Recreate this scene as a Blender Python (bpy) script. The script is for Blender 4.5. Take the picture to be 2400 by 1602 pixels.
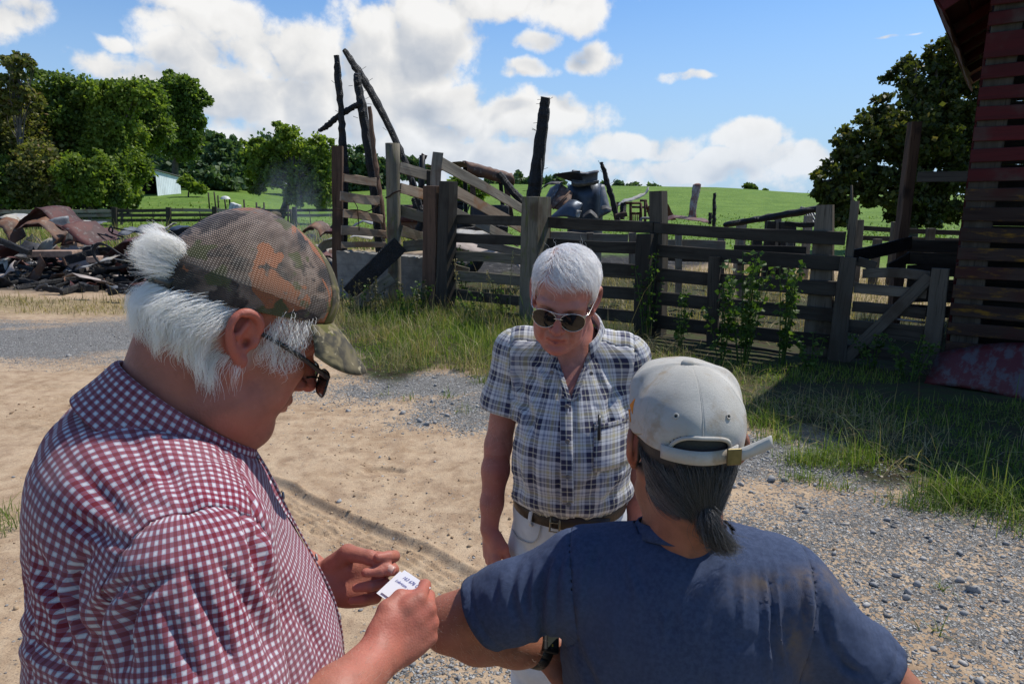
import bpy, math, random
import numpy as np
from mathutils import Vector, Matrix

for _o in list(bpy.data.objects):
    bpy.data.objects.remove(_o)
rng = np.random.default_rng(11)
random.seed(11)
R = math.radians
SC = bpy.context.scene
COL = SC.collection

# ------------------------------------------------------------------ camera
CAM_H, PITCH, FPX = 1.83, 11.7, 1600.0
SP, CP = math.sin(R(PITCH)), math.cos(R(PITCH))
cam_d = bpy.data.cameras.new('camera')
cam_d.sensor_width = 36.0
cam_d.lens = 24.0
cam_d.clip_start = 0.05
cam_d.clip_end = 3000
cam = bpy.data.objects.new('camera', cam_d)
COL.objects.link(cam)
cam.location = (0, 0, CAM_H)
cam.rotation_euler = (R(90 - PITCH), 0, 0)
SC.camera = cam

# ------------------------------------------------------------------ light
SUN = Vector((0.46, 0.30, 0.835)).normalized()          # towards the sun
SUN_EL = math.asin(SUN.z)
SUN_AZ = math.atan2(SUN.x, SUN.y)
sun_d = bpy.data.lights.new('sun', 'SUN')
sun_d.energy = 5.0
sun_d.angle = R(0.53)
sun_d.color = (1.0, 0.955, 0.88)
sun = bpy.data.objects.new('sun', sun_d)
COL.objects.link(sun)
sun.rotation_euler = SUN.to_track_quat('Z', 'Y').to_euler()
sun.location = (20, 10, 40)
SKY_STRENGTH = 0.074
SC.view_settings.view_transform = 'Standard'
SC.view_settings.look = 'None'
SC.view_settings.gamma = 1.0
SC.view_settings.use_curve_mapping = False
SC.view_settings.exposure = 0.0
SC.render.film_transparent = False
SC.cycles.max_bounces = 8
SC.cycles.diffuse_bounces = 3
SC.cycles.transparent_max_bounces = 8
SC.cycles.sample_clamp_indirect = 4.0
SC.cycles.use_denoising = True


# ------------------------------------------------------------------ placing
def ray(px, py):
    """direction (unit depth) through a pixel of the 2400 x 1602 photograph"""
    a, b = (px - 1200) / FPX, (py - 801) / FPX
    return np.array((a, CP - b * SP, -SP - b * CP))


def at(px, py, Y):
    d = ray(px, py)
    return np.array((0, 0, CAM_H)) + d * (Y / d[1])


def gnd(px, py, z=0.0):
    d = ray(px, py)
    return np.array((0, 0, CAM_H)) + d * ((z - CAM_H) / d[2])


def onplane(px, py, p0, n):
    d = ray(px, py)
    o = np.array((0, 0, CAM_H))
    return o + d * (np.dot(p0 - o, n) / np.dot(d, n))


def nrm(v):
    v = np.asarray(v, float)
    return v / (np.linalg.norm(v) + 1e-12)


def sstep(a, b, x):
    t = np.clip((np.asarray(x, float) - a) / (b - a), 0, 1)
    return t * t * (3 - 2 * t)


def _h(ix, iy, iz):
    n = (ix * 374761393 + iy * 668265263 + iz * 2147483647 + 1013) & 0xffffffff
    n = ((n ^ (n >> 13)) * 1274126177) & 0xffffffff
    n = n ^ (n >> 16)
    return (n & 0xffff) / 65535.0


def vnoise(P):
    """value noise 0..1 on (n,3)"""
    P = np.asarray(P, float)
    I = np.floor(P).astype(np.int64)
    f = P - I
    f = f * f * f * (f * (f * 6 - 15) + 10)
    x, y, z = I[:, 0], I[:, 1], I[:, 2]
    fx, fy, fz = f[:, 0], f[:, 1], f[:, 2]
    def L(a, b, t):
        return a + (b - a) * t
    c = [[[_h(x + i, y + j, z + k) for k in (0, 1)] for j in (0, 1)] for i in (0, 1)]
    return L(L(L(c[0][0][0], c[1][0][0], fx), L(c[0][1][0], c[1][1][0], fx), fy),
             L(L(c[0][0][1], c[1][0][1], fx), L(c[0][1][1], c[1][1][1], fx), fy), fz)


def fbm(P, oct=4):
    P = np.asarray(P, float)
    s, a, t = 0, 1, 0
    for i in range(oct):
        s = s + a * vnoise(P * (2 ** i) + 17.3 * i)
        t += a
        a *= 0.5
    return s / t


# ------------------------------------------------------------------ objects
def wloc(o):
    v = np.zeros(3)
    while o is not None:
        v += np.array(o.location)
        o = o.parent
    return v


def tag(o, label=None, cat=None, group=None, kind=None):
    if label: o['label'] = label
    if cat: o['category'] = cat
    if group: o['group'] = group
    if kind: o['kind'] = kind
    return o


def thing(name, label, cat, loc=(0, 0, 0), group=None):
    o = bpy.data.objects.new(name, None)
    o.empty_display_size = 0.1
    COL.objects.link(o)
    o.location = tuple(float(v) for v in loc)
    return tag(o, label, cat, group)


def obj(name, V, Fc, mat, parent=None, smooth=False, uv=None, attrs=None, loc=None):
    """one mesh object from world-space verts; faces: array or list"""
    V = np.asarray(V, float)
    me = bpy.data.meshes.new(name)
    base = wloc(parent) if parent is not None else (np.zeros(3) if loc is None else np.asarray(loc, float))
    V = V - base
    if isinstance(Fc, np.ndarray):
        k = Fc.shape[1]
        me.vertices.add(len(V))
        me.vertices.foreach_set('co', V.astype(np.float32).ravel())
        me.loops.add(Fc.size)
        me.loops.foreach_set('vertex_index', Fc.astype(np.int32).ravel())
        me.polygons.add(len(Fc))
        me.polygons.foreach_set('loop_start', np.arange(0, Fc.size, k, dtype=np.int32))
        me.update(calc_edges=True)
    else:
        me.from_pydata([tuple(v) for v in V], [], [tuple(int(i) for i in f) for f in Fc])
        me.update()
    if smooth:
        me.polygons.foreach_set('use_smooth', np.ones(len(me.polygons), bool))
    if uv is not None:
        li = np.zeros(len(me.loops), np.int32)
        me.loops.foreach_get('vertex_index', li)
        lay = me.uv_layers.new(name='uv')
        lay.data.foreach_set('uv', np.asarray(uv, np.float32)[li].ravel())
    if attrs:
        for k, a in attrs.items():
            a = np.asarray(a, np.float32)
            if a.ndim == 1:
                A = me.attributes.new(k, 'FLOAT', 'POINT')
                A.data.foreach_set('value', a)
            else:
                A = me.attributes.new(k, 'FLOAT_VECTOR', 'POINT')
                A.data.foreach_set('vector', a.ravel())
    if mat is not None:
        me.materials.append(mat)
    o = bpy.data.objects.new(name, me)
    COL.objects.link(o)
    if parent is not None:
        o.parent = parent
    elif loc is not None:
        o.location = tuple(float(v) for v in loc)
    return o


def solidify(o, t, off=0.0):
    m = o.modifiers.new('solid', 'SOLIDIFY')
    m.thickness = t
    m.offset = off
    return o


def copy_tree(o, parent=None):
    c = o.copy()
    COL.objects.link(c)
    if parent is not None:
        c.parent = parent
    for ch in [x for x in bpy.data.objects if x.parent == o]:
        copy_tree(ch, c)
    return c


class MB:
    """collects shapes into one mesh"""
    def __init__(s):
        s.V, s.F, s.U, s.n = [], [], [], 0

    def add(s, V, Fc, U=None):
        V = np.asarray(V, float)
        s.V.append(V)
        s.F += [tuple(int(i) + s.n for i in f) for f in Fc]
        s.U.append(np.zeros((len(V), 2)) if U is None else np.asarray(U, float))
        s.n += len(V)
        return s

    def build(s, name, mat, parent=None, smooth=False, **k):
        return obj(name, np.vstack(s.V), s.F, mat, parent, smooth, uv=np.vstack(s.U), **k)


def frames(P):
    """tangent, normal, binormal by parallel transport"""
    P = np.asarray(P, float)
    T = np.gradient(P, axis=0)
    T /= np.linalg.norm(T, axis=1)[:, None] + 1e-12
    n = np.cross(T[0], (0, 0, 1.0))
    if np.linalg.norm(n) < 0.1:
        n = np.cross(T[0], (0, 1.0, 0))
    n = nrm(n)
    N, B = [], []
    for t in T:
        n = nrm(n - t * np.dot(n, t))
        N.append(n)
        B.append(np.cross(t, n))
    return T, np.array(N), np.array(B)


def g_tube(P, rad, n=8, cap=True, sq=1.0):
    """tube geometry along P with radii; returns V,F,U"""
    P = np.asarray(P, float)
    rad = np.broadcast_to(np.asarray(rad, float), (len(P),))
    T, N, B = frames(P)
    a = np.linspace(0, 2 * math.pi, n, endpoint=False)
    V = (P[:, None] + rad[:, None, None] * (np.cos(a)[None, :, None] * N[:, None] + sq * np.sin(a)[None, :, None] * B[:, None])).reshape(-1, 3)
    L = np.concatenate([[0], np.cumsum(np.linalg.norm(np.diff(P, axis=0), axis=1))])
    U = np.stack([np.repeat(L, n), np.tile(a / (2 * math.pi) * 2 * math.pi * max(rad), len(P))], 1)
    Fc = []
    for i in range(len(P) - 1):
        for j in range(n):
            k = (j + 1) % n
            Fc.append((i * n + j, i * n + k, (i + 1) * n + k, (i + 1) * n + j))
    if cap:
        Fc.append(tuple(range(n))[::-1])
        Fc.append(tuple(range((len(P) - 1) * n, len(P) * n)))
    return V, Fc, U


def spline(P, m=8):
    """Catmull-Rom through points"""
    P = np.asarray(P, float)
    Q = np.vstack([2 * P[0] - P[1], P, 2 * P[-1] - P[-2]])
    out = []
    for i in range(1, len(Q) - 2):
        for t in np.linspace(0, 1, m, endpoint=False):
            a, b, c, d = Q[i - 1], Q[i], Q[i + 1], Q[i + 2]
            out.append(0.5 * (2 * b + (c - a) * t + (2 * a - 5 * b + 4 * c - d) * t * t + (3 * b - a - 3 * c + d) * t ** 3))
    out.append(P[-1])
    return np.array(out)


def tube(name, P, rad, mat, parent=None, n=8, sm=True, m=0, **k):
    if m:
        r = np.asarray(rad, float)
        P0 = np.asarray(P, float)
        if r.ndim:
            rr = np.interp(np.linspace(0, len(P0) - 1, (len(P0) - 1) * m + 1), range(len(P0)), r)
        else:
            rr = r
        P = spline(P0, m)
        rad = rr
    V, Fc, U = g_tube(P, rad, n)
    return obj(name, V, Fc, mat, parent, sm, uv=U, **k)


def g_board(a, b, w, th, up=(0, 0, 1), seg=5, warp=0.006, ch=0.006, w2=None, rough=0.0):
    """a plank from a to b: w across (towards up), th thick; eight-sided section with chamfers"""
    a, b = np.asarray(a, float), np.asarray(b, float)
    t = nrm(b - a)
    u = np.asarray(up, float)
    u = nrm(u - t * np.dot(u, t))
    n = np.cross(t, u)
    w2 = w if w2 is None else w2
    V, U = [], []
    L = np.linalg.norm(b - a)
    off = rng.random() * 20
    bow = rng.normal(0, warp, 2)
    for i in range(seg + 1):
        s = i / seg
        ww = (w + (w2 - w) * s) / 2
        c = a + (b - a) * s + (u * bow[0] + n * bow[1]) * math.sin(math.pi * s) * 2
        h = th / 2
        k = min(ch, h * 0.6, ww * 0.6)
        ring = [(-ww + k, -h), (ww - k, -h), (ww, -h + k), (ww, h - k), (ww - k, h), (-ww + k, h), (-ww, h - k), (-ww, -h + k)]
        jit = rng.normal(0, rough, (8, 2)) if rough else np.zeros((8, 2))
        dj = rng.normal(0, rough) if rough else 0
        per = 0
        for q, (x, y) in enumerate(ring):
            V.append(c + u * (x + jit[q, 0]) + n * (y + jit[q, 1]))
            U.append((off + s * L, off * .37 + (x + ww) + (0.5 if y > 0 else 0)))
    Fc = []
    for i in range(seg):
        for j in range(8):
            k = (j + 1) % 8
            Fc.append((i * 8 + j, i * 8 + k, i * 8 + 8 + k, i * 8 + 8 + j))
    Fc.append(tuple(range(8))[::-1])
    Fc.append(tuple(range(seg * 8, seg * 8 + 8)))
    return np.array(V), Fc, np.array(U)


def board(name, a, b, w, th, mat, parent=None, **k):
    lab = {q: k.pop(q) for q in ('loc',) if q in k}
    V, Fc, U = g_board(a, b, w, th, **k)
    return obj(name, V, Fc, mat, parent, False, uv=U, **lab)


def g_box(c, half, ax=None, ch=0.0):
    """box geometry; ax = 3 axes as rows"""
    c = np.asarray(c, float)
    A = np.eye(3) if ax is None else np.asarray(ax, float)
    V = []
    for sx in (-1, 1):
        for sy in (-1, 1):
            for sz in (-1, 1):
                V.append(c + A[0] * sx * half[0] + A[1] * sy * half[1] + A[2] * sz * half[2])
    Fc = [(0, 1, 3, 2), (4, 6, 7, 5), (0, 4, 5, 1), (2, 3, 7, 6), (0, 2, 6, 4), (1, 5, 7, 3)]
    U = [((v - c) @ A[0] + (v - c) @ A[1], (v - c) @ A[2]) for v in V]
    return np.array(V), Fc, np.array(U)


def box(name, c, half, mat, parent=None, ax=None, bevel=0.0, **k):
    V, Fc, U = g_box(c, half, ax)
    o = obj(name, V, Fc, mat, parent, False, uv=U, **k)
    if bevel:
        m = o.modifiers.new('bevel', 'BEVEL')
        m.width = bevel
        m.segments = 2
    return o


def g_grid(P):
    """P (nu,nv,3) -> V,F,UV"""
    nu, nv = P.shape[:2]
    i = np.arange(nu * nv).reshape(nu, nv)
    Fc = np.stack([i[:-1, :-1], i[1:, :-1], i[1:, 1:], i[:-1, 1:]], -1).reshape(-1, 4)
    return P.reshape(-1, 3), Fc


# ------------------------------------------------------------------ materials
class NT:
    def __init__(s, tree):
        s.t = tree
        s.n = tree.nodes
        s.l = tree.links

    def new(s, typ, **k):
        n = s.n.new(typ)
        for a, v in k.items():
            setattr(n, a, v)
        return n

    def put(s, sock, v):
        if v is None:
            return
        if isinstance(v, bpy.types.NodeSocket):
            s.l.new(v, sock)
        else:
            if sock.type == 'RGBA' and hasattr(v, '__len__') and len(v) == 3:
                v = (*v, 1)
            sock.default_value = v

    def math(s, op, a, b=None, c=None, clamp=False):
        n = s.new('ShaderNodeMath', operation=op, use_clamp=clamp)
        for i, v in enumerate((a, b, c)):
            s.put(n.inputs[i], v)
        return n.outputs[0]

    def vm(s, op, a, b=None, scale=None):
        n = s.new('ShaderNodeVectorMath', operation=op)
        s.put(n.inputs[0], a)
        if b is not None:
            s.put(n.inputs[1], b)
        if scale is not None:
            s.put(n.inputs['Scale'], scale)
        return n.outputs['Value'] if op in ('LENGTH', 'DOT_PRODUCT', 'DISTANCE') else n.outputs[0]

    def coord(s, what='Object'):
        return s.new('ShaderNodeTexCoord').outputs[what]

    def attr(s, name, out='Fac'):
        return s.new('ShaderNodeAttribute', attribute_name=name).outputs[out]

    def mapping(s, v, scale=(1, 1, 1), loc=(0, 0, 0), rot=(0, 0, 0)):
        n = s.new('ShaderNodeMapping')
        s.put(n.inputs['Vector'], v)
        n.inputs['Scale'].default_value = scale
        n.inputs['Location'].default_value = loc
        n.inputs['Rotation'].default_value = rot
        return n.outputs[0]

    def noise(s, v, scale=5, detail=4, rough=0.55, dist=0.0, out=0, lac=2.0):
        n = s.new('ShaderNodeTexNoise')
        if v is not None:
            s.put(n.inputs['Vector'], v)
        s.put(n.inputs['Scale'], scale)
        n.inputs['Detail'].default_value = detail
        n.inputs['Roughness'].default_value = rough
        n.inputs['Lacunarity'].default_value = lac
        n.inputs['Distortion'].default_value = dist
        return n.outputs[out]

    def voro(s, v, scale=5, feature='F1', out='Distance', rnd=1.0, detail=0.0):
        n = s.new('ShaderNodeTexVoronoi', feature=feature)
        if v is not None:
            s.put(n.inputs['Vector'], v)
        n.inputs['Scale'].default_value = scale
        n.inputs['Randomness'].default_value = rnd
        if detail:
            n.inputs['Detail'].default_value = detail
        return n.outputs[out]

    def ramp(s, f, stops, interp='LINEAR'):
        n = s.new('ShaderNodeValToRGB')
        n.color_ramp.interpolation = interp
        e = n.color_ramp.elements
        while len(e) < len(stops):
            e.new(0.5)
        for i, (p, c) in enumerate(stops):
            e[i].position = p
            if not hasattr(c, '__len__'):
                c = (c, c, c)
            e[i].color = (*c, 1) if len(c) == 3 else c
        s.put(n.inputs[0], f)
        return n.outputs[0]

    def step(s, f, a, b, lo=0.0, hi=1.0):
        n = s.new('ShaderNodeMapRange', interpolation_type='SMOOTHSTEP')
        s.put(n.inputs[0], f)
        s.put(n.inputs[1], a)
        s.put(n.inputs[2], b)
        s.put(n.inputs[3], lo)
        s.put(n.inputs[4], hi)
        return n.outputs[0]

    def mix(s, f, a, b, mode='MIX'):
        n = s.new('ShaderNodeMix', data_type='RGBA', blend_type=mode)
        n.clamp_factor = True
        s.put(n.inputs[0], f)
        s.put(n.inputs[6], a)
        s.put(n.inputs[7], b)
        return n.outputs[2]

    def sep(s, v):
        return s.new('ShaderNodeSeparateXYZ').outputs if s.put((n := s.n[-1]).inputs[0], v) is None else None

    def comb(s, x=0.0, y=0.0, z=0.0):
        n = s.new('ShaderNodeCombineXYZ')
        for i, v in enumerate((x, y, z)):
            s.put(n.inputs[i], v)
        return n.outputs[0]

    def bump(s, h, strength=0.5, dist=0.01, normal=None):
        n = s.new('ShaderNodeBump')
        n.inputs['Strength'].default_value = strength
        n.inputs['Distance'].default_value = dist
        s.put(n.inputs['Height'], h)
        if normal is not None:
            s.put(n.inputs['Normal'], normal)
        return n.outputs[0]

    def island(s):
        return s.new('ShaderNodeNewGeometry').outputs['Random Per Island']

    def objrand(s):
        return s.new('ShaderNodeObjectInfo').outputs['Random']


def sepxyz(N, v):
    n = N.new('ShaderNodeSeparateXYZ')
    N.put(n.inputs[0], v)
    return n.outputs


NT.sep = lambda s, v: sepxyz(s, v)


def material(name):
    m = bpy.data.materials.new(name)
    m.use_nodes = True
    m.node_tree.nodes.clear()
    N = NT(m.node_tree)
    out = N.new('ShaderNodeOutputMaterial')
    bs = N.new('ShaderNodeBsdfPrincipled')
    N.l.new(bs.outputs[0], out.inputs[0])
    N.bs, N.out = bs, out
    def fin(color=None, rough=None, normal=None, metal=None, spec=None, sss=None, alpha=None):
        N.put(bs.inputs['Base Color'], color)
        N.put(bs.inputs['Roughness'], rough)
        if normal is not None: N.put(bs.inputs['Normal'], normal)
        N.put(bs.inputs['Metallic'], metal)
        N.put(bs.inputs['Specular IOR Level'], spec)
        N.put(bs.inputs['Alpha'], alpha)
        if sss:
            bs.inputs['Subsurface Weight'].default_value = sss[0]
            bs.inputs['Subsurface Radius'].default_value = sss[1]
            bs.inputs['Subsurface Scale'].default_value = sss[2]
        return m
    N.fin = fin
    return m, N


def plain(name, c, rough=0.6, metal=0.0, var=0.15, scale=8, bump=0.0, bscale=30, spec=0.4):
    m, N = material(name)
    v = N.coord('Object')
    n = N.noise(v, scale, 5)
    col = N.mix(N.step(n, 0.3, 0.7), tuple(x * (1 - var) for x in c), tuple(min(1, x * (1 + var)) for x in c))
    nb = N.bump(N.noise(v, bscale, 4), bump, 0.01) if bump else None
    return N.fin(col, rough, nb, metal, spec)


M = {}


def wood(name, c1, c2, c3=None, moss=None, dark=0.4, rough=0.85, bump=0.5):
    """weathered timber, grain along the u of the plank's own uv"""
    m, N = material(name)
    uv = N.coord('UV')
    r = N.objrand()
    v = N.vm('ADD', uv, N.vm('SCALE', (13.1, 7.7, 0), scale=r))
    g = N.noise(N.mapping(v, (2.2, 60, 1)), 1, 5, 0.6, 0.4)
    g2 = N.noise(N.mapping(v, (0.8, 9, 1)), 1, 4, 0.5, 0.8)
    col = N.mix(N.step(g2, 0.3, 0.7), c1, c2)
    col = N.mix(N.step(g, 0.52, 0.72), col, tuple(x * dark for x in c1))
    tint = N.mix(r, (0.72, 0.72, 0.72), (1.25, 1.22, 1.18))
    col = N.mix(1.0, col, tint, 'MULTIPLY')
    if c3 is not None:
        col = N.mix(N.step(N.noise(v, 2.3, 4), 0.5, 0.72), col, c3)
    if moss is not None:
        col = N.mix(N.step(N.noise(N.mapping(v, (3, 9, 1)), 1.2, 6, 0.65), 0.52, 0.70), col, moss)
    # nail stains
    return N.fin(col, rough, N.bump(g, bump, 0.004), spec=0.25)


M['wood_grey'] = wood('weathered grey wood', (0.175, 0.152, 0.122), (0.27, 0.24, 0.195), (0.15, 0.10, 0.07))
M['wood_dark'] = wood('dark weathered wood', (0.036, 0.030, 0.024), (0.064, 0.056, 0.045), (0.028, 0.021, 0.016))
M['wood_shade'] = wood('shade darkened grey wood', (0.085, 0.073, 0.058), (0.135, 0.118, 0.095), (0.06, 0.045, 0.032))  # grey wood with shade put into its colour, for fence, gate and posts
M['wood_moss'] = wood('mossy weathered wood', (0.105, 0.093, 0.07), (0.17, 0.15, 0.115), (0.09, 0.065, 0.042), (0.11, 0.115, 0.038))
M['wood_brown'] = wood('scorched brown wood', (0.085, 0.05, 0.034), (0.15, 0.092, 0.062), (0.05, 0.034, 0.026))
M['wood_warm'] = wood('warm weathered wood', (0.25, 0.18, 0.125), (0.36, 0.29, 0.22), (0.26, 0.12, 0.05))
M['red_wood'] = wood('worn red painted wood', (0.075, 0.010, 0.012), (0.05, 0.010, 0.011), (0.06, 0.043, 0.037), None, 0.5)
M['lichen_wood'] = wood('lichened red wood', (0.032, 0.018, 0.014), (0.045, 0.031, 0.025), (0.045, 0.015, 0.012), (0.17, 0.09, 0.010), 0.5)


def charred(name):
    m, N = material(name)
    uv = N.coord('Object')
    a = N.voro(N.mapping(uv, (1, 1, 1)), 26, 'DISTANCE_TO_EDGE')
    n = N.noise(uv, 9, 6, 0.6)
    col = N.mix(N.step(n, 0.35, 0.75), (0.010, 0.009, 0.009), (0.035, 0.032, 0.030))
    h = N.math('ADD', N.step(a, 0.0, 0.12), N.math('MULTIPLY', n, 0.8))
    return N.fin(col, N.step(n, 0.3, 0.7, 0.5, 0.85), N.bump(h, 0.9, 0.012), spec=0.4)


M['char'] = charred('charred timber')
# ------------------------------------------------------------------ sky
def make_world():
    w = bpy.data.worlds.new('World')
    SC.world = w
    w.use_nodes = True
    w.node_tree.nodes.clear()
    N = NT(w.node_tree)
    out = N.new('ShaderNodeOutputWorld')
    bg = N.new('ShaderNodeBackground')
    N.l.new(bg.outputs[0], out.inputs[0])
    sky = N.new('ShaderNodeTexSky', sky_type='NISHITA')
    sky.sun_disc = False
    sky.sun_elevation = SUN_EL
    sky.sun_rotation = SUN_AZ
    sky.altitude = 300
    sky.air_density = 1.0
    sky.dust_density = 0.6
    sky.ozone_density = 1.6
    d = N.vm('NORMALIZE', N.coord('Generated'))
    x, y, z = N.sep(d)
    az = N.math('MULTIPLY', N.math('ARCTAN2', x, y), 57.2958)
    el = N.math('MULTIPLY', N.math('ARCSINE', z), 57.2958)
    ae = N.comb(az, el, 0.0)
    # cloud banks: azimuth, elevation, half widths (degrees), weight
    banks = []
    def pix(px, py, rx, ry, wt=1.0):
        q = ray(px, py)
        a0 = math.degrees(math.atan2(q[0], q[1]))
        e0 = math.degrees(math.atan2(q[2], math.hypot(q[0], q[1])))
        k = math.degrees(1 / 1600.0)
        banks.append((a0, e0, rx * k * math.cos(math.radians(a0)) ** 1.2, ry * k * math.cos(math.radians(a0)), wt))
    # the cumulus bank over the chute
    pix(20, 40, 105, 62)
    pix(480, 40, 190, 70)
    pix(700, 120, 230, 90)
    pix(440, 110, 130, 60)
    pix(420, 175, 260, 52)
    pix(660, 230, 330, 100)
    pix(980, 60, 210, 120)
    pix(1150, 10, 240, 60)
    pix(1320, 30, 130, 62)
    pix(960, 150, 150, 100)
    pix(780, 160, 130, 110)
    pix(1000, 275, 330, 95)
    pix(1240, 285, 210, 70)
    pix(760, 340, 420, 90)
    pix(1080, 370, 380, 70)
    pix(1380, 145, 78, 48)
    pix(1215, 168, 90, 28, 0.85)
    pix(1250, 105, 60, 30, 0.8)
    pix(1610, 188, 75, 16, 0.72)
    pix(1500, 345, 150, 45, 0.95)
    pix(1760, 335, 110, 50)
    pix(1880, 375, 130, 50)
    pix(1640, 400, 330, 44, 0.9)
    pix(2080, 90, 60, 8, 0.7)
    pix(1300, 425, 900, 40, 0.62)
    pix(900, 415, 500, 50, 0.9)
    pix(250, 95, 60, 20, 0.6)
    warp = N.vm('SUBTRACT', N.noise(d, 8, 3, 0.6, out=1), (0.5, 0.5, 0.5))
    p = N.vm('ADD', ae, N.vm('MULTIPLY', warp, (4.5, 4.0, 0)))
    def banks_at(p):
        f0 = None
        for a0, e0, rx, ry, wt in banks:
            q = N.vm('MULTIPLY', N.vm('SUBTRACT', p, (a0, e0, 0)), (1 / rx, 1 / ry, 0))
            f = N.step(N.vm('LENGTH', q), 1.3, 0.3, 0.0, wt)
            f0 = f if f0 is None else N.math('MAXIMUM', f0, f)
        return f0
    # unseen sky: broken cumulus, cover thinned so less sky light fills the shade
    far = N.step(N.math('ABSOLUTE', az), 40, 52)
    high = N.step(el, 24, 33)
    other = N.math('MAXIMUM', far, high)
    gen = N.step(N.noise(N.mapping(d, (1, 1, 2.2)), 2.4, 2, 0.5), 0.54, 0.78)
    gen = N.math('MULTIPLY', gen, other)
    field = N.math('MAXIMUM', banks_at(p), gen)
    above = N.math('MAXIMUM', banks_at(N.vm('ADD', p, (1.0, 3.0, 0))), gen)
    def detail(off, o):
        n = N.new('ShaderNodeTexNoise', noise_type='RIDGED_MULTIFRACTAL')
        N.put(n.inputs['Vector'], N.vm('ADD', d, off))
        n.inputs['Scale'].default_value = 11
        n.inputs['Detail'].default_value = o
        n.inputs['Roughness'].default_value = 0.55
        n.inputs['Offset'].default_value = 1.0
        n.inputs['Gain'].default_value = 1.0
        return N.math('SUBTRACT', 0.5, n.outputs[0])
    d0 = detail((0, 0, 0), 7)
    d1 = detail((SUN.x * .022, SUN.y * .022, SUN.z * .026), 4)
    fine = N.math('SUBTRACT', N.noise(d, 30, 6, 0.62), 0.5)
    dens = N.math('ADD', field, N.math('ADD', N.math('MULTIPLY', d0, 0.30), N.math('MULTIPLY', fine, 1.15)))
    mask = N.step(dens, 0.20, 0.70)
    mask = N.math('MULTIPLY', mask, N.step(el, -1.0, 1.0))
    # sunlit heads, grey bases where more cloud stands above
    lit = N.math('SUBTRACT', d0, d1)
    thick = N.math('MULTIPLY', N.step(above, 0.35, 1.0), N.step(dens, 0.3, 0.9))
    br = N.math('ADD', N.math('SUBTRACT', 1.0, N.math('MULTIPLY', thick, 0.16)), N.math('ADD', N.math('MULTIPLY', lit, 0.16), N.math('MULTIPLY', fine, 0.22)))
    br = N.math('MAXIMUM', N.math('MINIMUM', br, 1.06), 0.60)
    cloud = N.mix(N.step(br, 0.62, 1.0), (0.66, 0.76, 0.92), (1.0, 0.995, 0.985))
    cloud = N.vm('SCALE', cloud, scale=N.math('MULTIPLY', br, 11.8))
    cloud = N.mix(N.step(el, 9.0, 0.5, 0.0, 0.45), cloud, (8.2, 9.9, 12.2))
    blue = N.mix(1.0, sky.outputs[0], (0.66, 0.98, 1.30), 'MULTIPLY')
    blue = N.vm('SCALE', blue, scale=1.56)
    hz = N.step(el, 20, 0.5, 0.0, 0.80)
    blue = N.mix(hz, blue, (6.0, 8.3, 11.2))
    col = N.mix(mask, blue, cloud)
    N.put(bg.inputs[0], col)
    bg.inputs[1].default_value = SKY_STRENGTH
    w.cycles.sampling_method = 'MANUAL'
    w.cycles.sample_map_resolution = 512
    return w


make_world()
# ------------------------------------------------------------------ terrain
def hz(x, y):
    x, y = np.asarray(x, float), np.asarray(y, float)
    s = x / np.maximum(y, 1.0)
    A = np.interp(s, [-1.2, -0.7, -0.42, -0.2, 0.0, 0.2, 0.30, 0.42, 0.6, 1.2],
                  [4.6, 4.6, 4.4, 4.6, 4.9, 4.8, 4.5, 3.6, 3.2, 3.0])
    z = A * sstep(36, 150, y)
    z = z + 1.6 * sstep(34, 70, y) * sstep(-0.28, -0.45, s)
    z = z + sstep(150, 420, y) * np.interp(s, [-1, 0.1, 0.3, 0.45, 1], [3, -4.5, -4, -1.5, -1])
    n = np.stack([x * 0.02, y * 0.02, 0 * x], -1).reshape(-1, 3)
    w = (fbm(n, 3).reshape(x.shape) - 0.5) * 1.2 * sstep(30, 90, y)
    return z + w


# polygons of ground cover in metres (through the photograph's outline of each patch)
def gp(*pts):
    return np.array([gnd(a, b)[:2] for a, b in pts])


def pdist(X, Y, poly):
    """signed distance to a polygon, negative inside"""
    P = np.stack([X.ravel(), Y.ravel()], 1)
    d = np.full(len(P), 1e9)
    ins = np.zeros(len(P), bool)
    n = len(poly)
    for i in range(n):
        a, b = poly[i], poly[(i + 1) % n]
        e = b - a
        w = P - a
        t = np.clip((w @ e) / (e @ e + 1e-12), 0, 1)
        q = w - t[:, None] * e
        d = np.minimum(d, (q * q).sum(1))
        c = ((a[1] > P[:, 1]) != (b[1] > P[:, 1]))
        with np.errstate(divide='ignore', invalid='ignore'):
            xi = (b[0] - a[0]) * (P[:, 1] - a[1]) / (b[1] - a[1]) + a[0]
        ins ^= c & (P[:, 0] < xi)
    d = np.sqrt(d)
    return np.where(ins, -d, d).reshape(X.shape)


GRASS_FRONT = gp((770, 760), (830, 870), (930, 885), (1050, 872), (1160, 900), (1330, 930), (1480, 935), (1740, 985),
                 (1830, 1000), (2000, 1070), (2080, 1125), (2200, 1150), (2400, 1230), (2700, 1300), (3000, 1000), (2600, 800), (1900, 690), (1300, 640), (1000, 640), (760, 660))
STRAW = np.array([[-6.5, 12.6], [-12, 13.5], [-16, 14.0], [-14.5, 11.6], [-10, 11.1], [-5.5, 11.0], [-2.4, 10.9], [-1.5, 11.8], [-1.8, 13.0]])
ASH = np.array([[-4.0, 13.2], [-8, 13.8], [-14, 14.2], [-22, 14.5], [-26, 24], [-18, 26], [-8, 25], [-2, 24], [4, 25], [7, 22], [3, 15.5], [-1, 14.2]])
YARD = np.array([[-1.6, 12.3], [3.9, 8.2], [7.5, 9.5], [9.5, 15], [7, 20], [1, 15], [-1.4, 14]])


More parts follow.
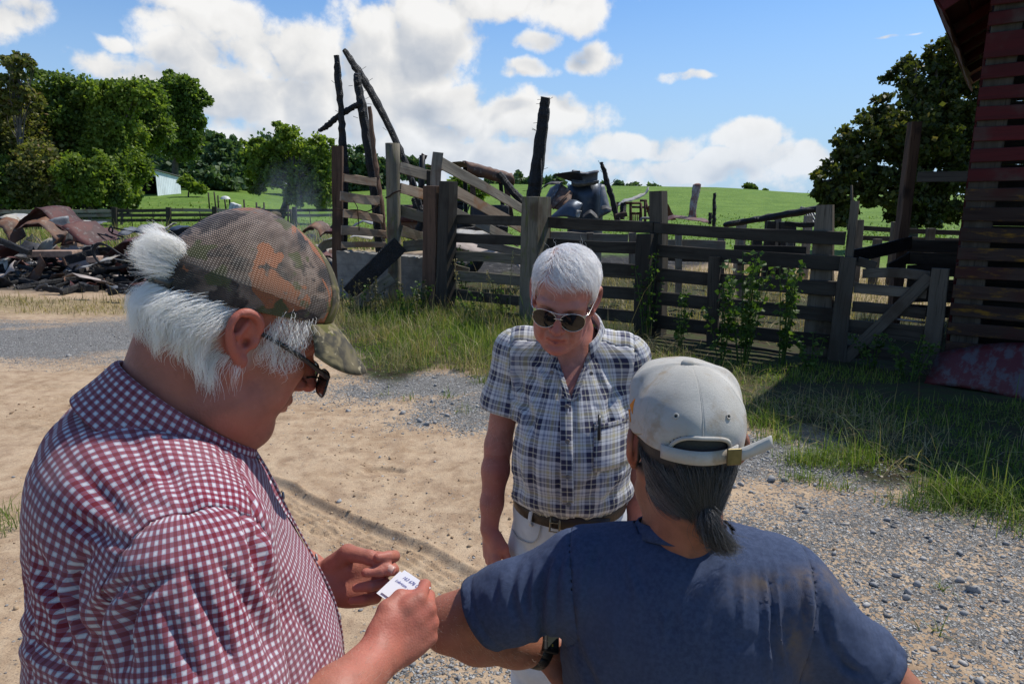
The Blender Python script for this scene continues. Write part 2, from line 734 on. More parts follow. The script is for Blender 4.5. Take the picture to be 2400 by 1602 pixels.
def rut(x, y):
    """tyre print and scuffs pressed into the sand"""
    z = np.zeros_like(x)
    a, b = gnd(560, 1085)[:2], gnd(1140, 1345)[:2]
    a = a + (a - b) * 1.6
    b2 = b + (b - a) * 0.35
    t = nrm(b2 - a)
    n = np.array((-t[1], t[0]))
    u = (x - a[0]) * t[0] + (y - a[1]) * t[1]
    v = (x - a[0]) * n[0] + (y - a[1]) * n[1]
    L = np.linalg.norm(b2 - a)
    wob = (vnoise(np.stack([u.ravel() * 3, 0 * u.ravel() + 5, 0 * u.ravel()], 1)).reshape(u.shape) - 0.5) * 0.03
    vv = v + wob
    along = sstep(0, 0.3, u) * sstep(L, L - 0.4, u)
    fad = 0.55 + 0.45 * vnoise(np.stack([u.ravel() * 5, v.ravel() * 9, 0 * u.ravel()], 1)).reshape(u.shape)
    edge = sstep(0.022, 0.0, np.abs(vv - 0.012)) * 0.026 * (fad * 1.5 - .35)
    dip = sstep(-0.30, -0.25, vv) * sstep(0.0, -0.04, vv) * -0.026
    ribs = np.zeros_like(z)
    for c in (-0.075, -0.12, -0.165, -0.215, -0.25):
        ribs = ribs + sstep(0.016, 0.004, np.abs(vv - c)) * 0.020
    ribs = ribs * fad
    cleat = 0.75 + 0.25 * np.sign(np.sin(u * 62))
    z = z + along * (edge + dip + ribs * cleat)
    # second, fainter track further left
    a, b = gnd(-60, 930)[:2], gnd(330, 1000)[:2]
    t = nrm(b - a); n = np.array((-t[1], t[0]))
    u = (x - a[0]) * t[0] + (y - a[1]) * t[1]
    v = (x - a[0]) * n[0] + (y - a[1]) * n[1]
    for c in (0.0, -0.09, -0.17, -0.25, -0.33):
        z = z + sstep(0.03, 0.008, np.abs(v - c + wob)) * 0.016 * sstep(2.2, 1.6, np.abs(u - 0.6))
    for px, py, r, s in ((900, 1100, 0.16, 1), (800, 1060, 0.14, .6), (765, 1235, 0.09, -1.2), (980, 1050, 0.12, .6), (1060, 1545, .16, .7), (850, 1160, 0.07, -0.8), (640, 985, .15, .6)):
        c = gnd(px, py)[:2]
        q = np.hypot((x - c[0]), (y - c[1]) * 1.8) / r
        z = z - s * 0.028 * sstep(1.0, 0.75, q) * (0.4 + 0.6 * sstep(-r, r, (y - c[1])))
    return z


def make_ground():
    xs = np.concatenate([-np.geomspace(700, 4.2, 62), np.linspace(-4.1, -2.25, 60), np.linspace(-2.23, 0.1, 200), np.linspace(.12, 5.0, 170), np.geomspace(5.1, 700, 60)])
    ys = np.concatenate([np.linspace(-60, 1.4, 24), np.linspace(1.5, 2.3, 28), np.linspace(2.31, 4.7, 200), np.linspace(4.73, 7.2, 85), np.geomspace(7.25, 14, 90), np.geomspace(14.15, 900, 95)])
    X, Y = np.meshgrid(xs, ys, indexing='ij')
    Z = hz(X, Y)
    near = sstep(40, 12, np.hypot(X, Y))
    P = np.stack([X, Y, 0 * X], -1).reshape(-1, 3)
    lump = (fbm(P * 1.3, 3).reshape(X.shape) - 0.5) * 0.055 + (fbm(P * 6, 3).reshape(X.shape) - 0.5) * 0.010
    fine = (fbm(P * 30, 3).reshape(X.shape) - 0.5) * 0.010
    Z = Z + near * (lump * sstep(0.3, 2.5, np.hypot(X - 0.2, Y - 1.2)) + fine)
    gf = pdist(X, Y, GRASS_FRONT)
    st = pdist(X, Y, STRAW)
    ash = pdist(X, Y, ASH)
    yard = pdist(X, Y, YARD)
    wob = (fbm(P * 1.6, 4).reshape(X.shape) - 0.5)
    w2 = (fbm(P * 5, 3).reshape(X.shape) - 0.5)
    edge = wob * 0.9 + w2 * 0.4
    grass = sstep(0.15, -0.2, gf + edge)
    ashm = sstep(0.4, -0.6, ash + edge * 1.6)
    straw = np.maximum(sstep(0.35, -0.5, st + edge * 1.2), sstep(0.3, -0.3, yard + edge) * 0.9)
    meadow = sstep(26.0, 29.0, Y + wob * 3 - np.interp(X / np.maximum(Y, 1), [-1, -.4, 0.1, 0.4, 0.7], [1, 1, -3, -6, -8]))
    meadow = np.maximum(meadow, sstep(9, 11, X + edge) * sstep(3, 6, Y))
    meadow = np.maximum(meadow, sstep(-1, -5, Y))
    rough = sstep(24, 27, Y + wob * 4) * sstep(40, 33, Y) * sstep(-2, -6, X)
    # stone: grey gravel of the drive, sand in the wheel lanes
    stone = np.zeros_like(X)
    for px, py, rx, ry, s in ((100, 800, 3.8, 1.2, 1.0), (-300, 800, 4, 1.4, 1), (330, 770, 2.0, .9, .9), (1040, 905, 1.15, 0.5, 1.0), (1150, 960, .8, .6, .9), (800, 920, 1.5, .35, .55), (1900, 1080, .9, .5, 1.0),
                              (1750, 1060, .7, .5, 1.0), (2150, 1230, 1.2, .5, .8), (2350, 1400, 1.0, .5, .75), (1950, 1300, .9, .45, .68), (2100, 1550, 1.2, .35, .5), (960, 1560, .35, .16, .55), (1080, 1590, .35, .2, .45), (700, 1570, .5, .22, .4), (2700, 1400, 1, .8, .8)):
        c = gnd(px, py)[:2]
        q = np.hypot((X - c[0]) / rx, (Y - c[1]) / ry)
        stone = np.maximum(stone, s * sstep(1.7, 0.35, q + w2 * 0.9))
    stone = np.maximum(stone, 0.18 * sstep(7, 3, np.hypot(X, Y)))
    Z = Z + near * rut(X, Y) * (1 - grass)
    Z = Z + grass * near * 0.03
    V, Fc = g_grid(np.stack([X, Y, Z], -1))
    o = obj('ground', V, Fc, M['ground'], smooth=True, attrs=dict(
        grass=grass.ravel(), ash=ashm.ravel(), straw=straw.ravel(), meadow=np.maximum(meadow, 0).ravel(), stone=stone.ravel(), rough=rough.ravel()))
    o['kind'] = 'structure'
    return xs, ys, Z


def ground_mat():
    m, N = material('yard ground')
    v = N.coord('Object')
    nb = N.noise(v, 1.4, 5, 0.6)
    nm = N.noise(v, 9, 5, 0.6)
    nf = N.noise(v, 130, 4, 0.7)
    nk = N.noise(v, 60, 4, 0.6)
    sand = N.mix(N.step(nb, 0.3, 0.7), (0.345, 0.24, 0.15), (0.46, 0.338, 0.225))
    sand = N.mix(N.step(nm, 0.45, 0.75), sand, (0.48, 0.36, 0.24))
    sand = N.mix(N.step(nm, 0.52, 0.3, 0.0, 0.5), sand, (0.235, 0.148, 0.088))
    grain = N.ramp(nf, [(0.30, (0.22, 0.22, 0.23)), (0.46, (0.88, 0.88, 0.88)), (0.62, (1.02, 1.02, 1.0)), (0.75, (1.30, 1.3, 1.3))])
    sand = N.mix(N.step(N.noise(v, 3.3, 5, .65), .52, .68, 0, .55), sand, (0.25, 0.165, 0.105))
    sand = N.mix(0.9, sand, N.mix(1.0, sand, grain, 'MULTIPLY'))
    # loose gravel: cells of grey stone with dark joints, over the sand
    vd = N.vm('ADD', v, N.vm('SCALE', N.noise(v, 45, 3, .6, out=1), scale=0.012))
    cell = N.voro(vd, 78, out='Color')
    cd = N.voro(vd, 78, 'DISTANCE_TO_EDGE')
    cx = N.sep(cell)[0]
    gr = N.ramp(cx, [(0.0, (0.12, 0.117, 0.112)), (0.5, (0.235, 0.23, 0.22)), (0.85, (0.33, 0.325, 0.31)), (1.0, (0.48, 0.47, 0.45))])
    gr = N.mix(N.step(cd, 0.0, 0.12), (0.13, 0.112, 0.09), gr)
    st = N.attr('stone')
    pick = N.math('ADD', N.math('MULTIPLY', N.sep(cell)[1], 0.85), N.math('MULTIPLY', nm, 0.5))
    sm = N.step(N.math('SUBTRACT', N.math('MULTIPLY', st, 1.15), pick), -0.12, 0.02)
    col = N.mix(sm, sand, gr)
    # burnt ground
    an = N.noise(v, 4, 6, 0.7)
    ash = N.ramp(an, [(0.30, (0.010, 0.0095, 0.009)), (0.54, (0.026, 0.024, 0.022)), (0.62, (0.09, 0.082, 0.075)), (0.74, (0.26, 0.25, 0.24))])
    ash = N.mix(N.step(nk, 0.58, 0.72), ash, N.mix(0.4, ash, (0.26, 0.24, 0.22)))
    col = N.mix(N.attr('ash'), col, ash)
    dry = N.mix(N.step(nk, 0.3, 0.7), (0.20, 0.145, 0.075), (0.40, 0.31, 0.175))
    dry = N.mix(N.step(nm, 0.55, 0.35), dry, (0.10, 0.07, 0.045))
    col = N.mix(N.math('MULTIPLY', N.attr('straw'), N.step(nm, 0.25, 0.55)), col, dry)
    soil = N.mix(N.step(nm, 0.35, 0.65), (0.048, 0.036, 0.022), (0.042, 0.055, 0.018))
    col = N.mix(N.attr('grass'), col, soil)
    mv = N.mapping(v, (1, 1, 1))
    g1 = N.noise(mv, 0.35, 4, 0.6)
    g2 = N.noise(N.mapping(v, (1, 0.35, 1)), 3.2, 4, 0.65)
    mead = N.mix(N.step(g1, 0.3, 0.7), (0.095, 0.165, 0.024), (0.15, 0.235, 0.04))
    mead = N.mix(N.step(g2, 0.42, 0.62, 0.0, 0.55), mead, (0.07, 0.13, 0.022))
    mead = N.mix(N.step(N.noise(v, 0.11, 5, 0.7), 0.60, 0.72, 0.0, 0.5), mead, (0.22, 0.20, 0.08))
    col = N.mix(N.attr('meadow'), col, mead)
    col = N.mix(N.math('MULTIPLY', N.attr('rough'), 0.75), col, N.mix(N.step(g2, 0.4, 0.6), (0.12, 0.13, 0.035), (0.30, 0.25, 0.12)))
    h = N.math('ADD', N.math('MULTIPLY', nf, 0.35), N.math('MULTIPLY', N.math('MULTIPLY', N.step(cd, 0.0, 0.22), sm), 1.2))
    h = N.math('ADD', h, N.math('MULTIPLY', nk, 0.4))
    h2 = N.math('MULTIPLY', g2, N.attr('meadow'))
    nrmn = N.bump(h2, 0.8, 0.25, N.bump(h, 0.8, 0.008))
    return N.fin(col, 0.95, nrmn, spec=0.15)


M['ground'] = ground_mat()
GX, GY, GZ = make_ground()


def gz(x, y):
    """height of the finished ground sheet"""
    x, y = np.atleast_1d(np.asarray(x, float)), np.atleast_1d(np.asarray(y, float))
    i = np.clip(np.searchsorted(GX, x) - 1, 0, len(GX) - 2)
    j = np.clip(np.searchsorted(GY, y) - 1, 0, len(GY) - 2)
    fx = (x - GX[i]) / (GX[i + 1] - GX[i])
    fy = (y - GY[j]) / (GY[j + 1] - GY[j])
    return (GZ[i, j] * (1 - fx) * (1 - fy) + GZ[i + 1, j] * fx * (1 - fy) + GZ[i, j + 1] * (1 - fx) * fy + GZ[i + 1, j + 1] * fx * fy)


# ------------------------------------------------------------------ loose stone
def stone_mat():
    m, N = material('drive stone')
    r = N.island()
    v = N.coord('Object')
    c = N.ramp(r, [(0.0, (0.12, 0.117, 0.115)), (0.4, (0.235, 0.23, 0.222)), (0.75, (0.33, 0.32, 0.305)), (0.93, (0.42, 0.40, 0.37)), (1.0, (0.38, 0.29, 0.19))])
    n = N.noise(v, 120, 4)
    c = N.mix(N.step(n, 0.4, 0.7, 0.0, 0.35), c, (0.42, 0.38, 0.33))
    return N.fin(c, 0.9, N.bump(n, 0.4, 0.003), spec=0.25)


M['stone'] = stone_mat()
_t = (1 + 5 ** 0.5) / 2
ICO_V = np.array([(-1, _t, 0), (1, _t, 0), (-1, -_t, 0), (1, -_t, 0), (0, -1, _t), (0, 1, _t), (0, -1, -_t), (0, 1, -_t), (_t, 0, -1), (_t, 0, 1), (-_t, 0, -1), (-_t, 0, 1)], float) / math.hypot(1, _t)
ICO_F = np.array([(0, 11, 5), (0, 5, 1), (0, 1, 7), (0, 7, 10), (0, 10, 11), (1, 5, 9), (5, 11, 4), (11, 10, 2), (10, 7, 6), (7, 1, 8), (3, 9, 4), (3, 4, 2), (3, 2, 6), (3, 6, 8), (3, 8, 9), (4, 9, 5), (2, 4, 11), (6, 2, 10), (8, 6, 7), (9, 8, 1)])


def stones(P, size, squash=0.55):
    """many angular stones: returns V,F"""
    n = len(P)
    V = ICO_V[None] * (1 + rng.normal(0, 0.30, (n, 12, 1)))
    V = V * size[:, None, None] * np.stack([rng.uniform(.7, 1.25, n), rng.uniform(.6, 1.1, n), rng.uniform(.35, .75, n) * squash / .55], 1)[:, None]
    a = rng.uniform(0, 2 * math.pi, n)
    c, s = np.cos(a), np.sin(a)
    x = V[..., 0] * c[:, None] - V[..., 1] * s[:, None]
    y = V[..., 0] * s[:, None] + V[..., 1] * c[:, None]
    V = np.stack([x, y, V[..., 2]], -1) + P[:, None]
    Fc = (ICO_F[None] + (np.arange(n) * 12)[:, None, None]).reshape(-1, 3)
    return V.reshape(-1, 3), Fc


def make_gravel():
    pts = []
    def patch(px, py, rx, ry, n):
        c = gnd(px, py)[:2]
        q = rng.normal(0, 0.55, (n, 2)) * (rx, ry) + c
        pts.append(q)
    patch(100, 800, 3.6, 1.2, 1500); patch(330, 790, 1.6, .8, 500)
    patch(1040, 905, 1.2, .55, 900); patch(1140, 960, .8, .6, 500); patch(780, 930, 1.5, .5, 500); patch(960, 1000, 1, .3, 160)
    patch(1750, 1060, .6, .3, 900); patch(1900, 1090, .9, .35, 1100); patch(2150, 1250, 1.2, .6, 800)
    patch(2350, 1420, 1.1, .55, 700); patch(1950, 1330, 1.0, .5, 500); patch(2100, 1550, 1.2, .4, 500); patch(960, 1560, .4, .2, 300); patch(1080, 1590, .4, .2, 200)
    q = np.stack([rng.uniform(-3.5, 4, 1700), rng.uniform(1.8, 9, 1700)], 1)
    pts.append(q)
    q = np.vstack(pts)
    q = q[(q[:, 1] > 1.3) & (pdist(q[:, 0], q[:, 1], GRASS_FRONT) > -0.2)]
    sz = np.clip(rng.lognormal(math.log(0.0055), 0.5, len(q)), 0.0025, 0.022)
    P = np.stack([q[:, 0], q[:, 1], gz(q[:, 0], q[:, 1]) + sz * 0.15], 1)
    V, Fc = stones(P, sz)
    o = obj('gravel', V, Fc, M['stone'])
    tag(o, 'loose grey crushed gravel scattered over the sandy drive', 'gravel', kind='stuff')
    # dry clods broken from the ruts
    q = np.vstack([np.stack([rng.uniform(-3, 1.8, 900), rng.uniform(2.2, 7.5, 900)], 1)] + [rng.normal(0, .2, (50, 2)) + gnd(a, b)[:2] for a, b in ((900, 1190), (1010, 1240), (1080, 1300), (770, 1240), (880, 1105), (60, 960))])
    q = q[pdist(q[:, 0], q[:, 1], GRASS_FRONT) > 0]
    sz = np.clip(rng.lognormal(math.log(0.0048), 0.5, len(q)), 0.0025, 0.014)
    V, Fc = stones(np.stack([q[:, 0], q[:, 1], gz(q[:, 0], q[:, 1]) + sz * 0.1], 1), sz, .8)
    cm, Nc = material('dry clods')
    Nc.fin(Nc.ramp(Nc.island(), [(0, (.20, .135, .085)), (.5, (.31, .215, .135)), (1, (.42, .31, .20))]), .95, spec=.1)
    tag(obj('soil_clods', V, Fc, cm), 'crumbs of dry brown soil over the sandy drive', 'soil', kind='stuff')
    # stones one can point at
    spots = [(890, 1068, .016), (1013, 945, .028), (945, 968, .03), (985, 985, .026), (1000, 993, .03), (1020, 988, .022), (960, 990, .02), (1048, 972, .022), (910, 905, .024), (815, 960, .03), (1060, 950, .02),
             (2250, 1352, .022), (2285, 1376, .03), (2150, 1366, .028), (2125, 1398, .022), (2045, 1368, .026), (2046, 1358, .018), (2078, 1222, .022), (2102, 1226, .014), (2180, 1265, .022), (2250, 1290, .02), (1888, 1205, .02), (1838, 1130, .03), (1810, 1130, .03), (1700, 1115, .03),
             (2100, 1345, .02), (2260, 1430, .018), (2130, 1385, .02), (1955, 1300, .018), (2190, 1520, .016), (2360, 1400, .016), (1985, 1420, .014), (1640, 1120, .02), (1720, 1145, .022), (1735, 1138, .02), (1760, 1155, .016), (1910, 1140, .02), (1885, 1118, .024), (1040, 920, .02), (1020, 905, .02), (760, 945, .02), (720, 915, .02), (330, 840, .03), (320, 1000, .03), (300, 855, .025), (160, 835, .028)]
    labs = ['single dark grey stone alone on bare sand', 'pale block-shaped stone on the drive edge below the grass']
    for i, (px, py, s) in enumerate(spots):
        g = gnd(px, py)
        V, Fc = stones(np.zeros((1, 3)), np.array([s]), 0.75)
        z = float(gz(g[0], g[1])[0]) + s * 0.3
        o = obj('stone', V + np.array((g[0], g[1], z)), Fc, M['stone'], loc=(g[0], g[1], z))
        tag(o, labs[i] if i < 2 else 'angular fist sized grey stone lying loose on the drive', 'stone', 'larger stones on the drive')


make_gravel()
# ------------------------------------------------------------------ board fence with gate
FL, FR = gnd(1015, 722), gnd(1972, 852)
FT = nrm(FR - FL)
FN = np.array((-FT[1], FT[0], 0.0))
if FN[1] > 0: FN = -FN                                   # towards the camera


def onf(px, py, off=0.0):
    return onplane(px, py, FL + FN * off, FN)


def fboard(name, l, r, mat, par, off=0.0, th=0.028, **k):
    """plank on the fence plane from pixel pairs: l=(x,ytop,ybot), r=(x,ytop,ybot)"""
    a1, a2 = onf(l[0], l[1], off), onf(l[0], l[2], off)
    b1, b2 = onf(r[0], r[1], off), onf(r[0], r[2], off)
    return board(name, (a1 + a2) / 2, (b1 + b2) / 2, np.linalg.norm(a1 - a2), th, mat, par, w2=np.linalg.norm(b1 - b2), rough=0.002, **k)


def fpost(name, top, bot, mat, par, off=0.0, dep=None, seg=5, **k):
    """post on the fence plane: (xl, xr, y) for its top and foot"""
    a = (onf(bot[0], bot[2], off) + onf(bot[1], bot[2], off)) / 2
    b = (onf(top[0], top[2], off) + onf(top[1], top[2], off)) / 2
    w = np.linalg.norm(onf(top[0], top[2], off) - onf(top[1], top[2], off))
    w0 = np.linalg.norm(onf(bot[0], bot[2], off) - onf(bot[1], bot[2], off))
    a[2] = min(a[2], float(gz(a[0], a[1])[0])) - 0.1
    return board(name, a, b, w0, dep or w, mat, par, up=FT, w2=w, seg=seg, rough=0.003, **k)


fence = thing('board_fence', 'dark weathered six board fence with square posts behind the men', 'fence', FL)
MW, MD, MM = M['wood_grey'], M['wood_dark'], M['wood_moss']
for l, r in (((1050, 503, 524), (1240, 507, 530)), ((1046, 546, 567), (1240, 553, 576)), ((1044, 589, 612), (1240, 599, 622)),
             ((1040, 632, 655), (1240, 648, 672)), ((1036, 672, 696), (1240, 695, 718)), ((1032, 712, 732), (1240, 738, 760))):
    fboard('board', l, r, MM if rng.random() < .3 else MD, fence)
for l, r in (((1268, 507, 533), (1531, 520, 547)), ((1268, 556, 582), (1532, 567, 595)), ((1268, 606, 632), (1530, 622, 651)),
             ((1268, 656, 682), (1530, 677, 707)), ((1268, 706, 732), (1530, 732, 762)), ((1268, 752, 776), (1530, 783, 810))):
    fboard('board', l, r, MD, fence)
for l, r in (((1534, 521, 546), (1981, 543, 575)), ((1535, 572, 601), (1976, 600, 636)), ((1533, 627, 657), (1970, 660, 695)),
             ((1534, 682, 713), (1962, 723, 755)), ((1533, 736, 768), (1952, 785, 816)), ((1533, 786, 812), (1945, 842, 872))):
    fboard('board', l, r, MD, fence, 0.001)
fpost('post', (1006, 1036, 436), (1002, 1032, 722), M['wood_brown'], fence, 0.10)
fpost('post', (1040, 1063, 425), (1030, 1056, 716), MD, fence, 0.10)
fpost('post', (1238, 1277, 461), (1230, 1270, 742), MM, fence, 0.11)
fpost('post', (1279, 1289, 480), (1276, 1286, 740), M['wood_brown'], fence, -0.09)
fpost('post', (1528, 1557, 448), (1526, 1555, 790), M['wood_shade'], fence, -0.09)
fpost('post', (1500, 1534, 548), (1496, 1530, 795), MD, fence, 0.09)
fpost('post', (1662, 1689, 602), (1658, 1684, 818), MD, fence, 0.05, dep=0.07)
fpost('post', (1916, 1953, 480), (1880, 1952, 845), M['wood_shade'], fence, -0.10, dep=0.1)
fpost('post', (1996, 2014, 471), (1968, 1990, 640), M['wood_shade'], fence, -0.06, dep=0.05)
fboard('board', (1915, 592, 600), (1940, 850, 860), MD, fence, -0.07) if False else None

gate = thing('field_gate', 'low weathered wooden gate with a long diagonal brace', 'gate', FR)
for l, r in (((2022, 630, 652), (2180, 636, 660)), ((2002, 662, 686), (2172, 676, 700)), ((1998, 706, 730), (2170, 722, 748)),
             ((1988, 748, 778), (2164, 764, 806)), ((1974, 806, 838), (2152, 828, 852))):
    fboard('board', l, r, M['wood_shade'] if l[1] < 690 else MD, gate, -0.015, th=0.03)
for top, bot in (((1971, 2008, 603), (1938, 1980, 868)), ((2184, 2226, 629), (2150, 2196, 880))):
    fpost('upright', top, bot, M['wood_shade'], gate, 0.05, dep=0.06)
a = (onf(2176, 640, .035) + onf(2190, 640, .035)) / 2
board('brace', onf(1976, 846, .035), onf(2180, 648, .035), 0.125, 0.035, M['wood_shade'], gate, seg=6, rough=.002)
board('broken_board', onf(2010, 612, -.02), onf(2052, 625, -.02), 0.10, 0.03, MD, gate)
tube('iron_bar', [onf(2080, 744, .0), onf(2120, 750, .02), onf(2168, 756, .0)], 0.012, plain('dull iron', (.20, .20, .21), .5, .6), gate)

# slim pole behind the gate with a tie board to the crib
pole = thing('tall_post', 'tall reddish brown squared post behind the gate', 'post', at(2119, 560, 9.2) * (1, 1, 0))
board('post', at(2118, 560, 9.2) * (1, 1, 0) - (0, 0, .2), at(2145, 286, 9.2), .135, .12, M['wood_brown'], pole, up=(1, 0, 0), rough=.004, seg=8)
board('tie_board', at(2150, 415, 9.1), at(2290, 414, 8.6), .13, .03, M['wood_shade'], pole)

# pens beyond the gate
pen = thing('leaning_plank', 'black leaning plank sloping over the pen behind the gate', 'plank', at(1990, 600, 8.7) * (1, 1, 0))
board('plank', at(1985, 603, 8.6), at(2135, 568, 9.2), .17, .03, M['char'], pen)
board('plank', at(2080, 630, 8.8), at(2130, 602, 9.2), .14, .03, MD, pen)
pw = thing('plank_wall', 'dark plank wall of the small pen beside the crib', 'pen wall', at(2200, 640, 9.6) * (1, 1, 0))
for i in range(6):
    board('plank', at(2125, 575 + 30 * i, 9.6), at(2290, 578 + 31 * i, 9.3), .165, .03, MD, pw, seg=3)

# rail fence at the right, beyond
rf = thing('rail_fence', 'dark rail fence in front of the big dark tree', 'fence', at(2000, 545, 14) * (1, 1, 0))
for y0, y1, Y0, Y1 in ((532, 548, 15, 13.5), (556, 566, 15, 13.5), (583, 590, 15, 13.5)):
    board('rail', at(1985, y0, Y0), at(2330, y1, Y1), .10, .03, MD, rf, seg=3)
for px, t in ((2012, 515), (2055, 560), (2098, 520), (2180, 535), (2260, 535)):
    g = at(px, 560, 14.1) * (1, 1, 0)
    board('post', g - (0, 0, .2), at(px + 2, t, 14.1), .14, .13, M['wood_shade'], rf, up=(1, 0, 0))
stk = thing('bare_stake', 'thin pale bare stick standing by the leaning fence post', 'stake', at(1997, 560, 8.4) * (1, 1, 0))
tube('stake', [at(1995, 600, 8.4), at(1997, 500, 8.4), at(1996, 434, 8.4)], [.02, .018, .014], M['wood_shade'], stk, n=6)

# weathered feed boards behind the fence
fb = thing('feed_bunk', 'bleached grey plank trough standing just behind the fence', 'feed trough', at(1380, 560, 13) * (1, 1, 0))
board('plank', at(1283, 556, 12.2), at(1375, 560, 12.0), .2, .04, M['wood_grey'], fb, rough=.003)
board('plank', at(1390, 560, 12.0), at(1472, 563, 11.8), .2, .04, M['wood_grey'], fb, rough=.003)
for px in (1383, 1482):
    board('leg', at(px, 640, 12.05), at(px, 545, 12.05), .12, .1, MW, fb, up=(1, 0, 0))
board('plank', at(1290, 625, 12.2), at(1500, 640, 11.8), .2, .04, MM, fb)
for j, (x0, x1, y) in enumerate(((1545, 1700, 572), (1720, 1890, 585), (1550, 1700, 600), (1730, 1880, 610))):
    board('plank', at(x0, y, 11.6 - j % 2 * .6), at(x1, y + 4, 11.0 - j % 2 * .6), .15, .03, MD if j else MW, fb)
for px in (1590, 1690, 1735, 1850):
    board('leg', at(px, 720, 11.3), at(px, 545, 11.3), .1, .08, MW, fb, up=(1, 0, 0))

# ------------------------------------------------------------------ loading chute, partly burnt
YC = 12.0
chute = thing('loading_chute', 'half burnt timber loading chute with sloping side boards', 'loading chute', at(920, 720, YC) * (1, 1, 0))


def ipl(name, pts, w, th, mat, Y=YC, par=chute, **k):
    (x0, y0), (x1, y1) = pts
    Y2 = k.pop('Y2', Y)
    return board(name, at(x0, y0, Y), at(x1, y1, Y2), w, th, mat, par, **k)


def ppost(name, x0, y0, x1, y1, w, d, mat, Y, par=chute, **k):
    a = at(x0, y0, Y)
    a[2] = float(gz(a[0], a[1])[0]) - .15
    return board(name, a, at(x1, y1, Y), w, d, mat, par, up=(1, 0, 0), seg=8, **k)


MWW = M['wood_warm']
ppost('post', 790, 690, 792, 342, .185, .17, M['wood_brown'], 12.9, rough=.005)
# round corner post
a = at(926, 730, YC); a[2] = -.1
P = np.linspace(0, 1, 9)[:, None] * (at(920, 336, YC) - a) + a
tube('round_post', P, np.linspace(.115, .122, 9) * (1 + rng.normal(0, .01, 9)), M['wood_moss'], chute, n=14)
for l, r in (((806, 407, 425), (881, 418, 437)), ((798, 449, 470), (889, 460, 481)), ((805, 491, 509), (896, 505, 523)), ((800, 528, 550), (905, 541, 555)), ((800, 567, 581), (905, 568, 580))):
    board('rung_board', at(l[0], (l[1] + l[2]) / 2, 12.35), at(r[0], (r[1] + r[2]) / 2, 12.9), (l[2] - l[1]) * 12.3 / 1600, .04, MWW, chute, w2=(r[2] - r[1]) * 12.9 / 1600, rough=.005)
ipl('upright_board', ((1022, 470), (1027, 357)), .19, .045, MW, 11.75, up=(.77, .64, 0))
for l, r, Y0, Y1, mt in (((936, 379, 404), (1008, 400, 424), 12.0, 12.6, MW), ((938, 429, 452), (1003, 447, 471), 12.0, 12.6, MWW), ((938, 480, 505), (1003, 499, 523), 12.1, 12.0, MM), ((938, 527, 553), (1003, 548, 568), 12.0, 12.6, MM),
                         ((1034, 369, 396), (1240, 490, 508), 12.1, 14.4, MW), ((1050, 425, 452), (1238, 531, 554), 12.1, 14.4, M['wood_warm']), ((1056, 481, 503), (1215, 558, 578), 12.1, 14.0, MW), ((1046, 610, 630), (1100, 628, 636), 11.7, 11.6, MM),
                         ((1120, 560, 580), (1236, 588, 606), 12.6, 12.5, MW)):
    board('side_board', at(l[0], (l[1] + l[2]) / 2, Y0), at(r[0], (r[1] + r[2]) / 2, Y1), (l[2] - l[1]) * Y0 / 1620, .04, mt, chute, w2=(r[2] - r[1]) * Y1 / 1620, rough=.003)
ipl('cross_board', ((945, 578), (1040, 577)), .19, .045, MM, 11.85, rough=.003)
ipl('batten', ((1005, 400), (1003, 560)), .07, .06, M['wood_dark'], 12.1, up=(1, 0, 0))
tube('wire', spline([at(784, 486, 12.8), at(800, 492, 12.7), at(838, 492, 12.45), at(860, 496, 12.3), at(880, 486, 12.1), at(890, 478, 12)], 5), .012, plain('rusty wire', (.06, .035, .025), .7, .5), chute, n=5)
tube('wire', [at(818, 450, 12.55), at(838, 486, 12.5), at(842, 540, 12.5)], .009, bpy.data.materials['rusty wire'], chute, n=5)
tube('wire', spline([at(903, 464, 11.86), at(912, 460, 11.87), at(922, 452, 11.87), at(940, 446, 11.86)], 4), .013, bpy.data.materials['rusty wire'], chute, n=5)

# poured concrete footing
def conc():
    m, N = material('old concrete')
    v = N.coord('Object')
    n = N.noise(v, 5, 6, .65)
    z = N.sep(v)[2]
    band = N.step(N.math('ABSOLUTE', N.math('SUBTRACT', N.math('FRACT', N.math('MULTIPLY', z, 4.5)), .5)), .44, .5)
    c = N.mix(N.step(n, .3, .7), (.15, .142, .128), (.27, .255, .225))
    c = N.mix(N.math('MULTIPLY', band, .4), c, (.10, .095, .085))
    return N.fin(c, .92, N.bump(n, .5, .02))


M['conc'] = conc()
foot = thing('concrete_footing', 'low poured concrete wall under the loading chute', 'concrete wall', at(840, 690, 12.9) * (1, 1, 0))
def conc_block(x0, x1, yt0, yt1, Y, dep):
    a, b = at(x0, yt0, Y), at(x1, yt1, Y - .2)
    n = 14
    top = [a + (b - a) * i / n + (0, 0, rng.normal(0, .012)) for i in range(n + 1)]
    V = []
    for p in top:
        q = p.copy(); q[2] = -.15
        V += [p, q, p + (0.05, dep, 0), q + (0.05, dep, 0)]
    Fc = []
    for i in range(n):
        k = 4 * i
        Fc += [(k, k + 1, k + 5, k + 4), (k, k + 4, k + 6, k + 2), (k + 2, k + 6, k + 7, k + 3)]
    Fc += [(0, 2, 3, 1), (4 * n, 4 * n + 1, 4 * n + 3, 4 * n + 2)]
    obj('wall', np.array(V), Fc, M['conc'], foot)
conc_block(788, 912, 587, 597, 12.75, .35)
conc_block(938, 1000, 601, 604, 12.5, .35)

